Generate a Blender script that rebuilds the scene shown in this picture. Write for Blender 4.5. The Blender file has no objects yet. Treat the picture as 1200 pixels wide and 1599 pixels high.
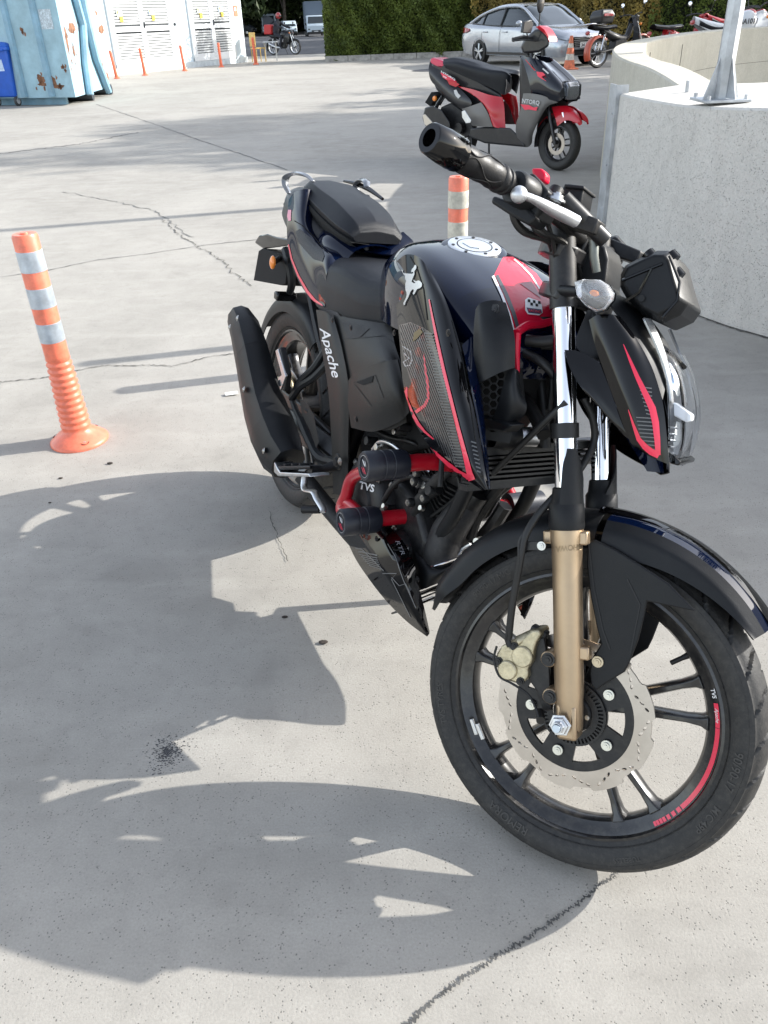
import bpy, bmesh, math, random
from math import radians as rad, sin, cos, pi
from mathutils import Vector as V, Matrix
from mathutils.bvhtree import BVHTree
random.seed(7)
sc = bpy.context.scene
COL = sc.collection
# ------------------------------------------------------------------ camera
FPX, PITCH, ROLL, CH = 1253.55, 0.553668, -0.036864, 1.30858
F_ = V((0, cos(PITCH), -sin(PITCH))); R_ = V((1, 0, 0)); U_ = R_.cross(F_)
R2 = R_*cos(ROLL) + U_*sin(ROLL); U2 = -R_*sin(ROLL) + U_*cos(ROLL)
CAM = V((0, 0, CH))
cd = bpy.data.cameras.new('camera'); co = bpy.data.objects.new('camera', cd); COL.objects.link(co)
cd.sensor_fit = 'HORIZONTAL'; cd.sensor_width = 36; cd.lens = 36*FPX/1200
cd.clip_start = 0.05; cd.clip_end = 2000
mw = Matrix((R2, U2, -F_)).transposed().to_4x4(); mw.translation = CAM
co.matrix_world = mw
sc.camera = co
# ------------------------------------------------------------------ light
SUN_AZ, SUN_EL = 12.0, 27.0          # azimuth measured from +X towards +Y
w = bpy.data.worlds.new('World'); sc.world = w; w.use_nodes = True
nt = w.node_tree; sky = nt.nodes.new('ShaderNodeTexSky'); sky.sky_type = 'NISHITA'
sky.sun_disc = False; sky.sun_elevation = rad(SUN_EL); sky.sun_rotation = rad(90-SUN_AZ)
sky.air_density = 1.0; sky.dust_density = 1.2; sky.ozone_density = 1.0
hs = nt.nodes.new('ShaderNodeHueSaturation'); hs.inputs['Saturation'].default_value = .50      # hazy, whitish sky
nt.links.new(sky.outputs[0], hs.inputs['Color']); nt.links.new(hs.outputs[0], nt.nodes['Background'].inputs[0])
nt.nodes['Background'].inputs[1].default_value = 0.15
sl = bpy.data.lights.new('sun', 'SUN'); sl.energy = 3.0; sl.angle = rad(0.5); sl.color = (1, .97, .915)
so = bpy.data.objects.new('sun', sl); COL.objects.link(so)
sd = V((cos(rad(SUN_EL))*cos(rad(SUN_AZ)), cos(rad(SUN_EL))*sin(rad(SUN_AZ)), sin(rad(SUN_EL))))
so.rotation_euler = sd.to_track_quat('Z', 'Y').to_euler(); so.location = sd*30
vs = sc.view_settings; vs.view_transform = 'Standard'; vs.look = 'None'; vs.gamma = 1
vs.use_curve_mapping = False; vs.exposure = 1.44
sc.render.engine = 'CYCLES'

# ------------------------------------------------------------------ pixel helpers (photo pixels, 1200 x 1599)
def ray(u, v): return F_ + R2*((u-600)/FPX) - U2*((v-800)/FPX)
def G(u, v, z=0.0):
    d = ray(u, v); return CAM + d*((z-CH)/d.z)
class Frame:
    def __init__(s, M): s.M = M.copy(); s.I = M.inverted()
    def p(s, u, v, y):
        o = s.I @ CAM; d = s.I.to_3x3() @ ray(u, v)
        return o + d*((y-o.y)/d.y)
    def x(s, u, v, x):
        o = s.I @ CAM; d = s.I.to_3x3() @ ray(u, v)
        return o + d*((x-o.x)/d.x)

# ------------------------------------------------------------------ materials
MATS = {}
def mat(name, col, rough=.5, metal=0., coat=0., var=0., vs_=6., bump=0., bs=60., trans=0., emis=None, dust=0., spec=.5, col2=None, aniso=0):
    if name in MATS: return MATS[name]
    m = bpy.data.materials.new(name); m.use_nodes = True; t = m.node_tree; b = t.nodes['Principled BSDF']
    b.inputs['Base Color'].default_value = (*col, 1); b.inputs['Roughness'].default_value = rough
    b.inputs['Metallic'].default_value = metal; b.inputs['Coat Weight'].default_value = coat
    b.inputs['Coat Roughness'].default_value = .03
    b.inputs['Specular IOR Level'].default_value = spec
    b.inputs['Transmission Weight'].default_value = trans
    if var or bump or dust or col2:
        tc = t.nodes.new('ShaderNodeTexCoord')
        n = t.nodes.new('ShaderNodeTexNoise'); n.inputs['Scale'].default_value = vs_; n.inputs['Detail'].default_value = 6
        n.inputs['Roughness'].default_value = .65
        t.links.new(tc.outputs['Object'], n.inputs['Vector'])
        c2 = col2 or tuple(min(1, c*(1+var*1.6)+var*.012) for c in col)
        c1 = tuple(c*(1-var) for c in col)
        r = t.nodes.new('ShaderNodeValToRGB'); r.color_ramp.elements[0].position = .36; r.color_ramp.elements[1].position = .68
        r.color_ramp.elements[0].color = (*c1, 1); r.color_ramp.elements[1].color = (*c2, 1)
        t.links.new(n.outputs[0], r.inputs[0]); out = r.outputs[0]
        if dust:
            n2 = t.nodes.new('ShaderNodeTexNoise'); n2.inputs['Scale'].default_value = vs_*3.1; n2.inputs['Detail'].default_value = 8
            n2.inputs['Roughness'].default_value = .75
            t.links.new(tc.outputs['Object'], n2.inputs['Vector'])
            mr = t.nodes.new('ShaderNodeMapRange'); mr.inputs[1].default_value = .45; mr.inputs[2].default_value = .75
            mr.inputs[4].default_value = dust; t.links.new(n2.outputs[0], mr.inputs[0])
            mx = t.nodes.new('ShaderNodeMixRGB'); mx.inputs[2].default_value = (.30, .27, .22, 1)
            t.links.new(mr.outputs[0], mx.inputs[0]); t.links.new(out, mx.inputs[1]); out = mx.outputs[0]
        t.links.new(out, b.inputs['Base Color'])
        rr = t.nodes.new('ShaderNodeMapRange'); rr.inputs[3].default_value = max(0, rough-.08*(1 if var or dust else 0)); rr.inputs[4].default_value = min(1, rough+.12)
        t.links.new(n.outputs[0], rr.inputs[0]); t.links.new(rr.outputs[0], b.inputs['Roughness'])
        if bump:
            n3 = t.nodes.new('ShaderNodeTexNoise'); n3.inputs['Scale'].default_value = bs; n3.inputs['Detail'].default_value = 4
            t.links.new(tc.outputs['Object'], n3.inputs['Vector'])
            bp = t.nodes.new('ShaderNodeBump'); bp.inputs['Strength'].default_value = bump; bp.inputs['Distance'].default_value = .002
            t.links.new(n3.outputs[0], bp.inputs['Height']); t.links.new(bp.outputs[0], b.inputs['Normal'])
    if emis:
        b.inputs['Emission Color'].default_value = (*emis[:3], 1); b.inputs['Emission Strength'].default_value = emis[3]
    MATS[name] = m; return m

# ------------------------------------------------------------------ mesh builder
def cr(pts, n, closed=False):
    """Catmull-Rom resample of a list of Vectors, n samples in all."""
    P = [V(p) for p in pts]; m = len(P); out = []
    segs = m if closed else m-1
    for i in range(n):
        t = i/(n if closed else n-1)*segs; k = min(int(t), segs-1); f = t-k
        if closed: a, b, c, d = P[(k-1) % m], P[k], P[(k+1) % m], P[(k+2) % m]
        else: a, b, c, d = P[max(k-1, 0)], P[k], P[min(k+1, m-1)], P[min(k+2, m-1)]
        if not closed and k == 0: a = b*2-c
        if not closed and k == segs-1: d = c*2-b
        out.append(.5*((2*b)+(c-a)*f+(2*a-5*b+4*c-d)*f*f+(3*b-a-3*c+d)*f**3))
    return out
def lin(pts, n):
    P = [V(p) for p in pts]; L = [0]
    for a, b in zip(P, P[1:]): L.append(L[-1]+(b-a).length)
    out = []
    for i in range(n):
        s = L[-1]*i/(n-1); k = 0
        while k < len(P)-2 and L[k+1] < s: k += 1
        d = L[k+1]-L[k]; out.append(P[k].lerp(P[k+1], 0 if d == 0 else (s-L[k])/d))
    return out
class MB:
    def __init__(s): s.v = []; s.f = []
    def add(s, vs, fs):
        o = len(s.v); s.v += [V(a) for a in vs]; s.f += [tuple(i+o for i in f) for f in fs]; return s
    def box(s, c, d, R=None, taper=1.0):
        c = V(c); h = V(d)/2; vs = []
        for z in (-1, 1):
            k = taper if z > 0 else 1
            for x, y in ((-1, -1), (1, -1), (1, 1), (-1, 1)):
                p = V((x*h.x*k, y*h.y*k, z*h.z)); vs.append(c+(R @ p if R else p))
        return s.add(vs, [(3, 2, 1, 0), (4, 5, 6, 7), (0, 1, 5, 4), (1, 2, 6, 5), (2, 3, 7, 6), (3, 0, 4, 7)])
    def rings(s, rings, caps=(True, True), close=True):
        n = len(rings[0]); o = len(s.v)
        for r in rings: s.v += [V(p) for p in r]
        for i in range(len(rings)-1):
            for j in range(n if close else n-1):
                k = (j+1) % n; a = o+i*n
                s.f.append((a+j, a+k, a+n+k, a+n+j))
        if caps[0]: s.f.append(tuple(o+j for j in reversed(range(n))))
        if caps[1]: s.f.append(tuple(o+(len(rings)-1)*n+j for j in range(n)))
        return s
    def tube(s, pts, r, seg=12, caps=(True, True), smooth=0, sq=1.0, up=None):
        P = [V(p) for p in pts]; rs = r if isinstance(r, (list, tuple)) else [r]*len(P)
        if smooth:
            rs = [q.x for q in lin([V((a, 0, i)) for i, a in enumerate(rs)], smooth)] if len(set(rs)) > 1 else [rs[0]]*smooth
            P = cr(P, smooth)
        rings = []; up = V(up) if up else None
        t0 = (P[1]-P[0]).normalized()
        n = up if up else (V((0, 0, 1)) if abs(t0.z) < .9 else V((0, 1, 0)))
        n = (n-t0*n.dot(t0)).normalized()
        for i, p in enumerate(P):
            t = (P[min(i+1, len(P)-1)]-P[max(i-1, 0)]).normalized()
            n = (n-t*n.dot(t)).normalized(); b = t.cross(n)
            rings.append([p+(n*cos(a)*sq+b*sin(a))*rs[i] for a in [2*pi*k/seg for k in range(seg)]])
        return s.rings(rings, caps)
    def cyl(s, a, b, r, r2=None, seg=16, caps=(True, True)):
        return s.tube([a, b], [r, r if r2 is None else r2], seg, caps)
    def lathe(s, prof, origin, axis, seg=32, caps=(False, False), ref=None, a0=0, a1=2*pi):
        """prof: (radius, distance along axis)"""
        ax = V(axis).normalized(); o = V(origin)
        n = V(ref) if ref else (V((0, 0, 1)) if abs(ax.z) < .9 else V((1, 0, 0)))
        n = (n-ax*n.dot(ax)).normalized(); b = ax.cross(n); full = abs(a1-a0-2*pi) < 1e-6
        rings = []
        for r, h in prof:
            rings.append([o+ax*h+(n*cos(t)+b*sin(t))*r for t in [a0+(a1-a0)*k/(seg if full else seg-1) for k in range(seg)]])
        return s.rings(rings, caps, close=full)
    def prism(s, pts, off):
        P = [V(p) for p in pts]; n = len(P); off = V(off)
        s.add(P+[p+off for p in P], [tuple(range(n)), tuple(reversed(range(n, 2*n)))]+[(i, i+n, (i+1) % n+n, (i+1) % n) for i in range(n)])
        return s
    def grid(s, rows, close=False):
        n = len(rows[0]); o = len(s.v)
        for r in rows: s.v += [V(p) for p in r]
        for i in range(len(rows)-1):
            for j in range(n if close else n-1):
                k = (j+1) % n; a = o+i*n; s.f.append((a+j, a+k, a+n+k, a+n+j))
        return s
    def surf(s, rows, nu, nv, lu=False, lv=False):
        """smooth surface through control rows; nu samples across rows, nv along each row"""
        R = [(lin if lv else cr)(r, nv) for r in rows]
        C = [(lin if lu else cr)([R[i][j] for i in range(len(R))], nu) for j in range(nv)]
        return s.grid([[C[j][i] for j in range(nv)] for i in range(nu)])
    def ball(s, c, r, seg=12, rings=8, sx=1, sy=1, sz=1):
        c = V(c); rr = []
        for i in range(1, rings):
            a = pi*i/rings; rr.append([c+V((r*sx*sin(a)*cos(t), r*sy*sin(a)*sin(t), r*sz*cos(a))) for t in [2*pi*k/seg for k in range(seg)]])
        o = len(s.v); s.rings(rr, (False, False)); s.v += [c+V((0, 0, r*sz)), c-V((0, 0, r*sz))]; k = len(s.v)
        for j in range(seg):
            s.f.append((o+(j+1) % seg, o+j, k-2)); l = o+(rings-2)*seg; s.f.append((l+j, l+(j+1) % seg, k-1))
        return s
    def mirror(s):
        n = len(s.v); s.v += [V((p.x, -p.y, p.z)) for p in s.v]; s.f += [tuple(i+n for i in reversed(f)) for f in s.f]; return s
    def mesh(s, name, m, smooth=40, xf=None, fix=True):
        me = bpy.data.meshes.new(name)
        me.from_pydata([(xf @ p if xf else p) for p in s.v], [], s.f)
        if fix or smooth:
            bm = bmesh.new(); bm.from_mesh(me)
            if fix: bmesh.ops.recalc_face_normals(bm, faces=bm.faces)
            if smooth:
                for f in bm.faces: f.smooth = True
                th = rad(smooth)
                for e in bm.edges: e.smooth = not (len(e.link_faces) != 2 or e.calc_face_angle(0) > th)
            bm.to_mesh(me); bm.free()
        if m: me.materials.append(m)
        return me
    def build(s, name, m, parent=None, smooth=40, xf=None, bevel=0, solid=0, sub=0, fix=True, seg=2, off=-1, ang=35):
        o = bpy.data.objects.new(name, s.mesh(name, m, smooth, xf, fix)); COL.objects.link(o)
        if parent: o.parent = parent
        if solid:
            d = o.modifiers.new('s', 'SOLIDIFY'); d.thickness = solid; d.offset = off
        if bevel:
            d = o.modifiers.new('b', 'BEVEL'); d.width = bevel; d.segments = seg; d.limit_method = 'ANGLE'; d.angle_limit = rad(ang); d.harden_normals = False
        if sub:
            d = o.modifiers.new('u', 'SUBSURF'); d.levels = d.render_levels = sub
        return o
def tag(o, label=None, cat=None, group=None, kind=None):
    if label: o['label'] = label
    if cat: o['category'] = cat
    if group: o['group'] = group
    if kind: o['kind'] = kind
    return o
def empty(name, M=None, label=None, cat=None, group=None):
    o = bpy.data.objects.new(name, None); COL.objects.link(o)
    if M is not None: o.matrix_world = M
    o.empty_display_size = .1
    return tag(o, label, cat, group)
def copy_thing(o, label=None, parent=None, M=None):
    c = o.copy(); COL.objects.link(c)
    if parent: c.parent = parent
    elif M is not None: c.matrix_world = M
    if label: c['label'] = label
    for ch in list(o.children): copy_thing(ch, parent=c)
    return c
def Rz(a): return Matrix.Rotation(a, 4, 'Z')
def T(x, y, z=0): return Matrix.Translation((x, y, z))

# ------------------------------------------------------------------ decals laid on real surfaces (in a local frame)
def bvh(o):
    bm = bmesh.new(); dg = bpy.context.evaluated_depsgraph_get(); bm.from_object(o, dg); t = BVHTree.FromBMesh(bm); bm.free(); return t
def text2d(s, size=1.0, shear=0., bold=0.):
    c = bpy.data.curves.new('t', 'FONT'); c.body = s; c.size = size; c.shear = shear; c.offset = bold; c.resolution_u = 3
    o = bpy.data.objects.new('t', c); COL.objects.link(o)
    dg = bpy.context.evaluated_depsgraph_get(); me = bpy.data.meshes.new_from_object(o.evaluated_get(dg))
    vs = [(v.co.x, v.co.y) for v in me.vertices]; fs = [tuple(p.vertices) for p in me.polygons]
    bpy.data.objects.remove(o); bpy.data.curves.remove(c); bpy.data.meshes.remove(me)
    return vs, fs
def drape(name, vs, fs, m, parent, tree, fr, y0=0, lift=.0012, xf=None, edge=.0, dx=None):
    """vs in photo pixels; each is sent onto the surface 'tree' (coordinates of the frame fr)."""
    bm = bmesh.new(); B = [bm.verts.new((a, b, 0)) for a, b in vs]
    for f in fs:
        try: bm.faces.new([B[i] for i in f])
        except ValueError: pass
    if edge:
        bmesh.ops.triangulate(bm, faces=bm.faces)
        for _ in range(6):
            L = [e for e in bm.edges if e.calc_length() > edge]
            if not L: break
            bmesh.ops.subdivide_edges(bm, edges=L, cuts=1); bmesh.ops.triangulate(bm, faces=bm.faces)
    o = fr.I @ CAM; R3 = fr.I.to_3x3(); out = []
    for q in bm.verts:
        d = (R3 @ ray(q.co.x, q.co.y)).normalized(); h = tree.ray_cast(o, d) if tree else (None,)*4
        if h[0] is None:
            p = o+d*((y0-o.y)/d.y)
            if tree:
                best = min((tree.find_nearest(o+d*(.7+.03*k)) for k in range(60)), key=lambda h_: h_[3]); p = best[0]
            p = p-d*lift
        else:
            n = h[1] if h[1].dot(d) < 0 else -h[1]
            p = h[0]+n*lift*.6-d*lift*.6
        out.append(p)
    b = MB(); bm.verts.index_update(); b.add(out, [tuple(q.index for q in f.verts) for f in bm.faces]); bm.free()
    return b.build(name, m, parent, smooth=0, xf=xf, fix=False)
def strip2d(pts, w):
    """polyline in pixels with a width (or widths) -> quads"""
    P = [V((a, b, 0)) for a, b in pts]; ws = w if isinstance(w, (list, tuple)) else [w]*len(P); vs = []
    for i, p in enumerate(P):
        t = (P[min(i+1, len(P)-1)]-P[max(i-1, 0)]).normalized(); n = V((-t.y, t.x, 0))
        vs += [tuple((p+n*ws[i]/2)[:2]), tuple((p-n*ws[i]/2)[:2])]
    return vs, [(2*i, 2*i+1, 2*i+3, 2*i+2) for i in range(len(P)-1)]
def place2d(t, org, xd, yd):
    """put text2d in pixels: org + x*xd + y*yd"""
    return [(org[0]+a*xd[0]+b*yd[0], org[1]+a*xd[1]+b*yd[1]) for a, b in t[0]], t[1]
# ================================================================== GROUND
def concrete_mat(name, c_lo, c_hi, speck=.5, bump=.35, fine=220):
    m = bpy.data.materials.new(name); m.use_nodes = True; t = m.node_tree; b = t.nodes['Principled BSDF']; L = t.links.new
    tc = t.nodes.new('ShaderNodeTexCoord')
    def noise(s, d=8, r=.6, dist=0):
        n = t.nodes.new('ShaderNodeTexNoise'); n.inputs['Scale'].default_value = s; n.inputs['Detail'].default_value = d
        n.inputs['Roughness'].default_value = r; n.inputs['Distortion'].default_value = dist; L(tc.outputs['Object'], n.inputs['Vector']); return n.outputs[0]
    def ramp(i, a, b_, ca=0, cb=1):
        r = t.nodes.new('ShaderNodeMapRange'); r.inputs[1].default_value = a; r.inputs[2].default_value = b_; r.inputs[3].default_value = ca; r.inputs[4].default_value = cb
        L(i, r.inputs[0]); return r.outputs[0]
    def mix(f, a, b_, ty='MIX'):
        x = t.nodes.new('ShaderNodeMixRGB'); x.blend_type = ty
        if isinstance(f, float): x.inputs[0].default_value = f
        else: L(f, x.inputs[0])
        for k, q in ((1, a), (2, b_)):
            if isinstance(q, tuple): x.inputs[k].default_value = (*q, 1)
            else: L(q, x.inputs[k])
        return x.outputs[0]
    big = ramp(noise(.55, 6, .6, .6), .38, .64)
    c = mix(big, c_lo, c_hi)
    med = ramp(noise(5, 8, .68, .4), .36, .7, 0, .55)
    c = mix(med, c, tuple(min(1, x*1.13) for x in c_hi))
    blot = ramp(noise(2.3, 5, .5, 1.2), .60, .74, 0, .30)
    c = mix(blot, c, tuple(x*.66 for x in c_lo))
    wipe = t.nodes.new('ShaderNodeMapping'); wipe.inputs['Scale'].default_value = (1.2, 6, 1); wipe.inputs['Rotation'].default_value = (0, 0, .5)
    L(tc.outputs['Object'], wipe.inputs['Vector']); n5 = t.nodes.new('ShaderNodeTexNoise'); n5.inputs['Scale'].default_value = 1.6; n5.inputs['Detail'].default_value = 7
    L(wipe.outputs[0], n5.inputs['Vector']); c = mix(ramp(n5.outputs[0], .50, .75, 0, .35), c, tuple(min(1, x*1.25) for x in c_hi))
    grain = noise(fine, 4, .7); c = mix(ramp(noise(14, 6, .7, .3), .52, .72, 0, .28), c, tuple(x*.72 for x in c_lo))
    c = mix(ramp(grain, .3, .7, 0, .42), c, tuple(x*.7 for x in c_lo))
    # dark grit: small pits
    vo = t.nodes.new('ShaderNodeTexVoronoi'); vo.inputs['Scale'].default_value = 150; L(tc.outputs['Object'], vo.inputs['Vector'])
    pit = ramp(vo.outputs['Distance'], .12, .26, 1, 0)
    gate = ramp(noise(40, 2, .5), .46, .56)
    mm = t.nodes.new('ShaderNodeMath'); mm.operation = 'MULTIPLY'; L(pit, mm.inputs[0]); L(gate, mm.inputs[1])
    m2 = t.nodes.new('ShaderNodeMath'); m2.operation = 'MULTIPLY'; L(mm.outputs[0], m2.inputs[0]); m2.inputs[1].default_value = speck
    c = mix(m2.outputs[0], c, (.045, .043, .04))
    vo2 = t.nodes.new('ShaderNodeTexVoronoi'); vo2.inputs['Scale'].default_value = 27; vo2.inputs['Randomness'].default_value = 1; L(tc.outputs['Object'], vo2.inputs['Vector'])
    sp = ramp(vo2.outputs['Distance'], .035, .10, 1, 0); g2 = ramp(noise(3.5, 2, .5), .56, .6)
    m3 = t.nodes.new('ShaderNodeMath'); m3.operation = 'MULTIPLY'; L(sp, m3.inputs[0]); L(g2, m3.inputs[1])
    m4 = t.nodes.new('ShaderNodeMath'); m4.operation = 'MULTIPLY'; L(m3.outputs[0], m4.inputs[0]); m4.inputs[1].default_value = speck*.5
    c = mix(m4.outputs[0], c, (.09, .085, .08))
    L(c, b.inputs['Base Color']); b.inputs['Roughness'].default_value = .85; b.inputs['Specular IOR Level'].default_value = .3
    bp = t.nodes.new('ShaderNodeBump'); bp.inputs['Strength'].default_value = bump; bp.inputs['Distance'].default_value = .003
    a = t.nodes.new('ShaderNodeMath'); a.operation = 'SUBTRACT'; L(grain, a.inputs[0]); L(mm.outputs[0], a.inputs[1])
    L(a.outputs[0], bp.inputs['Height']); L(bp.outputs[0], b.inputs['Normal'])
    MATS[name] = m; return m
GROUND = concrete_mat('ground_concrete', (.305, .287, .255), (.405, .383, .343), speck=.62)
WALLC = concrete_mat('wall_concrete', (.585, .562, .515), (.66, .635, .585), speck=.22, bump=1.8, fine=90)
ASPH = mat('asphalt', (.060, .062, .068), .85, var=.25, vs_=1.5)
g = MB()
xs = [-400, -60, -20, -8, -4, -2, 0, 2, 4, 8, 20, 60, 400]; ys = [-60, -10, -2, 0, 1, 2, 4, 8, 14, 22, 34, 60, 120, 600]
g.grid([[(x, y, 0) for x in xs] for y in ys])
tag(g.build('ground', GROUND, smooth=0), kind='structure')
r = MB(); r.prism([(-60, 40.5, .004), (60, 39, .004), (60, 130, .004), (-60, 130, .004)], (0, 0, -.003))
tag(r.build('road', ASPH, smooth=0), kind='structure')
# pale worn lanes seen between the tree shadows on the road
# ------------------------------------------------------------------ cracks and joints (thin sunken fillings)
CRK = mat('crack_fill', (.10, .095, .085), .95, var=.4, vs_=30); JNT = mat('joint_fill', (.15, .147, .14), .95, var=.3, vs_=20)
def crack(px, w, m, jit=.006, n=60, rag=.5, seed=1):
    rnd = random.Random(seed); P = lin([G(u, v) for u, v in px], n); vs = []
    for i, p in enumerate(P):
        t = (P[min(i+1, n-1)]-P[max(i-1, 0)]).normalized(); q = V((-t.y, t.x, 0)); c = p+q*rnd.uniform(-jit, jit)
        ww = (w if not isinstance(w, tuple) else w[0]+(w[1]-w[0])*i/(n-1))*rnd.uniform(1-rag, 1+rag)
        vs += [c+q*ww+V((0, 0, .0035)), c-q*ww+V((0, 0, .0035))]
    return tag(MB().add(vs, [(2*i, 2*i+1, 2*i+3, 2*i+2) for i in range(n-1)]).build('ground_crack', m, smooth=0), kind='structure')
crack([(985, 1352), (935, 1385), (905, 1412), (880, 1430), (800, 1482), (750, 1512), (700, 1545), (660, 1580), (628, 1610)], (.0016, .0028), mat('crack_grey', (.085, .083, .078), .95, var=.4, vs_=30), .004, 220, .9)
crack([(0, 598), (75, 590), (120, 580), (160, 572), (240, 571), (270, 573), (330, 557), (420, 548)], .0028, CRK, .006, 110, .7, 2)
crack([(255, 343), (268, 358), (290, 375), (320, 392), (345, 405), (362, 425), (395, 447)], .0032, CRK, .02, 70, .6, 3)
crack([(0, 433), (70, 424), (150, 407), (230, 397), (330, 382), (450, 370)], .004, JNT, .006, 50, .5, 4)
crack([(150, 163), (230, 190), (300, 215), (380, 242), (450, 266)], .0065, JNT, .01, 60, .4, 5)
crack([(0, 240), (60, 233), (120, 226), (215, 207)], .014, JNT, .04, 50, .7, 6)
crack([(422, 800), (428, 825), (450, 878)], .0012, CRK, .004, 24, .5, 7)
crack([(100, 300), (165, 312), (245, 330), (300, 372)], .004, JNT, .02, 50, .7, 8)
# ------------------------------------------------------------------ litter, stones, stains
dk = mat('dead_leaf', (.045, .035, .028), .9, var=.4, vs_=80)
for i, (u, v, s) in enumerate([(95, 748, .006), (172, 725, .008), (505, 1005, .009), (445, 965, .006), (78, 786, .004), (500, 340, .008)]):
    p = G(u, v); b = MB(); b.ball(p+V((0, 0, s*.45)), s, 7, 5, 1.4, .8, .45)
    tag(b.build('dead_leaf', dk), ['small dark leaf scrap on the pale concrete below the left bollard', 'dark leaf scrap on the concrete at the edge of the upper bike shadow', 'small dark twig scrap on sunlit concrete left of the belly fairing', 'tiny dark scrap in the shadow strip left of the belly fairing', 'tiny dark scrap near the left edge of the upper shadow', 'small dark scrap on the concrete behind the seat'][i], 'debris', 'scraps lying on the concrete')
p = G(362, 617); b = MB(); b.box((0, 0, 0), (.055, .028, .003), Matrix.Rotation(.2, 3, 'Z'))
b = MB().box(p+V((0, 0, .007)), (.052, .026, .002), Matrix.Rotation(.25, 3, 'Z') @ Matrix.Rotation(.08, 3, 'X'))
tag(b.build('paper_scrap', mat('paper', (.75, .74, .70), .7), smooth=0), 'small folded white paper scrap on the concrete left of the silencer', 'litter')
ST = mat('oil_residue', (.05, .05, .052), .8, var=.5, vs_=60)
rnd = random.Random(5); b = MB(); c0 = G(262, 1175)
for i in range(520):
    a = rnd.uniform(0, 2*pi); rr = abs(rnd.gauss(0, .021)); q = c0+V((cos(a)*rr*1.2, sin(a)*rr*1.5, 0)); s = rnd.uniform(.0005, .0016)
    b.ball(q+V((0, 0, .0006)), s, 5, 4, 1.5, 1, .3)
tag(b.build('tar_crumbs', ST), 'cluster of dark tar crumbs on the edge of the bike shadow', 'debris', kind='stuff')
# manhole in the yard
p = G(675, 110); MH = mat('iron_cover', (.07, .07, .075), .6, metal=.5, var=.3)
b = MB().lathe([(0, .012), (.52, .012), (.56, .003)], p, (0, 0, 1), 32)
tag(b.build('manhole_cover', MH), 'dark round manhole cover in the yard in front of the hedge', 'manhole cover')

# ================================================================== CURVED PARAPET AND NEAR WALL
near = [(1.445, 5.16), (1.455, 4.9), (1.475, 4.6), (1.50, 4.28), (1.55, 3.97), (1.655, 3.71), (1.80, 3.49), (2.36, 2.66), (3.2, 1.42), (4.5, -.5)]
ntop = [.885, .888, .893, .90, .915, .93, .94, .97, 1.0, 1.0]
back = [(1.86, 5.42), (1.95, 5.38), (2.1, 5.3), (2.3, 5.2), (2.5, 5.05), (2.75, 4.9), (3.0, 4.7), (3.7, 3.9), (4.4, 2.9), (5.6, 1.0)]
nf = cr([(x, y, z) for (x, y), z in zip(near, ntop)], 60); nb_ = cr([(x, y, z+.012) for (x, y), z in zip(back, ntop)], 60)
b = MB(); rows = []
for a, c in zip(nf, nb_):
    d = (c-a); d.z = 0; d.normalize(); lo = V((a.x, a.y, 0))
    rows.append([V((c.x, c.y, -.05)), c]+[a.lerp(c, k) for k in (.75, .5, .25)]+[a+d*.012, a-V((0, 0, .010))]+[lo+V((0, 0, a.z*k)) for k in (.75, .5, .25, .08, -.02)])
b.grid(rows); b.f.append(tuple(range(12)))
wall = tag(b.build('concrete_wall', WALLC, smooth=30), 'low rendered concrete wall in shade on the right with a thick flat top', 'wall')
ZN = mat('galvanised', (.42, .44, .46), .42, metal=.75, var=.18, vs_=9, bump=.1)
# metal edge strip at its left end
b = MB(); x0, y0 = 1.432, 5.17
b.prism([(x0-.003, y0-.005, 0), (x0-.003, y0+.135, 0), (x0-.010, y0+.135, 0), (x0-.010, y0-.012, 0), (x0+.06, y0-.012, 0), (x0+.06, y0-.005, 0)], (0, 0, .93))
b.build('edge_strip', ZN, wall, smooth=0)
b = MB(); b.prism([(1.44, 5.165, 0), (1.44, 5.30, 0), (1.86, 5.48, 0), (1.86, 5.42, 0)], (0, 0, .872)); b.build('wall_end', WALLC, wall, smooth=0, bevel=.01)
for z in (.25, .5, .78): MB().cyl((1.418, 5.2, z), (1.424, 5.2, z), .006, seg=8).build('screw', ZN, wall)
# dirt line along its foot
gr_ = mat('foot_grime', (.10, .095, .085), .95, var=.4, vs_=25); rnd = random.Random(9); vs = []
for i in range(150):
    k = i/149*43; i0 = int(k); q = nf[i0].lerp(nf[i0+1], k-i0); t = (nf[i0+1]-nf[i0]).normalized(); n = V((t.y, -t.x, 0)); n = n if n.x < 0 else -n; w_ = rnd.uniform(.002, .016)*(1.6 if rnd.random() < .2 else 1)
    vs += [V((q.x, q.y, .004))-n*.004, V((q.x, q.y, .004))+n*(.004+w_)]
tag(MB().add(vs, [(2*i, 2*i+1, 2*i+3, 2*i+2) for i in range(149)]).build('ground_crack', gr_, smooth=0), kind='structure')
# curved parapet behind
outer = [(1.86, 5.40, .895), (1.90, 5.85, .925), (1.925, 6.3, .95), (1.95, 6.9, .965), (2.02, 7.5, .985), (2.25, 8.4, 1.0), (2.75, 9.7, 1.0), (3.5, 11.1, 1.0), (4.35, 12.4, 1.0), (5.4, 13.4, 1.0), (7.0, 14.3, 1.0), (9.0, 14.9, 1.0), (12, 15.2, 1.0)]
po = cr(outer, 90); rows = []
for i, p_ in enumerate(po):
    t = (po[min(i+1, 89)]-po[max(i-1, 0)]); t.z = 0; t.normalize(); n = V((t.y, -t.x, 0)); q = p_+n*.24
    rows.append([V((p_.x, p_.y, 0)), V((p_.x, p_.y, p_.z*.5)), p_-V((0, 0, .012)), p_+n*.012, p_.lerp(q, .5), q-n*.012, q-V((0, 0, .012)), V((q.x, q.y, q.z*.66)), V((q.x, q.y, q.z*.33)), V((q.x, q.y, 0))])
b = MB().grid(rows); b.f.append(tuple(range(10)))
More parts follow.
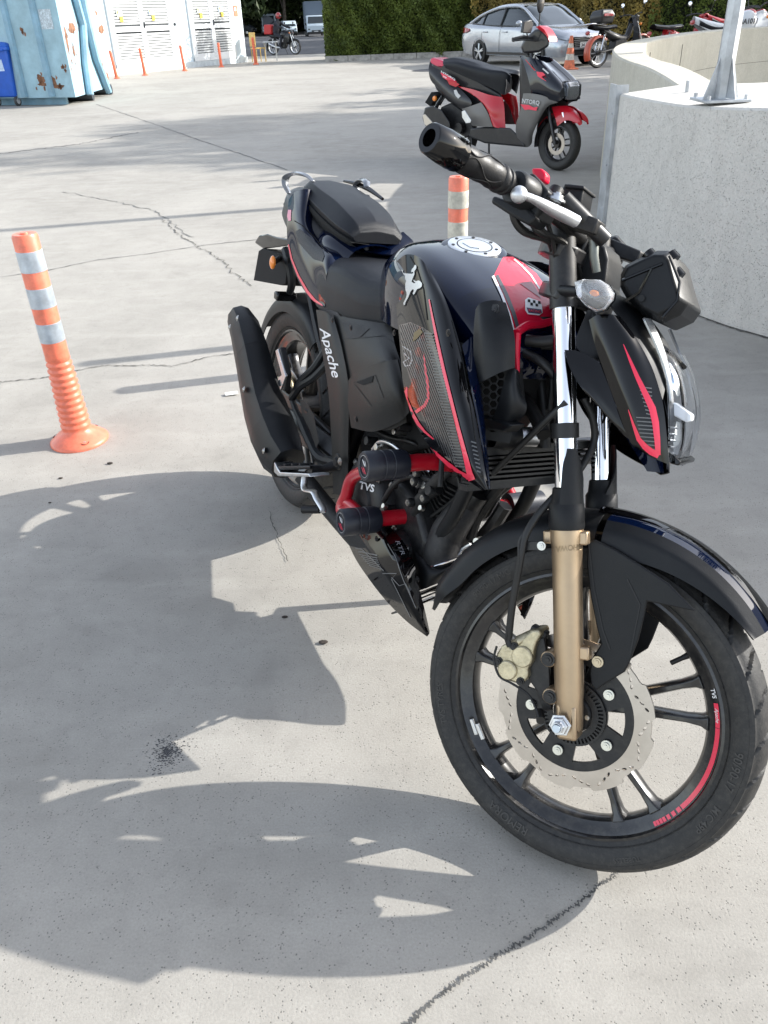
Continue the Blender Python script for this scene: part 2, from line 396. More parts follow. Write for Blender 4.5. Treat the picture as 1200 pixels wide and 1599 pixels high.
OLDC = concrete_mat('old_concrete', (.46, .43, .35), (.56, .53, .45), speck=.5, bump=.5, fine=60)
cw = tag(b.build('parapet_wall', OLDC, smooth=30), 'curved cream concrete parapet with a pale rounded top behind the near wall', 'parapet')
# form-board seams on the inner face
seam = mat('seam', (.16, .15, .13), .95)
b = MB()
for i in range(8, 80, 9):
    p_ = po[i]; t = (po[i+1]-po[i-1]); t.z = 0; t.normalize(); n = V((t.y, -t.x, 0)); q = p_+n*.243
    b.box((q.x, q.y, .45), (.006, .006, .9), Matrix.Rotation(math.atan2(t.y, t.x), 3, 'Z'))
b.build('seam', seam, cw, smooth=0)
b = MB(); vs = []
for i in range(0, 90):
    p_ = po[i]; t = (po[min(i+1, 89)]-po[max(i-1, 0)]); t.z = 0; t.normalize(); n = V((t.y, -t.x, 0)); q = p_+n*.2425; vs += [V((q.x, q.y, .56)), V((q.x, q.y, .566))]
b.add(vs, [(2*i, 2*i+2, 2*i+3, 2*i+1) for i in range(89)]); b.build('seam', seam, cw, smooth=0)
# ------------------------------------------------------------------ short galvanised post with gussets on the wall top
pz = .925; pp = G(1126, 150, .945); root = empty('steel_post', T(pp.x, pp.y, pz), 'galvanised steel post with triangular foot gussets on top of the near wall', 'post')
b = MB(); b.lathe([(.040, 0), (.038, .3), (.036, .62)], (0, 0, 0), (0, 0, 1), 8, (True, True), a0=.2, a1=2*pi+.2); b.build('post_shaft', ZN, root, smooth=20)
MB().box((0, 0, .006), (.21, .21, .012)).build('base_plate', ZN, root, bevel=.002)
for k in range(4):
    a = k*pi/2+.35; d = V((cos(a), sin(a), 0)); n = V((-sin(a), cos(a), 0))*.005
    MB().prism([d*.035+V((0, 0, .013))-n/2, d*.10+V((0, 0, .013))-n/2, d*.036+V((0, 0, .18))-n/2], n).build('gusset', ZN, root, smooth=0)
for k in range(4):
    a = k*pi/2+pi/4; MB().cyl((cos(a)*.12, sin(a)*.12, .012), (cos(a)*.12, sin(a)*.12, .03), .009, seg=6).build('anchor_bolt', ZN, root)
p_ = G(1073, 142, pz-.02); tag(MB().box((p_.x, p_.y, pz+.0), (.012, .03, .06)).build('steel_stub', ZN, bevel=.002), 'small upright steel stub on the wall top left of the post', 'bracket')

# ================================================================== TALL LAMP POST OUTSIDE THE FRAME (its long thin shadow crosses the yard)
lp = G(450, 325); L0 = V((5.2, lp.y+math.tan(rad(SUN_AZ))*(5.2-lp.x), 0))
root = empty('lamp_post', T(L0.x, L0.y, 0), 'tall grey lamp post behind the parapet casting a long thin shadow', 'lamp post')
MB().lathe([(.075, 0), (.06, 3), (.045, 7)], (0, 0, 0), (0, 0, 1), 10, (True, True)).build('pole', ZN, root)
MB().tube([(0, 0, 6.9), (.3, .3, 7.2), (.9, .9, 7.3)], .03, 8, smooth=10).build('arm', ZN, root)
MB().box((1.1, 1.1, 7.3), (.5, .2, .09), Matrix.Rotation(pi/4, 3, 'Z')).build('lamp_head', ZN, root, bevel=.02)

# ================================================================== BOLLARDS
ORG = mat('orange_plastic', (.78, .175, .095), .42, coat=.2, var=.12, vs_=30, dust=.16)
ORF = mat('orange_faded', (.70, .15, .07), .55, var=.12, vs_=12)
SLV = mat('silver_tape', (.50, .56, .62), .30, metal=.55, var=.12, vs_=25)
OLDT = mat('worn_tape', (.50, .48, .40), .6, var=.25, vs_=20)
def bollard(h=.75, r=.041, tape=SLV, body=ORG, seg=28):
    root = empty('traffic_bollard')
    prof = [(.0, h), (.012, h), (.013, h-.006), (.024, h-.004), (r-.004, h-.004), (r, h-.012)]
    zt = h-.056
    bands = []
    for k in range(3): bands.append((zt, zt-.067)); zt -= .120
    prof += [(r, zt), (r+.001, .32)]
    for k in range(11):
        z = .32-k*.0235; q = r+.001+k*.0009
        prof += [(q-.0035, z-.004), (q-.0035, z-.008), (q+.0025, z-.014), (q+.0025, z-.019)]
    prof += [(r+.010, .062), (r+.012, .05), (r+.030, .036), (.098, .014), (.105, .008), (.105, 0)]
    b = MB().lathe(prof, (0, 0, 0), (0, 0, 1), seg); b.build('post_body', body, root, smooth=50)
    for a, c in bands:
        MB().lathe([(r+.0001, a), (r+.0013, a-.001), (r+.0013, c+.001), (r+.0001, c)], (0, 0, 0), (0, 0, 1), seg).build('reflective_band', tape, root, smooth=50)
    for k in range(3):
        a = k*2*pi/3-1.35; c = V((cos(a)*.078, sin(a)*.078, .0235))
        MB().lathe([(0, .001), (.011, .001), (.0125, .006), (.016, .007)], c-V((0, 0, .004)), V((cos(a)*.35, sin(a)*.35, 1)), 12).build('bolt_recess', mat('dark_recess', (.12, .03, .02), .8), root)
        MB().cyl(c-V((0, 0, .003)), c+V((cos(a)*.002, sin(a)*.002, .004)), .0065, seg=6).build('anchor_bolt', ZN, root)
    return root
B0 = bollard()
def put_bollard(o, x, y, tiltx=0, tilty=0, rz=0, label='', group=None, s=1):
    o.matrix_world = T(x, y, 0) @ Matrix.Rotation(tiltx, 4, 'X') @ Matrix.Rotation(tilty, 4, 'Y') @ Rz(rz) @ Matrix.Scale(s, 4)
    tag(o, label, 'bollard', group); return o
GB = 'orange bollards'
p = G(125, 688); lb = p
b2 = copy_thing(B0); bf = [copy_thing(B0) for _ in range(5)]
put_bollard(B0, p.x, p.y, 0, -.012, .35, 'bright orange flexible bollard with three silver bands standing alone at the left', GB)
def retape(o, t, bm=None):
    for c in o.children:
        if c.name.startswith('reflective'): c.data = c.data.copy(); c.data.materials[0] = t
        elif bm and c.name.startswith('post_body'): c.data = c.data.copy(); c.data.materials[0] = bm
put_bollard(b2, .352, 3.47, 0, 0, 1, 'orange bollard with cream worn bands right behind the fuel tank and below the grip', GB); retape(b2, OLDT)
for (u, v, t, lab), o in zip([(183, 123, -.09, 'faded orange bollard at the right edge of the blue container'), (227, 118, -.05, 'faded dark orange bollard before the left louvred door'), (289, 111, -.06, 'faded orange bollard between the two louvred doors'), (346, 105, -.02, 'faded orange bollard before the right louvred door'), (400, 101, -.04, 'brighter orange bollard by the building corner and chair')], bf):
    p = G(u, v); put_bollard(o, p.x, p.y, 0, t, 0, lab, GB, .96 if u < 390 else 1.1); retape(o, ORF, ORF)

# ================================================================== BUILDING WITH LOUVRED DOORS
PW = mat('pale_wall', (.62, .70, .74), .8, var=.05, vs_=3); DW = mat('door_white', (.78, .80, .80), .45, var=.04, vs_=4); DKV = mat('vent_dark', (.05, .055, .06), .9)
A = G(386, 97); Bq = G(170, 119); dirw = (A-Bq).normalized(); nrm = V((dirw.y, -dirw.x, 0))
WM = Matrix((dirw, -nrm, V((0, 0, 1)))).transposed().to_4x4(); WM.translation = A     # x along the wall (negative to the left), -y towards us
bld = empty('utility_building', WM, 'pale blue plastered utility building with two white louvred double doors', 'building'); wf = Frame(WM)
b = MB(); b.box((-8, 2.01, 2.0), (16, 4.0, 4.0)); b.build('wall', PW, bld, smooth=0)
MB().box((-8, 2.0, 4.08), (16.3, 4.3, .16)).build('roof', mat('roof_grey', (.3, .3, .3), .8), bld, smooth=0)
MB().box((-8, -.02, .09), (16, .06, .18)).build('plinth', mat('plinth', (.55, .60, .62), .85, var=.1), bld, smooth=0)
slat_me = {}
def louvre_door(xl, xr, ztop, zb=.28, name='louvred_door'):
    d = empty('louvred_door'); d.parent = bld
    w_ = (xr-xl); fr = MB()
    for x in (xl-.05, xr+.05): fr.box((x, -.03, (zb+ztop)/2), (.10, .06, ztop-zb+.2))
    fr.box(((xl+xr)/2, -.03, zb-.05), (w_+.2, .062, .10)); fr.box(((xl+xr)/2, -.03, ztop+.05), (w_+.2, .062, .10)); fr.build('door_frame', DW, d, smooth=0)
    MB().box(((xl+xr)/2, -.005, (zb+ztop)/2), (w_, .012, ztop-zb)).build('back_panel', DKV, d, smooth=0)
    for s in (0, 1):
        x0 = xl+s*w_/2; x1 = x0+w_/2; lf = MB()
        for x in (x0+.05, x1-.05): lf.box((x, -.035, (zb+ztop)/2), (.09, .045, ztop-zb-.01))
        zm = zb+.92
        for z, hh in ((zb+.06, .12), (zm, .14), (ztop-.06, .12)): lf.box(((x0+x1)/2, -.035, z), (w_/2-.18, .043, hh))
        lf.build('door_leaf', DW, d, smooth=0)
        L = w_/2-.18
        key = round(L, 3)
        if key not in slat_me: slat_me[key] = MB().box((0, 0, 0), (L, .012, .052), Matrix.Rotation(.45, 3, 'X')).mesh('slat', DW, 0)
        z = zb+.17
        while z < ztop-.14:
            if abs(z-zm) > .10:
                o = bpy.data.objects.new('slat', slat_me[key]); COL.objects.link(o); o.parent = d; o.location = ((x0+x1)/2, -.035, z)
            z += .075
    MB().box(((xl+xr)/2+.05, -.075, zb+1.02), (.03, .05, .16)).build('handle', DKV, d, bevel=.005)
    return d
def wx(u, v): return wf.p(u, v, 0).x
dl = (wf.p(177, 60, 0).x, wf.p(267, 50, 0).x); dr = (wf.p(300, 50, 0).x, wf.p(361, 45, 0).x)
louvre_door(dl[0], dl[1], 2.5); louvre_door(dr[0], dr[1], 2.5)
YL = mat('sign_yellow', (.75, .58, .06), .5); SG = mat('sign_pale', (.60, .68, .55), .5); SB = mat('sign_blue', (.45, .58, .70), .5); RD_ = mat('sign_red', (.75, .16, .08), .5)
for i, (u, v, top) in enumerate([(187, 24, SG), (237, 22, SB), (312, 19, SG), (345, 17, SB)]):
    p = wf.p(u, v, -.07); s = tag(bpy.data.objects.new('notice', None), None); 
    b = MB().box((p.x, -.066, p.z+.05), (.24, .006, .16)); o = b.build('notice', top, bld, smooth=0)
    MB().box((p.x+.06, -.068, p.z-.10), (.13, .008, .15)).build('warning_plate', YL, o, smooth=0)
    MB().prism([(p.x-.10, -.071, p.z+.11), (p.x-.03, -.071, p.z+.11), (p.x-.065, -.071, p.z-.04)], (0, -.002, 0)).build('warning_triangle', YL, o, smooth=0)
    bpy.data.objects.remove(s)
p = wf.p(368, 17, 0); o = MB().box((p.x, -.004, p.z), (.22, .008, .34)).build('fire_sign', RD_, bld, smooth=0)
MB().box((p.x-.02, -.010, p.z+.05), (.1, .004, .10)).build('fire_symbol', DW, o, smooth=0)
MB().ball(wf.p(273, 38, -.05), .05, 8, 6).build('wall_lamp', DKV, bld)
# yellow chair by its corner
p = G(390, 99)+V((.25, .9, 0)); YW = mat('chair_yellow', (.50, .33, .09), .6)
ch = empty('wooden_chair', T(p.x, p.y, 0) @ Rz(.6), 'old yellow wooden chair beside the building corner', 'chair')
MB().box((0, 0, .44), (.42, .42, .04)).build('seat', YW, ch, bevel=.008); MB().box((-.2, 0, .72), (.035, .42, .45)).build('backrest', YW, ch, bevel=.008)
for x in (-.18, .18):
    for y in (-.18, .18): MB().cyl((x, y, 0), (x, y, .43), .018, seg=8).build('leg', YW, ch)
p = p+V((.45, .1, 0)); tb = empty('small_table', T(p.x, p.y, 0), 'small grey metal table beside the yellow chair', 'table')
MB().box((0, 0, .62), (.5, .4, .03)).build('table_top', ZN, tb)
for x in (-.2, .2):
    for y in (-.15, .15): MB().cyl((x, y, 0), (x, y, .61), .012, seg=6).build('leg', ZN, tb)

# ================================================================== LIGHT BLUE ROLL-OFF CONTAINER
CB = mat('container_blue', (.30, .46, .53), .5, var=.12, vs_=2.5, bump=.2, bs=12); RUST = mat('rust', (.20, .095, .052), .9, var=.5, vs_=9); CB2 = mat('container_dark_blue', (.20, .35, .45), .5, var=.15, vs_=3, dust=.2)
P0 = G(118, 152, .14); P1 = G(178, 134, .14)      # front lower corners
P1 = P0+(P1-P0).normalized()*2.4
fx = (P1-P0); fx.z = 0; fx.normalize(); fy = V((-fx.y, fx.x, 0))      # fy away to the left
CM = Matrix((fx, fy, V((0, 0, 1)))).transposed().to_4x4(); CM.translation = V((P0.x, P0.y, 0))
# left face runs from the corner towards the frame's left edge
Q = G(0, 152, .16)-P0; Q.z = 0; la = Q.normalized()
ct = empty('waste_container', T(P0.x, P0.y, 0), 'light blue steel roll-off container with rust patches at the upper left', 'container')
W1 = fx*2.4; W2 = la*6.0; H = 2.3
b = MB(); b.prism([V((0, 0, .14)), W1+V((0, 0, .14)), W1+W2+V((0, 0, .14)), W2+V((0, 0, .14))], (0, 0, H-.14)); b.build('container_body', CB, ct, smooth=0)
b = MB(); n1 = V((la.y, -la.x, 0)); n1 = n1 if n1.dot(P0) < 0 else -n1
for k in range(1, 9): 
    c = la*(k*.62-.12)+n1*.045
    MB().prism([c-la*.07-n1*.04+V((0, 0, .16)), c-la*.045+n1*.02+V((0, 0, .16)), c+la*.045+n1*.02+V((0, 0, .16)), c+la*.07-n1*.04+V((0, 0, .16))], (0, 0, H-.2)).build('rib', CB2 if k % 3 else CB, ct, smooth=0)
n2 = V((fx.y, -fx.x, 0)); n2 = n2 if n2.dot(P0) < 0 else -n2
cf = Frame(Matrix((fx, -n2, V((0, 0, 1)))).transposed().to_4x4()); Mf = Matrix((fx, -n2, V((0, 0, 1)))).transposed().to_4x4(); Mf.translation = V((P0.x, P0.y, 0)); cf = Frame(Mf)
toC = T(P0.x, P0.y, 0).inverted() @ Mf
def cface(u, v, y=-.08): return toC @ cf.p(u, v, y)
for a in ([(116, -12), (130, 40), (134, 100), (141, 148)], [(127, -12), (138, 40), (150, 90), (170, 143)]):
    MB().tube([cface(u, v) for u, v in a], .075, 8).build('lift_rail', CB2, ct)
for (u, v) in ((141, 150), (171, 145)):
    q = cface(u, v, 0); MB().cyl(V((q.x, q.y, .10))-n2*-.06, V((q.x, q.y, .10))-n2*.5, .10, seg=14).build('roller', mat('dark_steel', (.06, .07, .08), .5, metal=.5), ct)
MB().prism([V((.0, 0, 0))+la*.3+fx*.2, la*5.8+fx*.2, la*5.8+fx*.35, la*.3+fx*.35], (0, 0, .14)).build('skid', CB2, ct, smooth=0)
rs = random.Random(3)
def rpatch(c, ax1, ax2, n, w, h, seed, nn):
    r_ = random.Random(seed); ph = [(r_.uniform(0, 6.28), k, r_.uniform(.3, 1)/k**.6) for k in (2, 3, 5, 8, 13)]
    pts = []; n = 56
    for k in range(n):
        a = 2*pi*k/n; q = .62+.30*sum(sin(a*f+p_)*m for p_, f, m in ph)/2; q = max(.12, q); pts.append(c+ax1*cos(a)*w*q+ax2*sin(a)*h*q+nn*.004)
    MB().prism(pts, -nn*.003).build('rust_patch', RUST, ct, smooth=0)
    for k in range(5): q = c+ax1*r_.uniform(-1.3, 1.3)*w+ax2*r_.uniform(-1.4, .8)*h+nn*.004; MB().prism([q+ax1*(r_.uniform(.3, 1)*.03*cos(t))+ax2*(r_.uniform(.3, 1)*.05*sin(t)) for t in [j*.785 for j in range(8)]], -nn*.003).build('rust_patch', RUST, ct, smooth=0)
Z = V((0, 0, 1))
for i, (u, v, w_, h_) in enumerate([(112, 44, .42, .13), (158, 46, .35, .14), (104, 62, .12, .35), (115, 80, .10, .16), (150, 20, .12, .08), (160, 100, .06, .12), (168, 118, .1, .08)]):
    rpatch(cface(u, v, 0), fx, Z, 17, w_, h_, i, n2)
lM = Matrix((la, n1, Z)).transposed().to_4x4(); lM.translation = V((P0.x, P0.y, 0)); lf_ = Frame(lM); toL = T(P0.x, P0.y, 0).inverted() @ lM
for i, (u, v, w_, h_) in enumerate([(64, 124, .14, .12), (82, 128, .12, .2), (90, 135, .25, .05), (52, 20, .05, .18), (35, 48, .05, .06), (98, 105, .06, .05), (70, 132, .25, .04)]):
    rpatch(toL @ lf_.p(u, v, 0), la, Z, 13, w_, h_, 20+i, n1)
c = toL @ lf_.p(72, 30, 0); MB().prism([c+la*a+Z*q+n1*.004 for a, q in ((-.13, -.16), (.13, -.16), (.13, .16), (-.13, .16))], n1*.002).build('label_plate', mat('worn_label', (.45, .52, .56), .6, var=.3, vs_=30), ct, smooth=0)

# ================================================================== BLUE WHEELED BIN
BB = mat('bin_blue', (.012, .10, .50), .42, coat=.1, var=.08); p = G(10, 166)
bn = empty('wheeled_bin', T(p.x+.10, p.y+.25, 0) @ Rz(-.25), 'deep blue wheeled rubbish bin at the left edge before the container', 'bin')
b = MB(); b.rings([[(-.26, -.30, .16), (.26, -.30, .16), (.26, .28, .16), (-.26, .28, .16)], [(-.34, -.38, 1.0), (.34, -.38, 1.0), (.34, .36, 1.0), (-.34, .36, 1.0)]]); b.build('bin_body', BB, bn, bevel=.03)
MB().box((0, 0, 1.0), (.76, .82, .07)).build('rim', BB, bn, bevel=.02)
b = MB(); b.surf([[(-.37, y, 1.04+dz) for y in (-.40, 0, .38)] if 0 else [(x, -.40, 1.04), (x, -.2, 1.04+k), (x, .15, 1.05+k), (x, .38, 1.06)] for x, k in ((-.37, 0), (-.3, .07), (0, .09), (.3, .07), (.37, 0))], 12, 8); b.build('lid', BB, bn, solid=.02)
for x in (-.22, .24):
    wl = MB().cyl((x-.02, -.25, .09), (x+.02, -.25, .09), .09, seg=18).build('wheel', mat('bin_wheel', (.05, .05, .05), .7), bn); MB().cyl((x-.024, -.25, .09), (x+.024, -.25, .09), .055, seg=14).build('hub', mat('hub_grey', (.5, .5, .5), .5), wl)
    MB().box((x, -.22, .15), (.05, .1, .08)).build('caster_fork', ZN, bn)
MB().box((.05, -.353, .72), (.26, .006, .2), Matrix.Rotation(.1, 3, 'X')).build('sticker', mat('sticker_pale', (.5, .62, .8), .5, var=.2, vs_=20), bn, smooth=0)
MB().cyl((-.3, -.42, .98), (.3, -.42, .98), .018, seg=8).build('handle', BB, bn)
# ================================================================== VEGETATION
def leafm(name, c, var=.5, tr=.0):
    m = bpy.data.materials.new(name); m.use_nodes = True; t = m.node_tree; b = t.nodes['Principled BSDF']; L = t.links.new
    tc = t.nodes.new('ShaderNodeTexCoord'); n = t.nodes.new('ShaderNodeTexNoise'); n.inputs['Scale'].default_value = 1.3; n.inputs['Detail'].default_value = 8; n.inputs['Roughness'].default_value = .8
    L(tc.outputs['Object'], n.inputs['Vector']); r = t.nodes.new('ShaderNodeValToRGB'); e = r.color_ramp.elements; e[0].position = .34; e[1].position = .68
    e[0].color = (*[x*(1-var) for x in c], 1); e[1].color = (c[0]*1.9, c[1]*1.55, c[2]*1.1, 1); L(n.outputs[0], r.inputs[0]); L(r.outputs[0], b.inputs['Base Color'])
    b.inputs['Roughness'].default_value = .6; b.inputs['Specular IOR Level'].default_value = .25
    return m
HG = leafm('hedge_leaf', (.080, .125, .030)); HY = leafm('dry_leaf', (.25, .215, .075), .45); TG = leafm('tree_leaf', (.022, .040, .014)); BK = mat('bark', (.09, .075, .06), .95, var=.4, vs_=10, bump=.5, bs=20)
def leaves(pts, size, rnd):
    b = MB(); V3 = b.v; Fc = b.f
    for p in pts:
        a = V((rnd.gauss(0, 1), rnd.gauss(0, 1), rnd.gauss(0, 1))).normalized(); c = a.orthogonal().normalized(); c.rotate(Matrix.Rotation(rnd.uniform(0, 6.28), 3, a)); d = a.cross(c); s = size*rnd.uniform(.6, 1.35); o = len(V3)
        V3.extend([p-c*s*.9, p+d*s*.42+a*s*.1, p+c*s, p-d*s*.42+a*s*.1]); Fc.append((o, o+1, o+2, o+3))
    return b
def hedge(x0, y0, x1, y1, h, thick, n, m, name, label, seed, size=.05, wob=.55):
    rnd = random.Random(seed); d = V((x1-x0, y1-y0, 0)); L = d.length; d.normalize(); nn = V((d.y, -d.x, 0)); nn = nn if nn.y < 0 else -nn
    ph = [rnd.uniform(0, 6.28) for _ in range(6)]
    def bump(s, z): return wob*(.5*sin(s*1.7+ph[0]+z*1.1)+.35*sin(s*4.1+ph[1]-z*2.3)+.3*sin(s*8.3+ph[2]+z*5.1))
    pts = []
    for _ in range(n):
        s = rnd.uniform(0, L); z = rnd.uniform(0, 1)**.9*h; k = bump(s, z)
        if rnd.random() < .18: z = h+rnd.uniform(-.1, .25)+.2*sin(s*2.3+ph[3]); q = rnd.uniform(-thick, k)
        else: q = k-abs(rnd.gauss(0, .16))
        pts.append(V((x0, y0, 0))+d*s+nn*q+V((0, 0, max(.02, z))))
    root = empty(name, None, label, 'hedge')
    b = leaves(pts, size, rnd); b.build('foliage', m, root, smooth=0, fix=False)
    c = MB(); c.prism([V((x0, y0, 0))-nn*.85, V((x1, y1, 0))-nn*.85, V((x1, y1, 0))-nn*thick, V((x0, y0, 0))-nn*thick], (0, 0, h*.93)); c.build('inner_twigs', mat('hedge_core', (.018, .022, .010), .95), root, smooth=0)
    return root
hg = G(508, 97); he = G(735, 88)
hedge(hg.x, hg.y+.45, he.x+.3, he.y+.35, 3.0, 1.6, 42000, HG, 'ivy_hedge', 'tall dark green ivy hedge along the kerb left of the silver car', 1, .055)
hedge(he.x+.2, he.y+.3, 9.2, 29.5, 3.0, 1.2, 30000, HY, 'dry_hedge', 'yellowing dry hedge behind the silver car', 2, .055)
hedge(9.0, 29.6, 20, 24.0, 3.2, 1.2, 30000, HG, 'green_hedge', 'green hedge behind the parked motorcycles at the upper right', 3, .06)
# kerb under the hedge
KB = mat('kerb_stone', (.33, .31, .28), .85, var=.25, vs_=6, bump=.3)
b = []; kd = (he-hg); kl = kd.length; kd.normalize(); nk = int(kl/.8); kn = V((kd.y, -kd.x, 0)); ks = empty('kerb', None); tag(ks, kind='structure')
kme = MB().box((0, 0, .07), (.78, .18, .20)).mesh('kerb_stone', KB, 0)
for i in range(nk+7):
    o = bpy.data.objects.new('kerb_stone', kme); COL.objects.link(o); o.parent = ks; q = hg+kd*(.4+i*.8)-V((0, .0, 0)); o.matrix_world = T(q.x, q.y+.05, 0) @ Rz(math.atan2(kd.y, kd.x)+random.uniform(-.01, .01))
def tree(x, y, h, cr_, zc, n, label, seed, m=TG, size=.11, sq=.8, name='leafy_tree'):
    rnd = random.Random(seed); root = empty(name, T(x, y, 0), label, 'tree')
    b = MB(); top = V((rnd.uniform(-.3, .3), rnd.uniform(-.3, .3), zc)); b.tube([(0, 0, -.1), (rnd.uniform(-.1, .1), 0, zc*.4), top], [.22*h/8, .16*h/8, .09*h/8], 9, smooth=8)
    cl = []
    for k in range(14):
        a = rnd.uniform(0, 6.28); e = rnd.uniform(-.35, 1.2); rr = cr_*rnd.uniform(.45, .9); q = V((cos(a)*cos(e)*rr, sin(a)*cos(e)*rr, zc+sin(e)*rr*sq)); cl.append((q, cr_*rnd.uniform(.28, .5)))
        s = V((0, 0, zc*rnd.uniform(.55, 1))); b.tube([s, s.lerp(q, .5)+V((0, 0, .15)), q], [.06*h/8, .04*h/8, .012], 6, smooth=5)
    b.build('trunk', BK, root)
    pts = []
    for _ in range(n):
        q, r_ = cl[rnd.randrange(14)]; d = V((rnd.gauss(0, 1), rnd.gauss(0, 1), rnd.gauss(0, 1))).normalized(); pts.append(q+d*r_*rnd.uniform(.5, 1.05))
    leaves(pts, size, rnd).build('crown', m, root, smooth=0, fix=False); return root
# trees right of the frame: their shadows fall in streaks across the yard
for i, (x, y, h, c, z, lab) in enumerate([(10.5, 13.2, 6.5, 2.3, 4.2, 'leafy tree behind the parapet, nearest of the trees beyond the right edge'), (14.5, 15.5, 8, 2.8, 5.6, 'leafy tree beyond the right edge, behind the nearest one'), (13.2, 19.5, 7, 2.5, 4.9, 'leafy tree beyond the right edge near the parked motorcycles'), (19.0, 19.0, 9, 3.0, 6.5, 'tall leafy tree far beyond the right edge'), (21, 27, 9, 3.2, 6.3, 'tall leafy tree beyond the right end of the hedge'), (15.5, 31.5, 7, 2.6, 5, 'leafy tree behind the green hedge')]):
    tree(x, y, h, c, z, 2600, lab, 40+i, size=.16)
# dark wood behind the road
for i, (x, y, c, z, lab) in enumerate([(-16.5, 92, 6, 4, 'dark tree behind the white van, leftmost beyond the road'), (-12.5, 94, 5.5, 3.6, 'dark tree behind the small van beyond the road'), (-8, 92, 6, 4, 'dark tree between the small van and the truck'), (-3.5, 94, 6, 4, 'dark tree behind the truck beyond the road'), (-21, 95, 6, 4, 'dark tree beyond the road half hidden by the building')]):
    tree(x, y, 9, c, z, 5200, lab, 60+i, size=.36, sq=1.0)
for i, (x, c, z) in enumerate([(-25, 8, 5), (-14, 9, 6), (-4, 9, 6), (6, 8, 6), (16, 9, 6), (28, 9, 6)]):
    tree(x, 106, 14, c, z, 5200, ['far dark tree at the left end of the wood', 'far dark tree of the wood above the vans', 'far dark tree of the wood above the truck', 'far dark tree of the wood behind the ivy hedge', 'far dark tree of the wood behind the dry hedge', 'far dark tree of the wood behind the parked motorcycles'][i], 80+i, size=.5, sq=1.1)

hedge(-45, 112, 60, 112, 9, 2, 30000, TG, 'far_wood', 'far dark wooded bank closing the view behind the road', 9, .5, 1.2)

for i, (x, y, h, c, z, lab) in enumerate([(16.0, 13.6, 10, 2.0, 6.6, 'tall narrow tree beyond the right edge behind the lamp post'), (22.0, 17.0, 13, 3.2, 10.5, 'tallest tree beyond the right edge, behind the lamp post'), (19.5, 14.5, 9, 2.2, 7.0, 'slim tree beyond the right edge between the two tall ones')]): tree(x, y, h, c, z, 2600, lab, 140+i, size=.17, sq=1.2)
for i, (x, y) in enumerate([(8, 43), (12, 50), (9, 58), (14, 66), (11, 76)]): tree(x, y, 12, 4.5, 6.5, 3200, ['leafy tree behind the ivy hedge shading the near side of the road', 'second leafy tree behind the hedge along the road', 'leafy tree at the middle of the roadside row behind the hedge', 'leafy tree far along the roadside row', 'last leafy tree of the roadside row near the vans'][i], 160+i, size=.3, sq=1.0)
# ================================================================== THE RED AND BLACK MOTORCYCLE
BM = T(-.2702, 2.21966, 0) @ Rz(-1.1584849) @ Matrix.Rotation(-.1798962, 4, 'X') @ Matrix.Rotation(.0062718, 4, 'Y')
RK = rad(26); AXP = V((1.353+.097, 0, 0)); AD = V((-sin(RK), 0, cos(RK)))
STEER = Matrix.Translation(AXP) @ Matrix.Rotation(.5764705, 4, AD) @ Matrix.Translation(-AXP)
fb = Frame(BM); fs = Frame(BM @ STEER)
B = lambda u, v, y: fb.p(u, v, y)
S = lambda u, v, y: fs.p(u, v, y)
bike = empty('motorcycle', BM, 'large black, navy and red naked motorcycle leaning in the foreground, front wheel turned', 'motorcycle')
NAVY = mat('navy_gloss', (.0010, .0034, .015), .22, metal=0, coat=.85, dust=.006, vs_=9, spec=.0); BLK = mat('black_gloss', (.002, .002, .0025), .2, coat=.8, dust=.006, vs_=11, spec=.0)
MATT = mat('matt_plastic', (.0065, .0072, .0085), .42, var=.15, vs_=8, bump=.12, bs=500, dust=.010, spec=.28); GREY = mat('grey_plastic', (.0145, .014, .0135), .45, var=.1, vs_=7, bump=.1, bs=500, dust=.012, spec=.3)
SEAT = mat('seat_vinyl', (.006, .007, .010), .42, var=.1, bump=.5, bs=700, dust=.008, spec=.28); RED = mat('red_gloss', (.60, .008, .036), .3, coat=.35, spec=.15); CGR = mat('guard_red', (.42, .004, .016), .28, coat=.6, dust=.04, vs_=18)
CHR = mat('chrome', (.86, .86, .88), .06, metal=1.); ALU = mat('aluminium', (.62, .63, .64), .32, metal=1., var=.08, vs_=20); GOLD = mat('fork_gold', (.43, .32, .21), .38, metal=.9, var=.06, vs_=14, dust=.08)
CAL = mat('caliper_gold', (.50, .44, .30), .40, metal=.85, var=.2, vs_=60, dust=.15, bump=.4, bs=350); STL = mat('disc_steel', (.46, .415, .37), .34, metal=1., var=.12, vs_=8); RUB = mat('tyre_rubber', (.016, .0155, .015), .60, var=.12, vs_=30, bump=.3, bs=300, dust=.10)
RIM = mat('rim_black', (.010, .010, .011), .28, coat=.35, dust=.16, vs_=14); BLKM = mat('black_metal', (.008, .008, .009), .38, spec=.4, var=.2, dust=.08, vs_=20); WHT = mat('print_white', (.80, .80, .80), .35); SLVP = mat('silver_print', (.46, .47, .49), .35, metal=.5)
ENG = mat('engine_black', (.012, .012, .013), .45, spec=.4, var=.25, vs_=22, bump=.3, bs=250, dust=.06); RUBS = mat('soft_rubber', (.008, .008, .009), .42, spec=.35, bump=.15, bs=400); HOSE = mat('hose_black', (.010, .010, .010), .5)
GLS = mat('clear_lens', (.97, .98, 1.0), .03, trans=1.); GLS.node_tree.nodes['Principled BSDF'].inputs['IOR'].default_value = 1.12
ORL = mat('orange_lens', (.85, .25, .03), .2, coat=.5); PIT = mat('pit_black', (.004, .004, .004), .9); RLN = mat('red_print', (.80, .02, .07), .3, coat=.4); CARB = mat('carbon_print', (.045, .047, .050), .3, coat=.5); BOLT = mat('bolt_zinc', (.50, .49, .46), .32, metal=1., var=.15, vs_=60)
XF = STEER
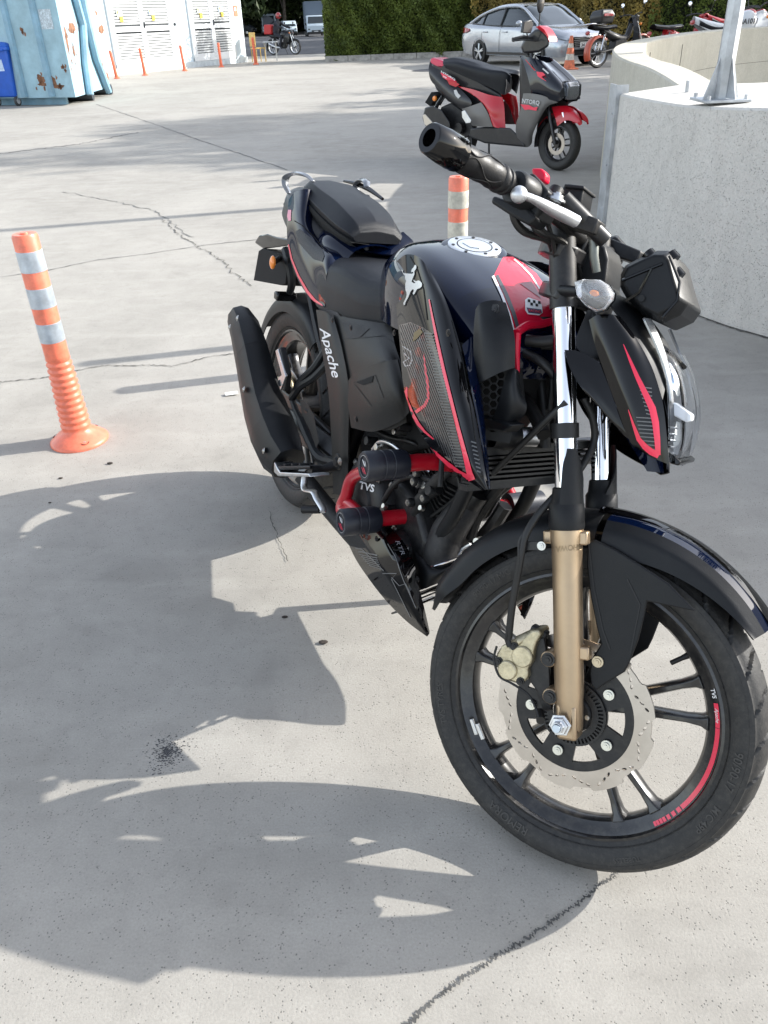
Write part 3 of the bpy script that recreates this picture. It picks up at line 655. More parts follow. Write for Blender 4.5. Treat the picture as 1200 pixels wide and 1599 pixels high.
def bolt(c, ax, r, h, parent, m=BOLT, xf=None, name='bolt', hexa=True):
    c = V(c); ax = V(ax).normalized(); b = MB(); b.lathe([(0, h), (r*.45, h), (r*.5, h*.72), (r*.95, h*.72), (r, h*.5), (r, -.001)], c, ax, 6 if hexa else 14)
    b.lathe([(0, h*.25), (r*1.45, h*.22), (r*1.5, -.001)], c, ax, 16); return b.build(name, m, parent, xf=xf)
def plate2d(outer, holes, thick, M, name, m, parent, xf=None, bevel=0, smooth=30):
    """flat plate with holes: outlines in 2D, placed by M, thickness centred"""
    cu = bpy.data.curves.new('p', 'CURVE'); cu.dimensions = '2D'; cu.fill_mode = 'BOTH'; cu.extrude = thick/2
    for L in [outer]+holes:
        sp = cu.splines.new('POLY'); sp.points.add(len(L)-1); sp.use_cyclic_u = True
        for p, q in zip(sp.points, L): p.co = (q[0], q[1], 0, 1)
    o = bpy.data.objects.new('p', cu); COL.objects.link(o); me = bpy.data.meshes.new_from_object(o.evaluated_get(bpy.context.evaluated_depsgraph_get()))
    b = MB(); b.add([M @ v.co for v in me.vertices], [tuple(p.vertices) for p in me.polygons]); bpy.data.objects.remove(o); bpy.data.curves.remove(cu); bpy.data.meshes.remove(me)
    bm = bmesh.new(); me = b.mesh('t', None, 0, fix=False); bm.from_mesh(me); bmesh.ops.remove_doubles(bm, verts=bm.verts, dist=1e-5); b2_ = MB(); bm.verts.index_update(); b2_.add([v.co for v in bm.verts], [tuple(v.index for v in f.verts) for f in bm.faces]); bm.free()
    return b2_.build(name, m, parent, smooth=smooth, xf=xf, bevel=bevel)
def circ(r, n=24, c=(0, 0), a0=0): return [(c[0]+r*cos(a0+2*pi*k/n), c[1]+r*sin(a0+2*pi*k/n)) for k in range(n)]
# ------------------------------------------------------------------ WHEELS (plane X-Z, axle along Y)
def tyre(c, R, rb, hw, name_, parent, xf, groove=True, gap=12, seg=720):
    prof = []      # (r, y) from right bead over the crown to the left bead
    half = [(rb, .72), (rb+.006, .80), (rb+.016, .92), ((rb+R)/2-.004, 1.0), ((rb+R)/2+.012, .985), (R-.017, .88), (R-.010, .74), (R-.0055, .56), (R-.002, .34), (R-.0004, .15)]
    half = [(V((a, b, 0))) for a, b in half]; fine = cr(half, 22)
    prof = [(p.x, -p.y*hw) for p in fine]+[(p.x, p.y*hw) for p in reversed(fine)]
    b = MB(); rings = []; c = V(c)
    for k in range(seg):
        a = 2*pi*k/seg; r_ = []
        for r, y in prof:
            q = r
            if groove:
                t = abs(y)/hw; sgn = 1 if y > 0 else -1
                if .08 < t < .95 and r > R-.026:
                    ph = (a/(2*pi)*(360/gap)+.85*t*t-.25*t+.5*(sgn > 0)) % 1
                    d = min(ph, 1-ph); w_ = .060*(1-.6*abs(t-.55))
                    if d < w_: q -= .0105*(1-(d/w_)**3)
            r_.append(c+V((q*cos(a), y, q*sin(a))))
        rings.append(r_)
    n = len(prof); rings.append(rings[0]); b.grid(rings)
    o = b.build(name_, RUB, parent, smooth=32, xf=xf)
    # sidewall ribs
    for s in (-1, 1):
        for rr, yy in ((rb+.0085, .855), (R-.026, .985)):
            MB().lathe([(rr-.0012, s*yy*hw-s*.001), (rr, s*(yy*hw+.0011)), (rr+.0012, s*yy*hw-s*.001)], c, (0, 1, 0), 120).build('sidewall_rib', RUB, o, xf=xf)
    return o
def ring_text(s, c, r, a, h, ybase, side, m, parent, xf, name='lettering', thick=.0006, bold=.0, shear=0, out=True, spread=1.0):
    t = text2d(s, 1.0, shear, bold); w_ = max(x for x, y in t[0]); b = MB(); k = h/.72
    vs = []
    for x, y in t[0]:
        ang = a-side*0 - (x-w_/2)*k*spread/r*(1 if out else -1)
        rr = r+(y-.35)*k*(1 if out else -1)
        vs.append(V(c)+V((rr*cos(ang), ybase(rr) if callable(ybase) else ybase, rr*sin(ang))))
    b.add(vs, t[1]); return b.build(name, m, parent, smooth=0, xf=xf, fix=False)
def wheel(cx, R, rb, hwt, hwr, parent, xf, name, ang0, rin, wr):
    root = MB(); c = V((cx, 0, R))
    pr = [(rb+.001, -hwr), (rb+.0015, -hwr-.003), (rb-.004, -hwr-.004), (rb-.006, -hwr+.004), (rb-.013, -hwr+.007), (rb-.0155, -hwr+.009), (rin+.004, -hwr+.014), (rin, -hwr+.020), (rin-.001, 0), (rin, hwr-.020), (rin+.004, hwr-.014), (rb-.0155, hwr-.009), (rb-.006, hwr-.004), (rb-.004, hwr+.004), (rb+.0015, hwr+.003), (rb+.001, hwr)]
    w_ = root.lathe(pr+[pr[0]], c, (0, 1, 0), 128).build(name, RIM, parent, smooth=28, xf=xf)
    t = tyre(c, R, rb, hwt, 'tyre', w_, xf)
    MB().lathe([(.012, -hwr-.015), (.036, -hwr-.015), (.040, -hwr-.008), (.036, 0), (.040, hwr+.008), (.036, hwr+.015), (.012, hwr+.015)], c, (0, 1, 0), 40).build('hub', RIM, w_, xf=xf)
    for k in range(5):
        for s in (-1, 1):
            am = ang0+k*2*pi/5; a1 = am+s*rad(5); a2 = am+s*rad(9.5)
            p1 = c+V((.034*cos(a1), 0, .034*sin(a1))); p2 = c+V(((rin+.004)*cos(a2), 0, (rin+.004)*sin(a2))); d = (p2-p1).normalized(); nn = V((-d.z, 0, d.x)); b = MB(); rr = []
            for f, wd, dp in ((0, .013, .020), (.3, .0085, .017), (.8, .0075, .014), (.93, .010, .016), (1, .018, .020)):
                q = p1.lerp(p2, f); rr.append([q+nn*wd+V((0, -dp*.4, 0)), q+nn*wd*.55+V((0, -dp, 0)), q-nn*wd*.55+V((0, -dp, 0)), q-nn*wd+V((0, -dp*.4, 0)), q-nn*wd+V((0, dp*.4, 0)), q-nn*wd*.55+V((0, dp, 0)), q+nn*wd*.55+V((0, dp, 0)), q+nn*wd+V((0, dp*.4, 0))])
            b.rings(rr).build('spoke', RIM, w_, smooth=30, xf=xf, bevel=.0015)
    return w_, t, c
fw, ft, FC = wheel(1.353, .297, .2335, .0455, .030, bike, XF, 'front_wheel', rad(33), .203, 0)
# valve, balance weights
av = rad(54.7); d = V((cos(av), 0, sin(av))); MB().tube([FC+d*.204, FC+d*.19, FC+d*.170], [.006, .0042, .0042], 10).build('valve_stem', RUBS, fw, xf=XF)
for a, r_ in ((-137, .2115), (-134, .2025)):
    q = rad(a); MB().box(FC+V((cos(q)*r_, -.028, sin(q)*r_)), (.007, .006, .030), Matrix.Rotation(-q, 3, 'Y')).build('balance_weight', ALU, fw, xf=XF, bevel=.001)
# red rim tape with lettering, right-hand side
def arc_band(c, r0, r1, a0, a1, y, n, m, parent, xf, name):
    b = MB(); b.grid([[c+V((r*cos(a), y(r) if callable(y) else y, r*sin(a))) for r in (r0, r1)] for a in [a0+(a1-a0)*k/n for k in range(n+1)]]); return b.build(name, m, parent, smooth=0, xf=xf, fix=False)
yr = lambda r: -.030+.007+(.2335-.013-r)*(-.4)-.0030 if False else -.0265+(.2335-r-.006)*.35-.0012
ytape = lambda r: -.0272+(.2275-r)*.43
arc_band(FC, .2185, .2255, rad(23), rad(-17), ytape, 40, RLN, fw, XF, 'rim_tape')
for a in (-18.7, -21.7, -24.5, -26.8, -28.5, -30.1, -31.5): arc_band(FC, .2185, .2255, rad(a+.6+.5*((a+31.5)/13)), rad(a-.6-.35*((a+31.5)/13)), ytape, 3, RLN, fw, XF, 'rim_tape')
arc_band(FC, .2185, .2255, rad(33.5), rad(23.2), ytape, 20, RLN, fw, XF, 'rim_tape')
ring_text('TVS', FC, .2222, rad(37.6), .0068, lambda r: ytape(r)-.0006, 1, WHT, fw, XF, bold=.02)
ring_text('Apache', FC, .2221, rad(28.4), .0056, lambda r: ytape(r)-.0008, 1, WHT, fw, XF, shear=.3)
RUBL = mat('raised_rubber', (.052, .049, .045), .6, var=.1)
SWP = [(.2335, .72), (.2395, .80), (.2495, .92), (.26125, 1.0), (.27725, .985), (.280, .88)]
def ysw(r):
    for (r0, k0), (r1, k1) in zip(SWP, SWP[1:]):
        if r <= r1: return -.0455*(k0+(k1-k0)*(r-r0)/(r1-r0))-.0022
    return -.0455*.88-.002
ring_text('90/90-17', FC, .2585, rad(10), .0135, ysw, 1, RUBL, ft, XF, bold=.01)
ring_text('M/C 49P', FC, .2585, rad(-11), .0115, ysw, 1, RUBL, ft, XF, bold=.01)
ring_text('TUBELESS', FC, .2610, rad(-47), .0080, ysw, 1, RUBL, ft, XF)
ring_text('REMORA', FC, .2580, rad(-96), .0150, ysw, 1, RUBL, ft, XF)
ring_text('TVS TYRES', FC, .2600, rad(-150), .0120, ysw, 1, RUBL, ft, XF)
ring_text('90/90-17 M/C', FC, .2600, rad(150), .0110, ysw, 1, RUBL, ft, XF)
# brake disc
MD = Matrix(((1, 0, 0, FC.x), (0, 0, -1, -.060), (0, 1, 0, FC.z), (0, 0, 0, 1)))
def petal(a):
    w_ = cos(a*9); return .1350-.0062*(1 if w_ < -.55 else 0 if w_ > -.30 else (-.30-w_)/.25)
oc = [(petal(a)*cos(a), petal(a)*sin(a)) for a in [2*pi*k/216 for k in range(216)]]
holes = [circ(.1015, 90)]
for k in range(18):
    for j in (-1, 0, 1):
        a = 2*pi*k/18+j*rad(5.4); r = .1185+j*.0052*(1 if k % 2 else -1); d = V((cos(a), sin(a))); n2_ = V((-sin(a), cos(a))); ax1 = (n2_*.8+d*.6*(1 if k % 2 else -1)).normalized(); ax2 = V((-ax1.y, ax1.x))
        holes.append([tuple(d*r+ax1*.0044*cos(t)+ax2*.0021*sin(t)) for t in [2*pi*q/10 for q in range(10)]])
dsk = plate2d(oc, holes, .0042, MD, 'brake_disc', STL, fw, XF)
ca = [(.1022*cos(2*pi*k/120), .1022*sin(2*pi*k/120)) for k in range(120)]; hs = [circ(.040, 40)]
for k in range(5):
    am = rad(-15)+k*2*pi/5; out_ = []
    for f in range(13): a = am+rad(36)+rad(-17+34*f/12); out_.append((.0865*cos(a), .0865*sin(a)))
    for f in range(9): a = am+rad(36)+rad(12-24*f/8); out_.append((.058*cos(a), .058*sin(a)))
    hs.append(out_)
plate2d(ca, hs, .006, MD @ Matrix.Translation((0, 0, -.002)), 'disc_carrier', BLKM, fw, XF)
for k in range(5):
    a = rad(-15)+k*2*pi/5; p = FC+V((.0735*cos(a), -.0655, .0735*sin(a))); bolt(p, (0, -1, 0), .0062, .006, fw, mat('bolt_pale', (.66, .65, .58), .35, metal=.8), XF, 'disc_bolt', False)
# ABS tone ring
MT = Matrix(((1, 0, 0, FC.x), (0, 0, -1, -.0655), (0, 1, 0, FC.z), (0, 0, 0, 1))); hs = [circ(.034, 40)]
for k in range(48):
    a = 2*pi*k/48; w_ = rad(2.0); hs.append([(.0445*cos(a-w_), .0445*sin(a-w_)), (.053*cos(a-w_), .053*sin(a-w_)), (.053*cos(a+w_), .053*sin(a+w_)), (.0445*cos(a+w_), .0445*sin(a+w_))])
plate2d(circ(.0565, 96), hs, .0022, MT, 'abs_ring', BLKM, fw, XF)
MB().lathe([(.0, -.072), (.030, -.072), (.033, -.066), (.034, -.05), (.034, .05)], FC, (0, 1, 0), 32).build('hub_cover', BLKM, fw, xf=XF)
for k in range(5): a = rad(20)+k*2*pi/5; bolt(FC+V((.027*cos(a), -.072, .027*sin(a))), (0, -1, 0), .0028, .002, fw, BOLT, XF, 'hub_screw', False)
MB().cyl(FC+V((0, -.145, 0)), FC+V((0, .14, 0)), .0085, seg=16).build('axle', ALU, fw, xf=XF)
b = MB().lathe([(0, .010), (.0085, .010), (.0105, .006), (.0145, .006), (.0155, .002), (.0155, 0), (.019, 0), (.019, -.003), (.0, -.003)], FC+V((0, -.130, 0)), (0, -1, 0), 6); nut = b.build('axle_nut', ALU, fw, smooth=20, xf=XF, bevel=.0008)
MB().lathe([(0, .018), (.0065, .018), (.0075, .016), (.0075, 0)], FC+V((0, -.130, 0)), (0, -1, 0), 16).build('axle_end', mat('zinc_blue', (.50, .58, .68), .3, metal=1.), nut, xf=XF)

# ------------------------------------------------------------------ FORK
def FA(z, y): return V((1.2175+(.613-z)*.4495, y, z))
fdir = (FA(0, 0)-FA(1, 0)).normalized(); fpr = V((-fdir.z, 0, fdir.x)); fpr = fpr if fpr.x > 0 else -fpr
for s, nm in ((-1, 'fork_leg'), (1, 'fork_leg')):
    y = s*.098; fl = MB().tube([FA(.57, y), FA(.935, y)], .0180, 28).build('fork_leg', CHR, bike, xf=XF)
    b = MB(); o = FA(.598, y); L = (FA(.598, y)-FA(.285, y)).length
    b.lathe([(.0, -.001), (.0215, 0), (.0262, .001), (.0265, .012), (.0262, .030), (.0245, .040), (.0238, .10), (.0238, L-.065), (.0225, L-.05), (.0215, L-.006), (.019, L), (0, L)], o, fdir, 36)
    lo = b.build('lower_leg', GOLD, fl, xf=XF)
    q = FA(.300, y); MB().box(q+V((0, s*-.000, 0)), (.034, .040, .060), Matrix.Rotation(-.42, 3, 'Y')).build('axle_clamp', GOLD, lo, xf=XF, bevel=.006, seg=3)
    b = MB().lathe([(.0185, -.052), (.0215, -.050), (.024, -.030), (.0285, -.024), (.0290, .010), (.0275, .016), (.026, .016)], FA(.602, y), fdir, 32); b.build('dust_cover', MATT, fl, xf=XF)
    # fork guard fin rising at the front of the stanchion
    c0 = FA(.60, y); rows = []
    for z, a0, a1 in ((.600, -75, 100), (.625, -60, 95), (.655, -20, 88), (.685, 15, 80), (.705, 35, 62)):
        cc = FA(z, y); rows.append([cc+(fpr*cos(rad(a))+V((0, s, 0))*sin(rad(a)))*.0275 for a in [a0+(a1-a0)*k/8 for k in range(9)]])
    MB().surf(rows, 14, 12).build('fork_guard', MATT, fl, xf=XF, solid=.003)
    MB().tube([FA(.905, y), FA(1.035, y)], [.0215, .0205], 24).build('upper_tube', BLKM, fl, xf=XF)
    if s < 0: MB().lathe([(.0205, 0), (.0215, .001), (.0215, .023), (.0205, .024)], FA(.742, y), fdir, 24).build('tie_band', HOSE, fl, xf=XF)
    # lugs: caliper mounts and fender mounts
    for z, dx in ((.392, -.030), (.335, -.028)) if s < 0 else ((.40, -.02),):
        q = FA(z, y); MB().cyl(q+fpr*dx+V((0, -.014, 0)), q+fpr*dx+V((0, .014, 0)), .0135, seg=20).build('caliper_lug', GOLD, lo, xf=XF, bevel=.002)
        MB().box(q+fpr*dx*.6, (.03, .022, .024), Matrix.Rotation(-.42, 3, 'Y')).build('lug_web', GOLD, lo, xf=XF, bevel=.003)
        if s < 0: bolt(q+fpr*dx+V((0, -.014, 0)), (0, -1, 0), .008, .005, lo, BLKM, XF, 'caliper_bolt', False)
    for z in (.405, .575): 
        q = FA(z, y)+fpr*.022; MB().box(q, (.028, .018, .022), Matrix.Rotation(-.42, 3, 'Y')).build('fender_lug', GOLD, lo, xf=XF, bevel=.003)
    q = FA(.575, y)-fpr*.026; MB().box(q, (.024, .014, .022), Matrix.Rotation(-.42, 3, 'Y')).build('hose_lug', GOLD, lo, xf=XF, bevel=.003)
    if s < 0: RIGHT_LOW = lo
# SHOWA cast on the right leg, reads upside down
t = text2d('SHOWA', 1.0, 0, .012)
tr = bvh(RIGHT_LOW)
drape('lettering', *place2d(t, (909, 850), (-11.0, 1.0), (0, 13)), mat('gold_shade', (.33, .25, .16), .45, metal=.9), RIGHT_LOW, tr, fb, -.12, .0008, edge=5)
# triple clamps
for z, w_ in ((.985, .125), (.925, .122)):
    c = FA(z, 0); MB().prism([c+V((a, b_, -.012)) for a, b_ in ((.024, -.10), (.024, .10), (.0, w_), (-.026, .105), (-.062, .045), (-.070, 0), (-.062, -.045), (-.026, -.105), (0, -w_))], (0, 0, .024)).build('triple_clamp', BLKM, bike, xf=XF, bevel=.004)
    
MB().cyl(FA(.99, 0)-fpr*.03, FA(.90, 0)-fpr*.03, .02, seg=20).build('steering_head', BLKM, bike, xf=XF)
# ------------------------------------------------------------------ FRONT FENDER
rows = []
for k in range(15):
    a = rad(176-k*(176-54)/14); f = k/14
    R_c = .322+.010*sin(pi*min(1, f*1.3)) - .004*(f > .9)
    hw_ = .062 if f > .05 else .03
    sk = .040*(1-.15*f) if f < .6 else .036-.030*(f-.6)/.4
    if f < .12: sk *= .3+5.5*f
    r_ = []
    for y, dr in ((-hw_-.004, -sk), (-hw_-.001, -sk*.45), (-hw_+.010, -.004), (-hw_+.030, .006), (0, .010), (hw_-.030, .006), (hw_-.010, -.004), (hw_+.001, -sk*.45), (hw_+.004, -sk)):
        rr = R_c+dr; r_.append(FC+V((rr*cos(a), y*(1 if f < .85 else 1-.35*(f-.85)/.15), rr*sin(a))))
    rows.append(r_)
fen = MB().surf(rows[:9], 40, 40).build('front_fender', MATT, bike, smooth=60, xf=XF, solid=.003)
fr2 = []
for k in range(9):
    f = k/8; a = rad(104-f*51); Rr = .335+.004*sin(pi*f); w0 = .066-.012*f
    fr2.append([FC+V((r_*cos(a), y, r_*sin(a))) for y, r_ in ((-w0-.006, Rr-.058+.040*f**1.5), (-w0-.002, Rr-.022+.006*f), (-w0+.012, Rr-.003), (-w0+.030, Rr+.003), (-.010, Rr+.004), (0, Rr+.006), (.010, Rr+.004), (w0-.03, Rr+.003), (w0-.012, Rr-.003), (w0+.002, Rr-.022+.006*f), (w0+.006, Rr-.058+.040*f**1.5))])
def sub(rows_, a, b_): return [r[a:b_] for r in rows_]
for a, b_, m, nm in ((0, 3, MATT, 'fender_side'), (2, 5, NAVY, 'fender_stripe'), (4, 7, BLK, 'fender_crown'), (6, 9, NAVY, 'fender_stripe'), (8, 11, MATT, 'fender_side')):
    MB().surf(sub(fr2, a, b_), 36, 10, lv=True).build(nm, m, fen, smooth=35, xf=XF, solid=.0028)
# raised crown blade
cb = [[FC+V(((.342+h_)*cos(a), y, (.342+h_)*sin(a))) for y, h_ in ((-.024, -.001), (-.012, .003), (0, .005), (.012, .003), (.024, -.001))] for a in [rad(108-k*57/16) for k in range(17)]]
MB().grid(cb).build('crown_blade', BLK, fen, smooth=40, xf=XF, solid=.003)
# stay plates with bolt, both sides
stay = [(919, 846), (928, 843), (960, 858), (1002, 884), (1045, 912), (1088, 956), (1030, 944), (1011, 940), (1007, 960), (997, 1000), (990, 1018), (984, 1034), (976, 1050), (950, 1066), (931, 1079), (923, 1070), (921, 1052), (924, 1030), (939, 1006), (932, 980), (922, 930), (916, 880)]
sp = [S(u, v, -.080) for u, v in stay]
for s in (1, -1):
    pts = [V((p.x, p.y*s, p.z)) for p in sp]; st = MB().prism(pts, V((0, .006*s, 0))).build('fender_stay', MATT, fen, xf=XF, bevel=.0025, seg=3)
    if s == 1:
        bolt(S(934, 1034, -.082), (0, -1, 0), .0065, .005, st, mat('bolt_gold', (.5, .42, .3), .4, metal=.9), XF)
        for L_, w_ in (([(920, 850), (928, 920), (942, 985), (953, 1015)], 2.2), ([(980, 905), (1000, 945), (985, 1020)], 2.0)):
            drape('crease', *strip2d(L_, w_), mat('crease_dark', (.010, .010, .011), .6), st, None, fs, -.0805, .0006, xf=XF, edge=30)
# slim side blade between stay and crown
# ------------------------------------------------------------------ BRAKE CALIPER
cal = MB().prism([S(u, v, -.098) for u, v in [(783, 1010), (792, 1005), (798, 1012), (806, 1010), (814, 1000), (830, 985), (842, 984), (846, 992), (838, 1004), (834, 1018), (832, 1034), (824, 1046), (826, 1056), (820, 1066), (806, 1068), (794, 1064), (780, 1052), (776, 1036), (775, 1022)]], (0, .045, 0)).build('brake_caliper', CAL, bike, xf=XF, bevel=.004, seg=3)
for (u, v, r_) in ((816, 1026, .0185), (793, 1047, .0170)):
    MB().lathe([(0, .004), (r_-.002, .004), (r_, .002), (r_+.0005, -.006)], S(u, v, -.099), (0, -1, 0), 30).build('piston_cover', CAL, cal, xf=XF)
for (u, v) in ((803, 1010), (779, 1033), (813, 1065)): bolt(S(u, v, -.099), (0, -1, 0), .005, .005, cal, BLKM, XF, 'caliper_bolt', False)
MB().cyl(S(808, 1002, -.095), S(838, 988, -.080), .0085, seg=14).build('slide_pin', CAL, cal, xf=XF)
MB().box(S(842, 990, -.075), (.03, .018, .022)).build('pad_bracket', ENG, cal, xf=XF, bevel=.003)
MB().prism([S(u, v, -.086) for u, v in [(822, 1000), (850, 996), (858, 1040), (862, 1110), (848, 1112), (838, 1080), (826, 1062)]], (0, .008, 0)).build('caliper_bracket', BLKM, cal, xf=XF, bevel=.002)
MB().tube([S(u, v, -.100) for u, v in [(797, 1010), (793, 1000), (795, 992)]], [.0055, .005, .006], 10).build('hose_fitting', BLKM, cal, xf=XF)
# hose to caliper and ABS lead
hs_ = [S(795, 996, -.105), S(800, 950, -.115), S(812, 880, -.125), S(820, 840, -.125), S(838, 808, -.115), S(866, 776, -.10), S(905, 735, -.06), S(928, 690, -.04), S(925, 650, -.05), S(912, 622, -.06)]
MB().tube(hs_, .0062, 12, smooth=60).build('brake_hose', HOSE, bike, xf=XF)
MB().tube([S(790, 1000, -.11), S(800, 940, -.12), S(810, 880, -.13), S(812, 845, -.13), S(830, 820, -.12)], .0024, 8, smooth=40).build('sensor_lead', HOSE, bike, xf=XF)
MB().tube([S(776, 1010, -.10), S(772, 1030, -.10), S(780, 1056, -.10), S(800, 1068, -.10), S(825, 1085, -.10), S(838, 1108, -.11), S(842, 1122, -.12)], .0022, 8, smooth=40).build('sensor_lead', HOSE, bike, xf=XF)
MB().cyl(S(843, 1112, -.098), S(845, 1126, -.118), .0075, seg=14).build('speed_sensor', HOSE, bike, xf=XF)
o = MB().prism([S(u, v, -.121) for u, v in [(816, 846), (850, 846), (850, 860), (816, 860)]], (0, .002, 0)).build('hose_clip', BLKM, bike, xf=XF, bevel=.0008); bolt(S(846, 853, -.124), (0, -1, 0), .005, .004, o, BOLT, XF)
# ------------------------------------------------------------------ HANDLEBAR
hb = [(.958, -.395, 1.042), (.985, -.31, 1.040), (1.022, -.21, 1.032), (1.048, -.13, 1.022), (1.055, -.07, 1.015), (1.055, 0, 1.012), (1.055, .07, 1.015), (1.048, .13, 1.022), (1.022, .21, 1.032), (.985, .31, 1.040), (.958, .395, 1.042)]
bar = MB().tube(hb, .0115, 16, smooth=60).build('handlebar', BLKM, bike, xf=XF)
for s in (-1, 1):
    tip = V((.955, s*.405, 1.043)); inn = V((1.000, s*.262, 1.037)); ax = (tip-inn).normalized(); L = (tip-inn).length
    prof = [(.0175, 0), (.0185, .002), (.0185, .006), (.0165, .008), (.0165, .012), (.0195, .014), (.0195, .018), (.0170, .021)]
    n = 22; prof += [(.0182+.0006*sin(k*.9), .024+(L-.066)*k/n) for k in range(n+1)]
    MB().lathe(prof, inn, ax, 30, (True, False)).build('grip', RUBS, bar, xf=XF)
    g_ = MB().lathe([(.0165, L-.050), (.0220, L-.048), (.0228, L-.043), (.0222, L-.038), (.0232, L-.036), (.0222, L-.018), (.0196, L+.006), (.0180, L+.008), (.0112, L+.008), (.0105, L-.012), (0, L-.012)], inn, ax, 34, (True, False)).build('bar_end', BLK, bar, xf=XF)
    # raised flowing ribs on the grip
    n1_ = ax.orthogonal().normalized(); n2_ = ax.cross(n1_)
    for q in range(6):
        pts = []
        for k in range(14):
            t = k/13; an = q*pi/3+.75*sin(t*2*pi)*(1 if q % 2 else -1)*.6; pts.append(inn+ax*(.028+(L-.070)*t)+(n1_*cos(an)+n2_*sin(an))*.0188)
        MB().tube(pts, .0011, 6, smooth=28).build('grip_rib', RUBS, bar, xf=XF)
    hq = V((1.015, s*.235, 1.035)); MB().lathe([(.016, -.022), (.022, -.020), (.0235, -.010), (.0235, .016), (.021, .020), (.014, .022)], hq, ax, 26, (True, True)).build('switch_ring', MATT, bar, xf=XF)
    MB().rings([[hq-ax*.012+V((x, 0, z)) for x, z in ((-.026, -.026), (.024, -.030), (.030, .012), (-.004, .030), (-.028, .016))], [hq-ax*.055+V((x, 0, z)) for x, z in ((-.024, -.024), (.022, -.028), (.026, .008), (-.004, .024), (-.026, .012))]]).build('switch_housing', MATT, bar, xf=XF, bevel=.004, seg=3)
    # lever and perch
    pv = V((1.095, s*.135, 1.030)); 
    MB().rings([[pv+V((x, s*.018, z)) for x, z in ((-.055, -.012), (.012, -.014), (.012, .008), (-.055, .012))], [pv+V((x, -s*.028, z)) for x, z in ((-.055, -.014), (.010, -.014), (.010, .008), (-.055, .014))]]).build('lever_perch', BLKM, bar, xf=XF, bevel=.003)
    lv = [pv+V((.004, s*-.004, 0)), pv+V((.010, s*.030, .002)), pv+V((.004, s*.080, .004)), pv+V((-.020, s*.140, .006)), pv+V((-.038, s*.180, .006))]
    if s > 0: MB().tube(lv, [.009, .0075, .0065, .006, .006], 12, smooth=30, sq=.75).build('lever', ALU, bar, xf=XF).__setitem__('label', 'left clutch lever')
# right brake lever traced from the photograph: short adjustable silver lever with a ball end
LV = [S(900, 346, -.185), S(884, 338, -.20), S(866, 329, -.225), S(848, 319, -.25), S(833, 311, -.268), S(820, 306, -.28), S(812, 303, -.288)]
lev = MB().tube(LV, [.012, .0125, .0118, .0095, .0075, .0072, .0072], 14, smooth=36, sq=.75).build('brake_lever', mat('cast_silver', (.60, .61, .63), .36, metal=.92, bump=.2, bs=300), bar, xf=XF)
MB().ball(S(811, 304, -.288), .0115, 16, 12).build('lever_ball', MATS['cast_silver'], lev, xf=XF)
bolt(S(869, 312, -.215)+V((0, 0, 0)), (0, 0, 1), .009, .010, lev, ALU, XF, 'adjuster', False)
# master cylinder, reservoir, red kill switch
mc = V(S(932, 352, -.135)); MB().tube([S(880, 310, -.165), S(905, 335, -.15), S(945, 375, -.115)], .0125, 14).build('master_cylinder', BLKM, bar, xf=XF)
R4 = [S(884, 322, -.13), S(905, 345, -.10)]
rc = [S(u, v, -.125) for u, v in ((872, 300), (884, 286), (913, 290), (906, 328), (893, 345), (872, 322))]
res = MB().prism(rc, (-.004, .062, .0)).build('fluid_reservoir', MATT, bar, xf=XF, bevel=.004, seg=3)
MB().prism([p+V((0, -.004, .0)) for p in [S(u, v, -.128) for u, v in ((883, 288), (914, 291), (914, 297), (882, 294))]], (-.004, .070, .002)).build('reservoir_lid', MATT, res, xf=XF, bevel=.002)
trs = bvh(res)
for i, s in enumerate(('WARNING', 'USE ONLY', 'DOT 4')): drape('lettering', *place2d(text2d(s, 1), (888+i*3.2, 318-i*0), (-.6+.6, -3.0), (3.0, 0)), SLVP, res, trs, fb, -.14, .0006)
MB().cyl(S(870, 298, -.16), S(862, 312, -.17), .012, seg=16).build('brake_switch', MATT, bar, xf=XF)
kill = MB().prism([S(u, v, -.20) for u, v in ((829, 262), (846, 262), (853, 270), (851, 284), (840, 284), (832, 274))], (0, .022, 0)).build('kill_switch', RED, bar, xf=XF, bevel=.004, seg=3)
# banjo fitting and spring-wrapped hose below the master cylinder
MB().tube([S(925, 366, -.115), S(928, 380, -.112), S(928, 400, -.108), S(932, 425, -.10)], [.006, .0075, .0070, .0062], 12).build('banjo_hose', mat('banjo_steel', (.16, .17, .16), .4, metal=.8), bike, xf=XF)
MB().cyl(S(925, 364, -.118), S(930, 376, -.110), .0085, seg=12).build('banjo_bolt', BOLT, bike, xf=XF)
# bundle of cables under the right switch
for pts, r in (([S(800, 322, -.22), S(805, 345, -.21), S(820, 362, -.19), S(850, 372, -.15), S(872, 385, -.10), S(900, 415, -.05), S(905, 455, -.02)], .0062), ([S(826, 335, -.21), S(838, 360, -.19), S(862, 372, -.14), S(890, 392, -.09), S(905, 440, -.04)], .0045), ([S(845, 345, -.19), S(850, 362, -.17), S(880, 378, -.12), S(898, 400, -.08), S(912, 450, -.03)], .004), ([S(812, 352, -.2), S(830, 368, -.17), S(858, 378, -.13), S(866, 420, -.09), S(870, 480, -.05)], .0045), ([S(856, 350, -.17), S(865, 385, -.13), S(872, 440, -.08), S(878, 470, -.06)], .0035)):
    MB().tube(pts, r, 8, smooth=40).build('cable', HOSE, bike, xf=XF)
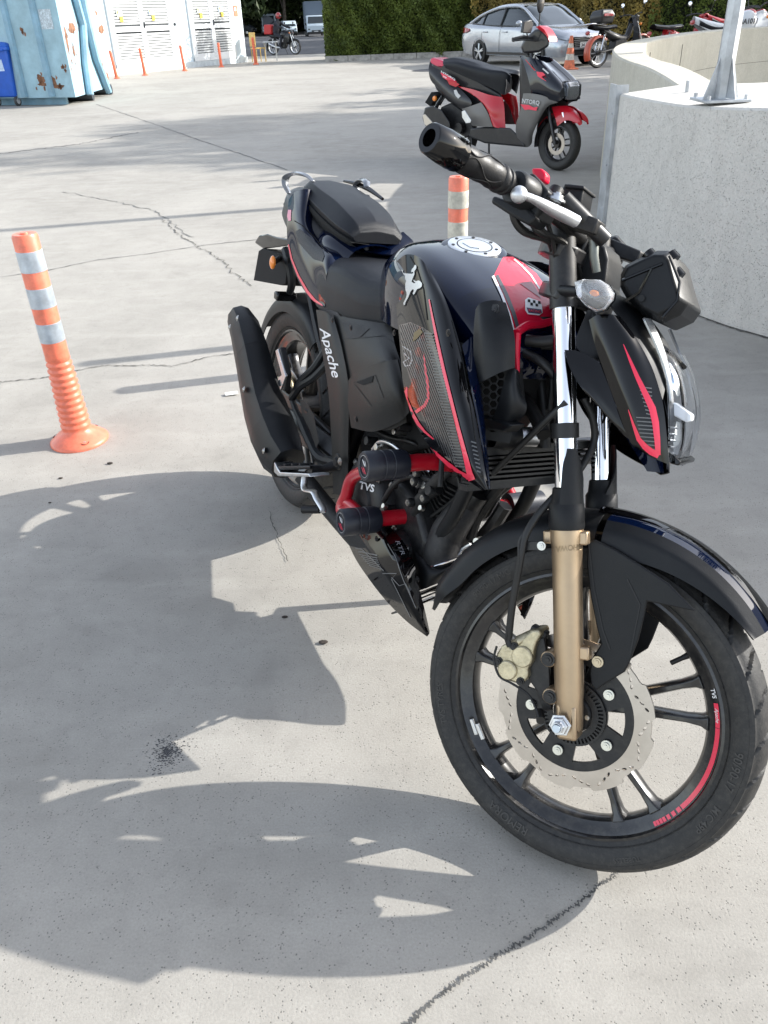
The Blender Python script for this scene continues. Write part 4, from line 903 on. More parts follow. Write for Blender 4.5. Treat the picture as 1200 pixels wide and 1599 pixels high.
# throttle-side lower housing
MB().prism([S(u, v, -.23) for u, v in ((770, 305), (790, 312), (822, 322), (838, 340), (826, 352), (800, 338), (766, 316))], (0, .05, 0)).build('throttle_housing', MATT, bar, xf=XF, bevel=.004, seg=3)
MB().prism([S(u, v, -.105) for u, v in ((858, 352), (872, 356), (878, 372), (868, 392), (856, 380))], (0, .02, 0)).build('cable_bracket', BLKM, bar, xf=XF, bevel=.002)
for s in (-1, 1): MB().box(V((1.050, s*.045, 1.000)), (.036, .030, .05)).build('bar_riser', BLKM, bar, xf=XF, bevel=.004)
# ------------------------------------------------------------------ INSTRUMENT CLUSTER seen from behind and the side
cl = [(969, 428), (976, 414), (1000, 402), (1026, 391), (1046, 391), (1054, 402), (1063, 436), (1075, 474), (1062, 492), (1032, 506), (1005, 493), (978, 466), (968, 448)]
base = [S(u, v, -.070) for u, v in cl]; mid = sum(base, V())/len(base)
r0 = [mid.lerp(p, .80)+V((0, -.012, 0)) for p in base]; r1 = [p+V((0, .004, 0)) for p in base]; r2 = [p+V((0, .11, 0)) for p in base]; r3 = [(mid+V((0, .13, 0))).lerp(p+V((0, .125, 0)), .85) for p in base]
clu = MB().rings([r0, r1, r2, r3]).build('instrument_cluster', MATT, bike, xf=XF, bevel=.003, smooth=30)
for L_ in ([(972, 438), (1035, 412)], [(1018, 418), (998, 458), (978, 470)], [(1046, 400), (1062, 440), (1058, 470), (1035, 496)]):
    P_ = [S(u, v, -.083) for u, v in L_]; MB().tube(P_, .0022, 6).build('cluster_ridge', BLK, clu, xf=XF)
MB().cyl(S(1002, 466, -.088), S(1002, 466, -.078), .005, seg=12).build('screw', MATT, clu, xf=XF)
for (u, v) in ((1015, 396), (1050, 398), (1058, 425)): MB().tube([S(u-4, v-1, -.06), S(u+5, v+9, -.06)], .010, 10).build('cluster_lug', BLK, clu, xf=XF)
MB().prism([S(u, v, -.05) for u, v in ((906, 372), (925, 368), (945, 385), (950, 405), (945, 445), (960, 470), (930, 470), (905, 440))], (0, .09, 0)).build('cluster_bracket', MATT, bike, xf=XF, bevel=.004)
# ------------------------------------------------------------------ HEADLIGHT AND COWL (right half traced, mirrored)
def both(rows, name, m, parent, nu=24, nv=24, solid=.003, lu=False, lv=False, smooth=40):
    r_ = None
    for s in (1, -1):
        b = MB().surf([[V((p.x, p.y*s, p.z)) for p in r] for r in rows], nu, nv, lu, lv); o = b.build(name, m, parent, smooth=smooth, xf=XF, solid=solid, off=0)
        if s == 1: r_ = o
    return r_
cowlA = [[S(921, 500, -.118), S(931, 540, -.118), S(948, 590, -.116), S(966, 640, -.112), S(984, 688, -.105), S(1000, 702, -.098)],
         [S(935, 492, -.122), S(950, 535, -.124), S(968, 585, -.122), S(986, 635, -.117), S(1003, 690, -.106), S(1022, 716, -.094)],
         [S(955, 492, -.118), S(978, 530, -.118), S(998, 580, -.115), S(1012, 630, -.108), S(1026, 685, -.098), S(1036, 722, -.086)],
         [S(968, 496, -.105), S(992, 528, -.105), S(1017, 574, -.102), S(1034, 625, -.096), S(1041, 680, -.088), S(1045, 726, -.080)]]
head = MB().ball(S(1005, 590, 0), .045, 16, 10, .8, 1.2, 1.3).build('headlight', MATT, bike, xf=XF)
cA = both(cowlA, 'side_cowl', BLK, head)
upper = [[S(968, 496, -.103), S(992, 528, -.103), S(1017, 574, -.100), S(1034, 625, -.094)],
         [S(950, 470, -.085), S(985, 500, -.080), S(1018, 548, -.078), S(1040, 600, -.074)],
         [S(962, 462, -.050), S(992, 488, -.048), S(1022, 530, -.045), S(1046, 585, -.045)],
         [S(985, 470, 0), S(1005, 490, 0), S(1030, 520, 0), S(1050, 565, 0)]]
both(upper, 'top_cowl', MATT, head)
brow = [[S(1000, 500, -.086), S(1022, 548, -.082), S(1036, 590, -.078), S(1043, 632, -.078)], [S(1012, 502, -.066), S(1030, 545, -.062), S(1042, 590, -.062), S(1046, 632, -.068)]]
both([[p+V((.004, -.002, .004)) for p in r] for r in brow], 'brow_trim', ALU if 0 else mat('satin_trim', (.42, .43, .44), .25, metal=.7), head)
wing = [[S(882, 547, -.128), S(903, 549, -.122), S(930, 562, -.116), S(940, 572, -.114)], [S(889, 572, -.130), S(908, 580, -.126), S(932, 592, -.120), S(952, 605, -.114)], [S(907, 604, -.128), S(922, 612, -.124), S(945, 628, -.118), S(964, 640, -.110)], [S(925, 620, -.120), S(945, 645, -.116), S(965, 662, -.108), S(976, 665, -.104)], [S(955, 650, -.108), S(966, 668, -.104), S(978, 682, -.100), S(990, 690, -.096)]]
both(wing, 'wing_cowl', BLK, head)
neck = [[S(918, 484, -.11), S(900, 540, -.118), S(940, 566, -.112)], [S(925, 486, -.105), S(928, 530, -.110), S(942, 568, -.108)], [S(932, 490, -.112), S(938, 530, -.114), S(945, 570, -.112)]]
both(neck, 'neck_cowl', MATT, head)
# lens and inner optics
lens = [[S(1026, 545, -.070), S(1040, 590, -.074), S(1044, 640, -.076), S(1045, 690, -.072), S(1047, 722, -.066)],
        [S(1048, 548, -.050), S(1064, 585, -.052), S(1073, 640, -.054), S(1070, 690, -.050), S(1056, 726, -.045)],
        [S(1056, 552, 0), S(1075, 588, 0), S(1087, 640, 0), S(1079, 690, 0), S(1064, 728, 0)]]
both(lens, 'lens', GLS, head, solid=.0025, smooth=80)
LB = mat('lamp_white', (.80, .82, .84), .25, coat=.5); refl = mat('lamp_reflector', (.75, .77, .80), .12, metal=1.)
for s in (1,):
    f_ = lambda u, v, y: (lambda p: V((p.x, p.y*s, p.z)))(S(u, v, y))
    MB().surf([[f_(1034, 575, -.060), f_(1046, 600, -.050), f_(1052, 620, -.045)], [f_(1046, 565, -.045), f_(1060, 590, -.035), f_(1062, 618, -.03)]], 8, 8).build('reflector', refl, head, xf=XF, solid=.002)
    MB().prism([f_(u, v, -.055) for u, v in ((1044, 625), (1056, 630), (1081, 648), (1080, 658), (1072, 660), (1046, 646))], (0, .022*s, 0)).build('light_guide', LB, head, xf=XF, bevel=.002)
    MB().surf([[f_(1046, 655, -.058), f_(1048, 690, -.055), f_(1050, 715, -.045)], [f_(1062, 660, -.035), f_(1064, 690, -.032), f_(1058, 716, -.03)], [f_(1066, 662, 0), f_(1066, 690, 0), f_(1060, 718, 0)]], 10, 10).build('reflector', refl, head, xf=XF, solid=.002)
MB().prism([S(u, v, -.06) for u, v in ((1046, 706), (1064, 722), (1060, 728), (1046, 724))], (0, .12, 0)).build('chin_trim', BLK, head, xf=XF, bevel=.002)
HSG = mat('lamp_housing', (.045, .05, .058), .3, coat=.3)
MB().surf([[S(1030, 552, -.062), S(1043, 600, -.066), S(1046, 650, -.068), S(1047, 715, -.058)], [S(1044, 556, -.045), S(1052, 600, -.046), S(1056, 650, -.048), S(1052, 716, -.042)], [S(1052, 560, 0), S(1062, 600, 0), S(1066, 650, 0), S(1058, 718, 0)], [S(1044, 556, .045), S(1052, 600, .046), S(1056, 650, .048), S(1052, 716, .042)]], 14, 16).build('lamp_housing', HSG, head, xf=XF, solid=.002)
MB().surf([[S(1036, 562, -.06), S(1044, 580, -.058), S(1048, 606, -.055)], [S(1046, 572, -.045), S(1052, 588, -.044), S(1056, 612, -.044)]], 6, 8).build('blue_reflector', mat('blue_mirror', (.35, .50, .80), .1, metal=.9), head, xf=XF, solid=.001)
MB().tube([S(1032, 540, -.064), S(1048, 552, -.05), S(1062, 566, -.035), S(1070, 574, -.02)], .0035, 8, smooth=12).build('lens_trim', BLK, head, xf=XF)
for k in range(5): MB().tube([S(1046, 668+k*10, -.066), S(1056-k, 669+k*10, -.048), S(1064-k*1.2, 670+k*10, 0)], .0016, 6, smooth=8).build('housing_rib', refl, head, xf=XF)
# printed red flash and comb on the side cowl
trA = bvh(cA); LF = 1.0
drape('red_flash', *strip2d([(974, 538), (984, 562), (996, 590), (1008, 615), (1019, 638), (1024, 660), (1027, 690), (1028, 711)], [1, 4, 7, 9, 11, 10.5, 9, 8]), RLN, cA, trA, fb, -.12, .0012, edge=9)
drape('red_flash', *strip2d([(1029, 712), (1018, 706), (1008, 698), (998, 686), (990, 664), (982, 640)], [9, 10, 9, 7, 4, 1]), RLN, cA, trA, fb, -.12, .0014, edge=9)
GP = mat('grey_print', (.12, .12, .12), .4)
for k in range(17): 
    v = 604+k*6; a = [(998+k*1.6, v), (1018+k*.35, v+3)] if k < 8 else [(994+(k-8)*1.2, v), (1023, v+2)]
    drape('comb_print', *strip2d(a, 1.8), GP, cA, trA, fb, -.12, .001, edge=12)
# ------------------------------------------------------------------ FRONT INDICATOR
def ellipsoid_lens(c, pts, name, parent): pass
ic = S(929, 460, -.150); ind = MB().cyl(S(868, 453, -.105), S(905, 456, -.135), .0085, seg=16).build('turn_signal', MATT, bike, xf=XF)
out2 = [(897, 440), (912, 436), (938, 437), (951, 445), (959, 458), (957, 468), (945, 483), (930, 487), (915, 478), (901, 462)]
bp_ = [S(u, v, -.148) for u, v in out2]; c_ = sum(bp_, V())/len(bp_)
MB().rings([[p+V((0, .006, 0)) for p in bp_], bp_, [c_.lerp(p, .93)+V((.001, -.008, 0)) for p in bp_], [c_.lerp(p, .62)+V((.002, -.017, 0)) for p in bp_]]).build('lens', mat('indicator_lens', (.93, .94, .96), .10, trans=.82, coat=.6), ind, xf=XF, smooth=70)
MB().rings([[c_.lerp(p, 1.03)+V((0, .012, 0)) for p in bp_], [c_.lerp(p, 1.04)+V((0, .006, 0)) for p in bp_]]).build('lens_rim', BLK, ind, xf=XF)
MB().surf([[c_.lerp(bp_[i], .92)+V((0, .003, 0)) for i in (9, 0, 1, 2, 3)], [c_+V((0, .010, 0))+V((0, 0, q*.001)) for q in range(5)], [c_.lerp(bp_[i], .92)+V((0, .003, 0)) for i in (8, 7, 6, 5, 4)]], 12, 12).build('reflector', mat('facet_silver', (.82, .84, .86), .18, metal=.9, bump=1.0, bs=170), ind, xf=XF)
MB().ball(c_+V((0, -.002, 0)), .0045, 12, 8, 1.5, .8, .8).build('bulb', ORL, ind, xf=XF)
# ------------------------------------------------------------------ REAR WHEEL, SWINGARM, FRAME
rw, rt, RC = wheel(0, .307, .2335, .065, .048, bike, None, 'rear_wheel', rad(12), .200, 0)
MB().lathe([(.060, -.062), (.118, -.062), (.120, -.0595), (.118, -.058), (.060, -.058)], RC, (0, 1, 0), 60).build('brake_disc', STL, rw)
MB().lathe([(.02, -.07), (.055, -.064), (.062, -.055), (.05, .06), (.02, .065)], RC, (0, 1, 0), 30).build('hub_cover', BLKM, rw)
MB().rings([[RC+V((x, y, z)) for x, z in ((-.06, -.05), (.10, -.06), (.22, -.02), (.40, .02), (.40, .10), (.20, .09), (0, .07), (-.07, .03))] for y in (-.098, -.082)]).build('swingarm_plate', BLKM, bike, bevel=.004)
MB().lathe([(.06, .070), (.075, .072), (.078, .075), (.075, .078), (.06, .078)], RC, (0, 1, 0), 40).build('sprocket', ALU, rw)
for s in (-1, 1):
    MB().tube([V((.56, s*.085, .372)), V((.42, s*.105, .375)), V((.25, s*.105, .355)), V((.06, s*.098, .320)), V((-.05, s*.095, .307))], [.026, .028, .026, .022, .018], 4, smooth=14, sq=1.2).build('swingarm', BLKM, bike, bevel=.006)
MB().cyl((.555, -.135, .375), (.555, .135, .375), .018, seg=20).build('swingarm_pivot', BLKM, bike)
MB().tube([V((.06, -.075, .355)), V((.03, -.08, .40)), V((-.03, -.08, .385)), V((-.05, -.08, .34))], .018, 8, smooth=12).build('rear_caliper', CAL, bike)
# rear tyre hugger
hr = []
for k in range(11):
    a = rad(150-k*9.5); hr.append([RC+V(((.335+dr)*cos(a), y, (.335+dr)*sin(a))) for y, dr in ((-.078, -.05), (-.076, -.02), (-.060, -.002), (0, .006), (.060, -.002), (.076, -.02), (.078, -.05))])
MB().surf(hr, 26, 22).build('rear_hugger', MATT, bike, solid=.003)
# main frame tubes
for s in (-1, 1):
    MB().tube([V((.99, s*.035, .80)), V((.93, s*.08, .77)), V((.86, s*.11, .73)), V((.70, s*.115, .66)), V((.58, s*.11, .50)), V((.55, s*.11, .38)), V((.60, s*.10, .27))], [.018, .018, .018, .019, .022, .022, .018], 10, smooth=30).build('frame_tube', MATT, bike)
    MB().tube([V((1.02, s*.03, .80)), V((1.04, s*.06, .72)), V((1.02, s*.075, .60)), V((.98, s*.08, .46)), V((.88, s*.085, .32)), V((.64, s*.09, .26))], .015, 10, smooth=30).build('frame_tube', MATT, bike)
    MB().tube([V((.72, s*.10, .70)), V((.45, s*.11, .72)), V((.10, s*.10, .80)), V((-.12, s*.07, .87))], .013, 8, smooth=16).build('subframe_tube', MATT, bike)
    MB().tube([V((.56, s*.10, .46)), V((.35, s*.115, .60)), V((.12, s*.10, .78))], .012, 8, smooth=10).build('subframe_tube', MATT, bike)
MB().cyl((1.055, 0, .78), (1.02, 0, .88), .024, seg=20).build('head_tube', MATT, bike)
MB().tube([V((.40, .0, .68)), V((.34, 0, .50)), V((.30, 0, .40))], .03, 14).build('shock_absorber', CGR, bike)
# ------------------------------------------------------------------ ENGINE
eng = MB().rings([[V((x, y, z)) for x, z in ((.56, .30), (.60, .25), (.86, .24), (.93, .30), (.95, .40), (.88, .46), (.70, .47), (.60, .43))] for y in (-.105, .105)]).build('engine', ENG, bike, bevel=.012, seg=3)
cyl0 = V((.845, 0, .44)); cdir = V((.38, 0, .925)).normalized(); cx_ = V((cdir.z, 0, -cdir.x))
for k in range(9):
    q = cyl0+cdir*(.006+k*.0125); w_ = .072; MB().prism([q+cx_*a*w_+V((0, b_*w_, 0)) for a, b_ in ((-1, -.8), (-.8, -1), (.8, -1), (1, -.8), (1, .8), (.8, 1), (-.8, 1), (-1, .8))], cdir*.0045).build('cooling_fin', ENG, eng, smooth=0)
MB().cyl(cyl0, cyl0+cdir*.115, .058, seg=20).build('barrel', ENG, eng)
hq = cyl0+cdir*.115
MB().rings([[hq+cdir*h_+cx_*a*w_+V((0, b_*w_, 0)) for a, b_ in ((-1, -.7), (-.7, -1), (.7, -1), (1, -.7), (1, .7), (.7, 1), (-.7, 1), (-1, .7))] for h_, w_ in ((0, .074), (.05, .078), (.055, .068), (.095, .060))]).build('cylinder_head', ENG, eng, bevel=.006)
# round clutch cover with lettering, smaller covers, bolts
cc = V((.715, -.105, .375)); clc = MB().lathe([(.098, .004), (.098, -.022), (.092, -.032), (.070, -.040), (.062, -.040), (.058, -.036), (.050, -.036), (.046, -.042), (0, -.044)], cc, (0, 1, 0), 48).build('clutch_cover', ENG, eng)
for k in range(9):
    a = k*2*pi/9+.3; MB().cyl(cc+V((.094*cos(a), .0, .094*sin(a))), cc+V((.094*cos(a), -.030, .094*sin(a))), .010, seg=12).build('bolt_boss', ENG, clc); bolt(cc+V((.094*cos(a), -.030, .094*sin(a))), (0, -1, 0), .0055, .005, clc, BOLT, None)
c2 = V((.865, -.105, .335)); sc_ = MB().lathe([(.045, .004), (.045, -.014), (.040, -.024), (.030, -.026), (.026, -.020), (.018, -.020), (.015, -.028), (0, -.028)], c2, (0, 1, 0), 36).build('side_cover', ENG, eng)
for k in range(4):
    a = k*pi/2+.6; bolt(c2+V((.045*cos(a), -.014, .045*sin(a))), (0, -1, 0), .006, .006, sc_, BOLT, None)
trc = bvh(clc); drape('lettering', *place2d(text2d('TVS', 1, 0, .03), (561, 763), (14.0, 3.6), (2.6, -15.5)), WHT, clc, trc, fb, -.15, .0012, edge=5)
# small hardware above and before the clutch cover
for (u, v, y, r_, l_) in ((641, 668, -.09, .009, .03), (634, 676, -.09, .007, .03), (589, 690, -.10, .010, .028), (606, 700, -.12, .008, .03), (668, 760, -.10, .008, .012), (676, 768, -.10, .010, .012), (616, 760, -.12, .006, .010), (604, 792, -.13, .006, .010), (662, 795, -.11, .006, .01)):
    c_ = B(u, v, y); MB().cyl(c_, c_+V((0, -l_, .004)), r_, seg=12).build('fitting', BOLT if r_ < .0085 else ENG, eng, bevel=.001)
for pts, r_, m in (([(583, 702, -.13), (594, 690, -.13), (612, 694, -.13), (628, 706, -.12), (652, 720, -.10), (672, 738, -.09)], .0045, ALU), ([(600, 782, -.13), (612, 762, -.13), (628, 748, -.12), (650, 745, -.11), (680, 752, -.10)], .006, HOSE), ([(640, 672, -.08), (668, 660, -.08), (690, 668, -.07), (712, 700, -.05)], .006, HOSE), ([(584, 672, -.10), (610, 684, -.10), (640, 690, -.10), (660, 700, -.08)], .004, HOSE), ([(662, 770, -.1), (672, 760, -.1), (692, 742, -.09), (702, 735, -.08)], .012, ENG), ([(648, 800, -.10), (660, 778, -.10), (684, 762, -.09)], .014, ENG)):
    MB().tube([B(*p) for p in pts], r_, 10, smooth=26).build('hose' if m == HOSE else 'linkage', m, eng)
MB().prism([B(u, v, -.12) for u, v in ((578, 705), (592, 688), (600, 690), (592, 706), (590, 712), (580, 712))], (0, .004, 0)).build('bracket', ALU, eng, bevel=.001)
# ------------------------------------------------------------------ RADIATOR / OIL COOLER and dark hardware behind the fork
rad_ = empty('oil_cooler'); rad_.parent = bike
MB().box((1.085, 0, .665), (.03, .24, .014), Matrix.Rotation(-.35, 3, 'Y')).build('cooler_tank', BLKM, rad_)
for k in range(6): MB().box((1.085-k*.004, 0, .652-k*.0115), (.034, .235, .0040), Matrix.Rotation(-.35, 3, 'Y')).build('cooler_fin', BLKM, rad_, smooth=0)
MB().box((1.060, 0, .622), (.016, .23, .075), Matrix.Rotation(.33, 3, 'Y')).build('cooler_core', PIT, rad_)
MB().box((1.060, 0, .583), (.03, .24, .012), Matrix.Rotation(-.35, 3, 'Y')).build('cooler_tank', BLKM, rad_)
o = MB().lathe([(.0, .0), (.015, .0), (.017, -.006), (.017, -.03)], B(812, 682, -.06), (-.2, -1, 0), 24, ref=(1, 0, 0)).build('horn', ALU, bike)
MB().lathe([(.017, .0), (.022, -.004), (.024, -.02), (.020, -.05)], B(812, 682, -.055), (.2, 1, 0), 24).build('horn_body', BLKM, bike)
for pts, r_ in (([(822, 532, -.06), (850, 534, -.04), (878, 530, -.02)], .010), ([(818, 550, -.06), (845, 565, -.05), (870, 590, -.03), (880, 610, -.02)], .008), ([(845, 542, -.03), (880, 542, -.0)], .005), ([(770, 740, -.08), (810, 700, -.08), (850, 660, -.07), (885, 628, -.055)], .0055), ([(800, 600, -.03), (830, 640, -.04), (850, 680, -.05)], .012), ([(845, 590, 0), (850, 640, 0), (852, 700, 0)], .010), ([(835, 575, .02), (850, 600, .02), (856, 650, .02)], .007), ([(860, 540, .0), (862, 600, .0), (858, 640, .0)], .005)):
    MB().tube([B(*p) for p in pts], r_, 10, smooth=24).build('hose', HOSE, bike)
# exhaust header and catalyst
MB().tube([B(742, 775, -.035), B(722, 800, -.05), B(702, 830, -.06), B(690, 860, -.07), B(678, 890, -.07)], [.024, .031, .036, .036, .030], 24, smooth=30).build('exhaust_header', mat('exhaust_grey', (.028, .028, .030), .55, metal=.4, var=.2, dust=.1, vs_=18), bike)
MB().lathe([(.0, 0), (.026, 0), (.027, .004), (.027, .03)], B(745, 768, -.035), (B(722, 800, -.05)-B(745, 768, -.035)), 24).build('exhaust_flange', BLKM, bike)
MB().tube([B(690, 850, -.07), B(672, 900, -.07), V((.80, -.06, .20)), V((.62, -.08, .20)), V((.50, -.12, .24)), V((.42, -.17, .30))], .022, 14, smooth=30).build('exhaust_pipe', MATS['exhaust_grey'], bike)
# ------------------------------------------------------------------ SILENCER
sil = [((373, 496), .034), ((384, 520), .043), ((395, 560), .049), ((404, 600), .053), ((414, 640), .058), ((426, 675), .061), ((438, 704), .058), ((450, 724), .044)]
ax_ = [B(u, v, -.195) for (u, v), _ in sil]; rr = []
dd = (ax_[-1]-ax_[0]).normalized(); up_ = (V((0, 0, 1))-dd*dd.z).normalized(); sd_ = dd.cross(up_)
for p, (_, r_) in zip(ax_, sil):
    ring = []
    for a, q in ((0, 1.05), (38, 1.08), (75, 1.0), (115, 1.0), (150, 1.12), (180, 1.1), (210, 1.12), (245, 1.0), (285, 1.0), (322, 1.08)):
        ring.append(p+(up_*cos(rad(a))*1.18+sd_*sin(rad(a))*.95)*r_*q)
    rr.append(ring)
silm = MB().rings(rr).build('exhaust_silencer', MATT, bike, smooth=55)
for i0, i1, sc2 in ((0, 2, 1.05), (2, 5, 1.045), (5, 7, 1.05)):
    r2_ = []
    for i in range(i0, i1+1):
        c_ = ax_[i]; r2_.append([c_+(q-c_)*sc2 for q in rr[i]])
    MB().rings(r2_, (False, False)).build('heat_shield', MATT, silm, smooth=46, solid=.002)
for (u, v) in ((371, 497), (359, 511), (381, 608), (412, 704)): bolt(B(u, v, -.25), (-.3, -1, .2), .0055, .004, silm, BOLT, None, hexa=False)
MB().lathe([(.018, 0), (.020, .002), (.020, .02)], ax_[0]-dd*.012, dd, 20).build('outlet', PIT, silm)
# ------------------------------------------------------------------ RIDER AND PILLION SEATS
def symrow(x, prof): return [V((x, -y, z)) for y, z in prof]+[V((x, y, z)) for y, z in reversed(prof[:-1])]
st = [(.215, [(.085, .765), (.100, .79), (.100, .818), (.075, .832), (.035, .836), (0, .836)]), (.30, [(.128, .705), (.132, .76), (.124, .800), (.095, .820), (.045, .826), (0, .826)]), (.42, [(.134, .722), (.134, .775), (.122, .815), (.09, .832), (.04, .836), (0, .836)]),
      (.53, [(.122, .732), (.124, .78), (.108, .815), (.078, .830), (.035, .834), (0, .834)]), (.61, [(.104, .745), (.104, .795), (.088, .828), (.062, .842), (.03, .846), (0, .846)]), (.665, [(.088, .765), (.088, .81), (.074, .842), (.052, .858), (.025, .864), (0, .864)])]
seat = MB().surf([symrow(x, p) for x, p in st], 40, 11, lv=False)
seat = MB().grid([[q for q in r] for r in zip(*[cr([V(symrow(x, p)[j]) for x, p in st], 40) for j in range(11)])])
seat.f.append(tuple(range(11))); seat = seat.build('rider_seat', SEAT, bike, smooth=24, bevel=.012, seg=4, ang=14)
GRP = mat('seat_grip', (.020, .021, .024), .55, bump=1.0, bs=240)
pi_ = [(-.150, [(.045, .925), (.055, .935), (.054, .945), (.035, .960), (0, .962)]), (-.08, [(.076, .905), (.086, .935), (.078, .960), (.055, .970), (0, .972)]), (.06, [(.088, .882), (.098, .92), (.090, .952), (.062, .966), (0, .970)]), (.19, [(.085, .868), (.096, .905), (.086, .940), (.056, .956), (0, .962)]), (.275, [(.072, .862), (.086, .895), (.076, .925), (.050, .942), (0, .948)]), (.318, [(.052, .865), (.064, .882), (.058, .902), (.040, .914), (0, .920)])]
pi_ = [(-.03, [(.050, .915), (.062, .932), (.042, .948), (0, .951)]), (.01, [(.070, .888), (.079, .925), (.058, .950), (0, .956)]), (.09, [(.076, .876), (.085, .915), (.062, .943), (0, .950)]), (.19, [(.077, .866), (.086, .900), (.062, .934), (0, .941)]), (.27, [(.073, .862), (.083, .888), (.059, .918), (0, .927)]), (.318, [(.064, .862), (.073, .880), (.050, .900), (0, .908)]), (.332, [(.056, .862), (.064, .872), (.045, .884), (0, .889)])]
ps = MB().grid([[q for q in r] for r in zip(*[cr([V(symrow(x, p)[j]) for x, p in pi_], 44) for j in range(7)])])
ps.f.append(tuple(range(7))); ps.f.append(tuple(43*7+k for k in range(7)))
pill = ps.build('pillion_seat', SEAT, bike, smooth=24, bevel=.009, seg=4, ang=16)
MB().surf([[p+V((0, 0, -.012)) for p in symrow(x, [(a*.93, b_) for a, b_ in pr[:2]])] for x, pr in pi_], 20, 8).build('seat_base', PIT, pill)
# ------------------------------------------------------------------ TAIL
tl = [[B(452, 312, -.100), B(449, 345, -.118), B(452, 395, -.128), B(468, 440, -.132), B(488, 468, -.136), B(505, 479, -.138)],
      [B(462, 300, -.098), B(468, 345, -.116), B(474, 390, -.124), B(486, 425, -.128), B(500, 455, -.132), B(509, 474, -.134)],
      [B(478, 296, -.088), B(480, 345, -.100), B(492, 378, -.106), B(505, 392, -.110), B(512, 404, -.118), B(514, 420, -.124)],
      [B(500, 300, -.040), B(505, 345, -.040), B(515, 372, -.045), B(530, 385, -.050), B(540, 392, -.055), B(546, 400, -.060)]]
for s in (1, -1):
    o = MB().surf([[V((p.x, p.y*s, p.z)) for p in r] for r in tl], 26, 30).build('tail_panel', NAVY, bike, smooth=50, solid=.003, off=0)
    if s == 1: tail = o
MB().surf([symrow(.14, [(.10, .80), (.07, .855), (0, .862)]), symrow(.24, [(.10, .80), (.085, .855), (0, .87)]), symrow(.34, [(.09, .79), (.06, .84), (0, .858)])], 12, 16).build('tail_bridge', NAVY, bike)
MB().surf([symrow(-.20, [(.05, .86), (.03, .90), (0, .91)]), symrow(-.10, [(.09, .84), (.075, .90), (0, .92)]), symrow(.10, [(.11, .79), (.10, .86), (0, .90)]), symrow(.25, [(.11, .74), (.10, .80), (0, .86)])], 20, 20).build('tail_core', BLKM, bike)
trt = bvh(tail)
CARBP = mat('tail_mesh', (.035, .036, .038), .5, bump=1., bs=350)
drape('tail_insert', [(462, 362), (468, 358), (486, 372), (504, 390), (507, 400), (504, 409), (490, 405), (478, 392), (466, 378)], [tuple(range(9))], CARBP, tail, trt, fb, -.12, .0014, edge=7)
drape('red_stripe', *strip2d([(451, 382), (456, 405), (466, 430), (480, 455), (492, 470), (503, 478)], [1.5, 2.5, 3, 4, 5, 4]), RLN, tail, trt, fb, -.13, .0014, edge=8)
drape('red_stripe', *strip2d([(484, 472), (494, 477), (503, 478)], [1, 3, 4]), RLN, tail, trt, fb, -.13, .0016, edge=8)
drape('pale_badge', *strip2d([(453, 328), (452, 338), (453, 345)], [5, 6, 4]), mat('pink_print', (.75, .28, .36), .4), tail, trt, fb, -.12, .0014, edge=7)
for s in (1, -1):
    gp = [B(452, 303, -.100), B(446, 290, -.104), B(447, 277, -.103), B(460, 271, -.096), B(478, 274, -.085), B(490, 284, -.075)]
    MB().tube([V((p.x, p.y*s, p.z)) for p in gp], [.008, .011, .012, .012, .012, .009], 4, smooth=30, sq=.45).build('grab_rail', mat('rail_grey', (.16, .17, .19), .25, metal=.4, coat=.5), bike, bevel=.002)
# far grab rail visible right of the pillion seat
MB().tube([B(538, 283, .10), B(552, 286, .105), B(575, 295, .11), B(598, 311, .11)], [.004, .006, .007, .004], 8, smooth=20).build('grab_rail', BLK, bike)
tlt = MB().rings([[B(u, v, y) for u, v in ((398, 379), (405, 368), (418, 365), (432, 370), (450, 373), (450, 384), (436, 386), (412, 389))] for y in (-.095, -.045)]).build('tail_light', BLK, bike, bevel=.004, seg=3)
pb = MB().prism([B(u, v, -.10) for u, v in ((396, 438), (404, 392), (410, 388), (450, 402), (446, 444), (440, 446))], V((-.006, .0, -.002))+V((0, .09, 0))).build('plate_holder', PIT, bike, bevel=.002)
MB().tube([B(446, 390, -.09), B(452, 410, -.09), B(456, 440, -.085), B(452, 460, -.08)], [.012, .014, .012, .010], 8, smooth=12).build('plate_bracket', MATT, bike)
MB().box(B(446, 463, -.09), (.03, .06, .022)).build('reflector', BLK, bike, bevel=.004)
ir = MB().cyl(B(440, 402, -.09), B(430, 408, -.13), .008, seg=12).build('rear_turn_signal', MATT, bike)
MB().ball(B(426, 410, -.14), .018, 18, 12, .8, .45, 1.0).build('lens', ORL, ir)
brd = MB().surf([[B(536, 378, -.03), B(575, 374, .01), B(606, 371, .045), B(630, 362, .085)], [B(548, 384, -.03), B(586, 383, .01), B(620, 381, .055), B(645, 376, .10)], [B(566, 392, -.02), B(600, 397, .015), B(628, 396, .06), B(648, 386, .105)]], 12, 18).build('tail_bridge', NAVY, bike, smooth=60, solid=.003)
MB().cyl(B(572, 389, -.015), B(573, 387, -.015)+V((0, 0, .004)), .007, seg=14).build('seat_lock', ALU, brd)
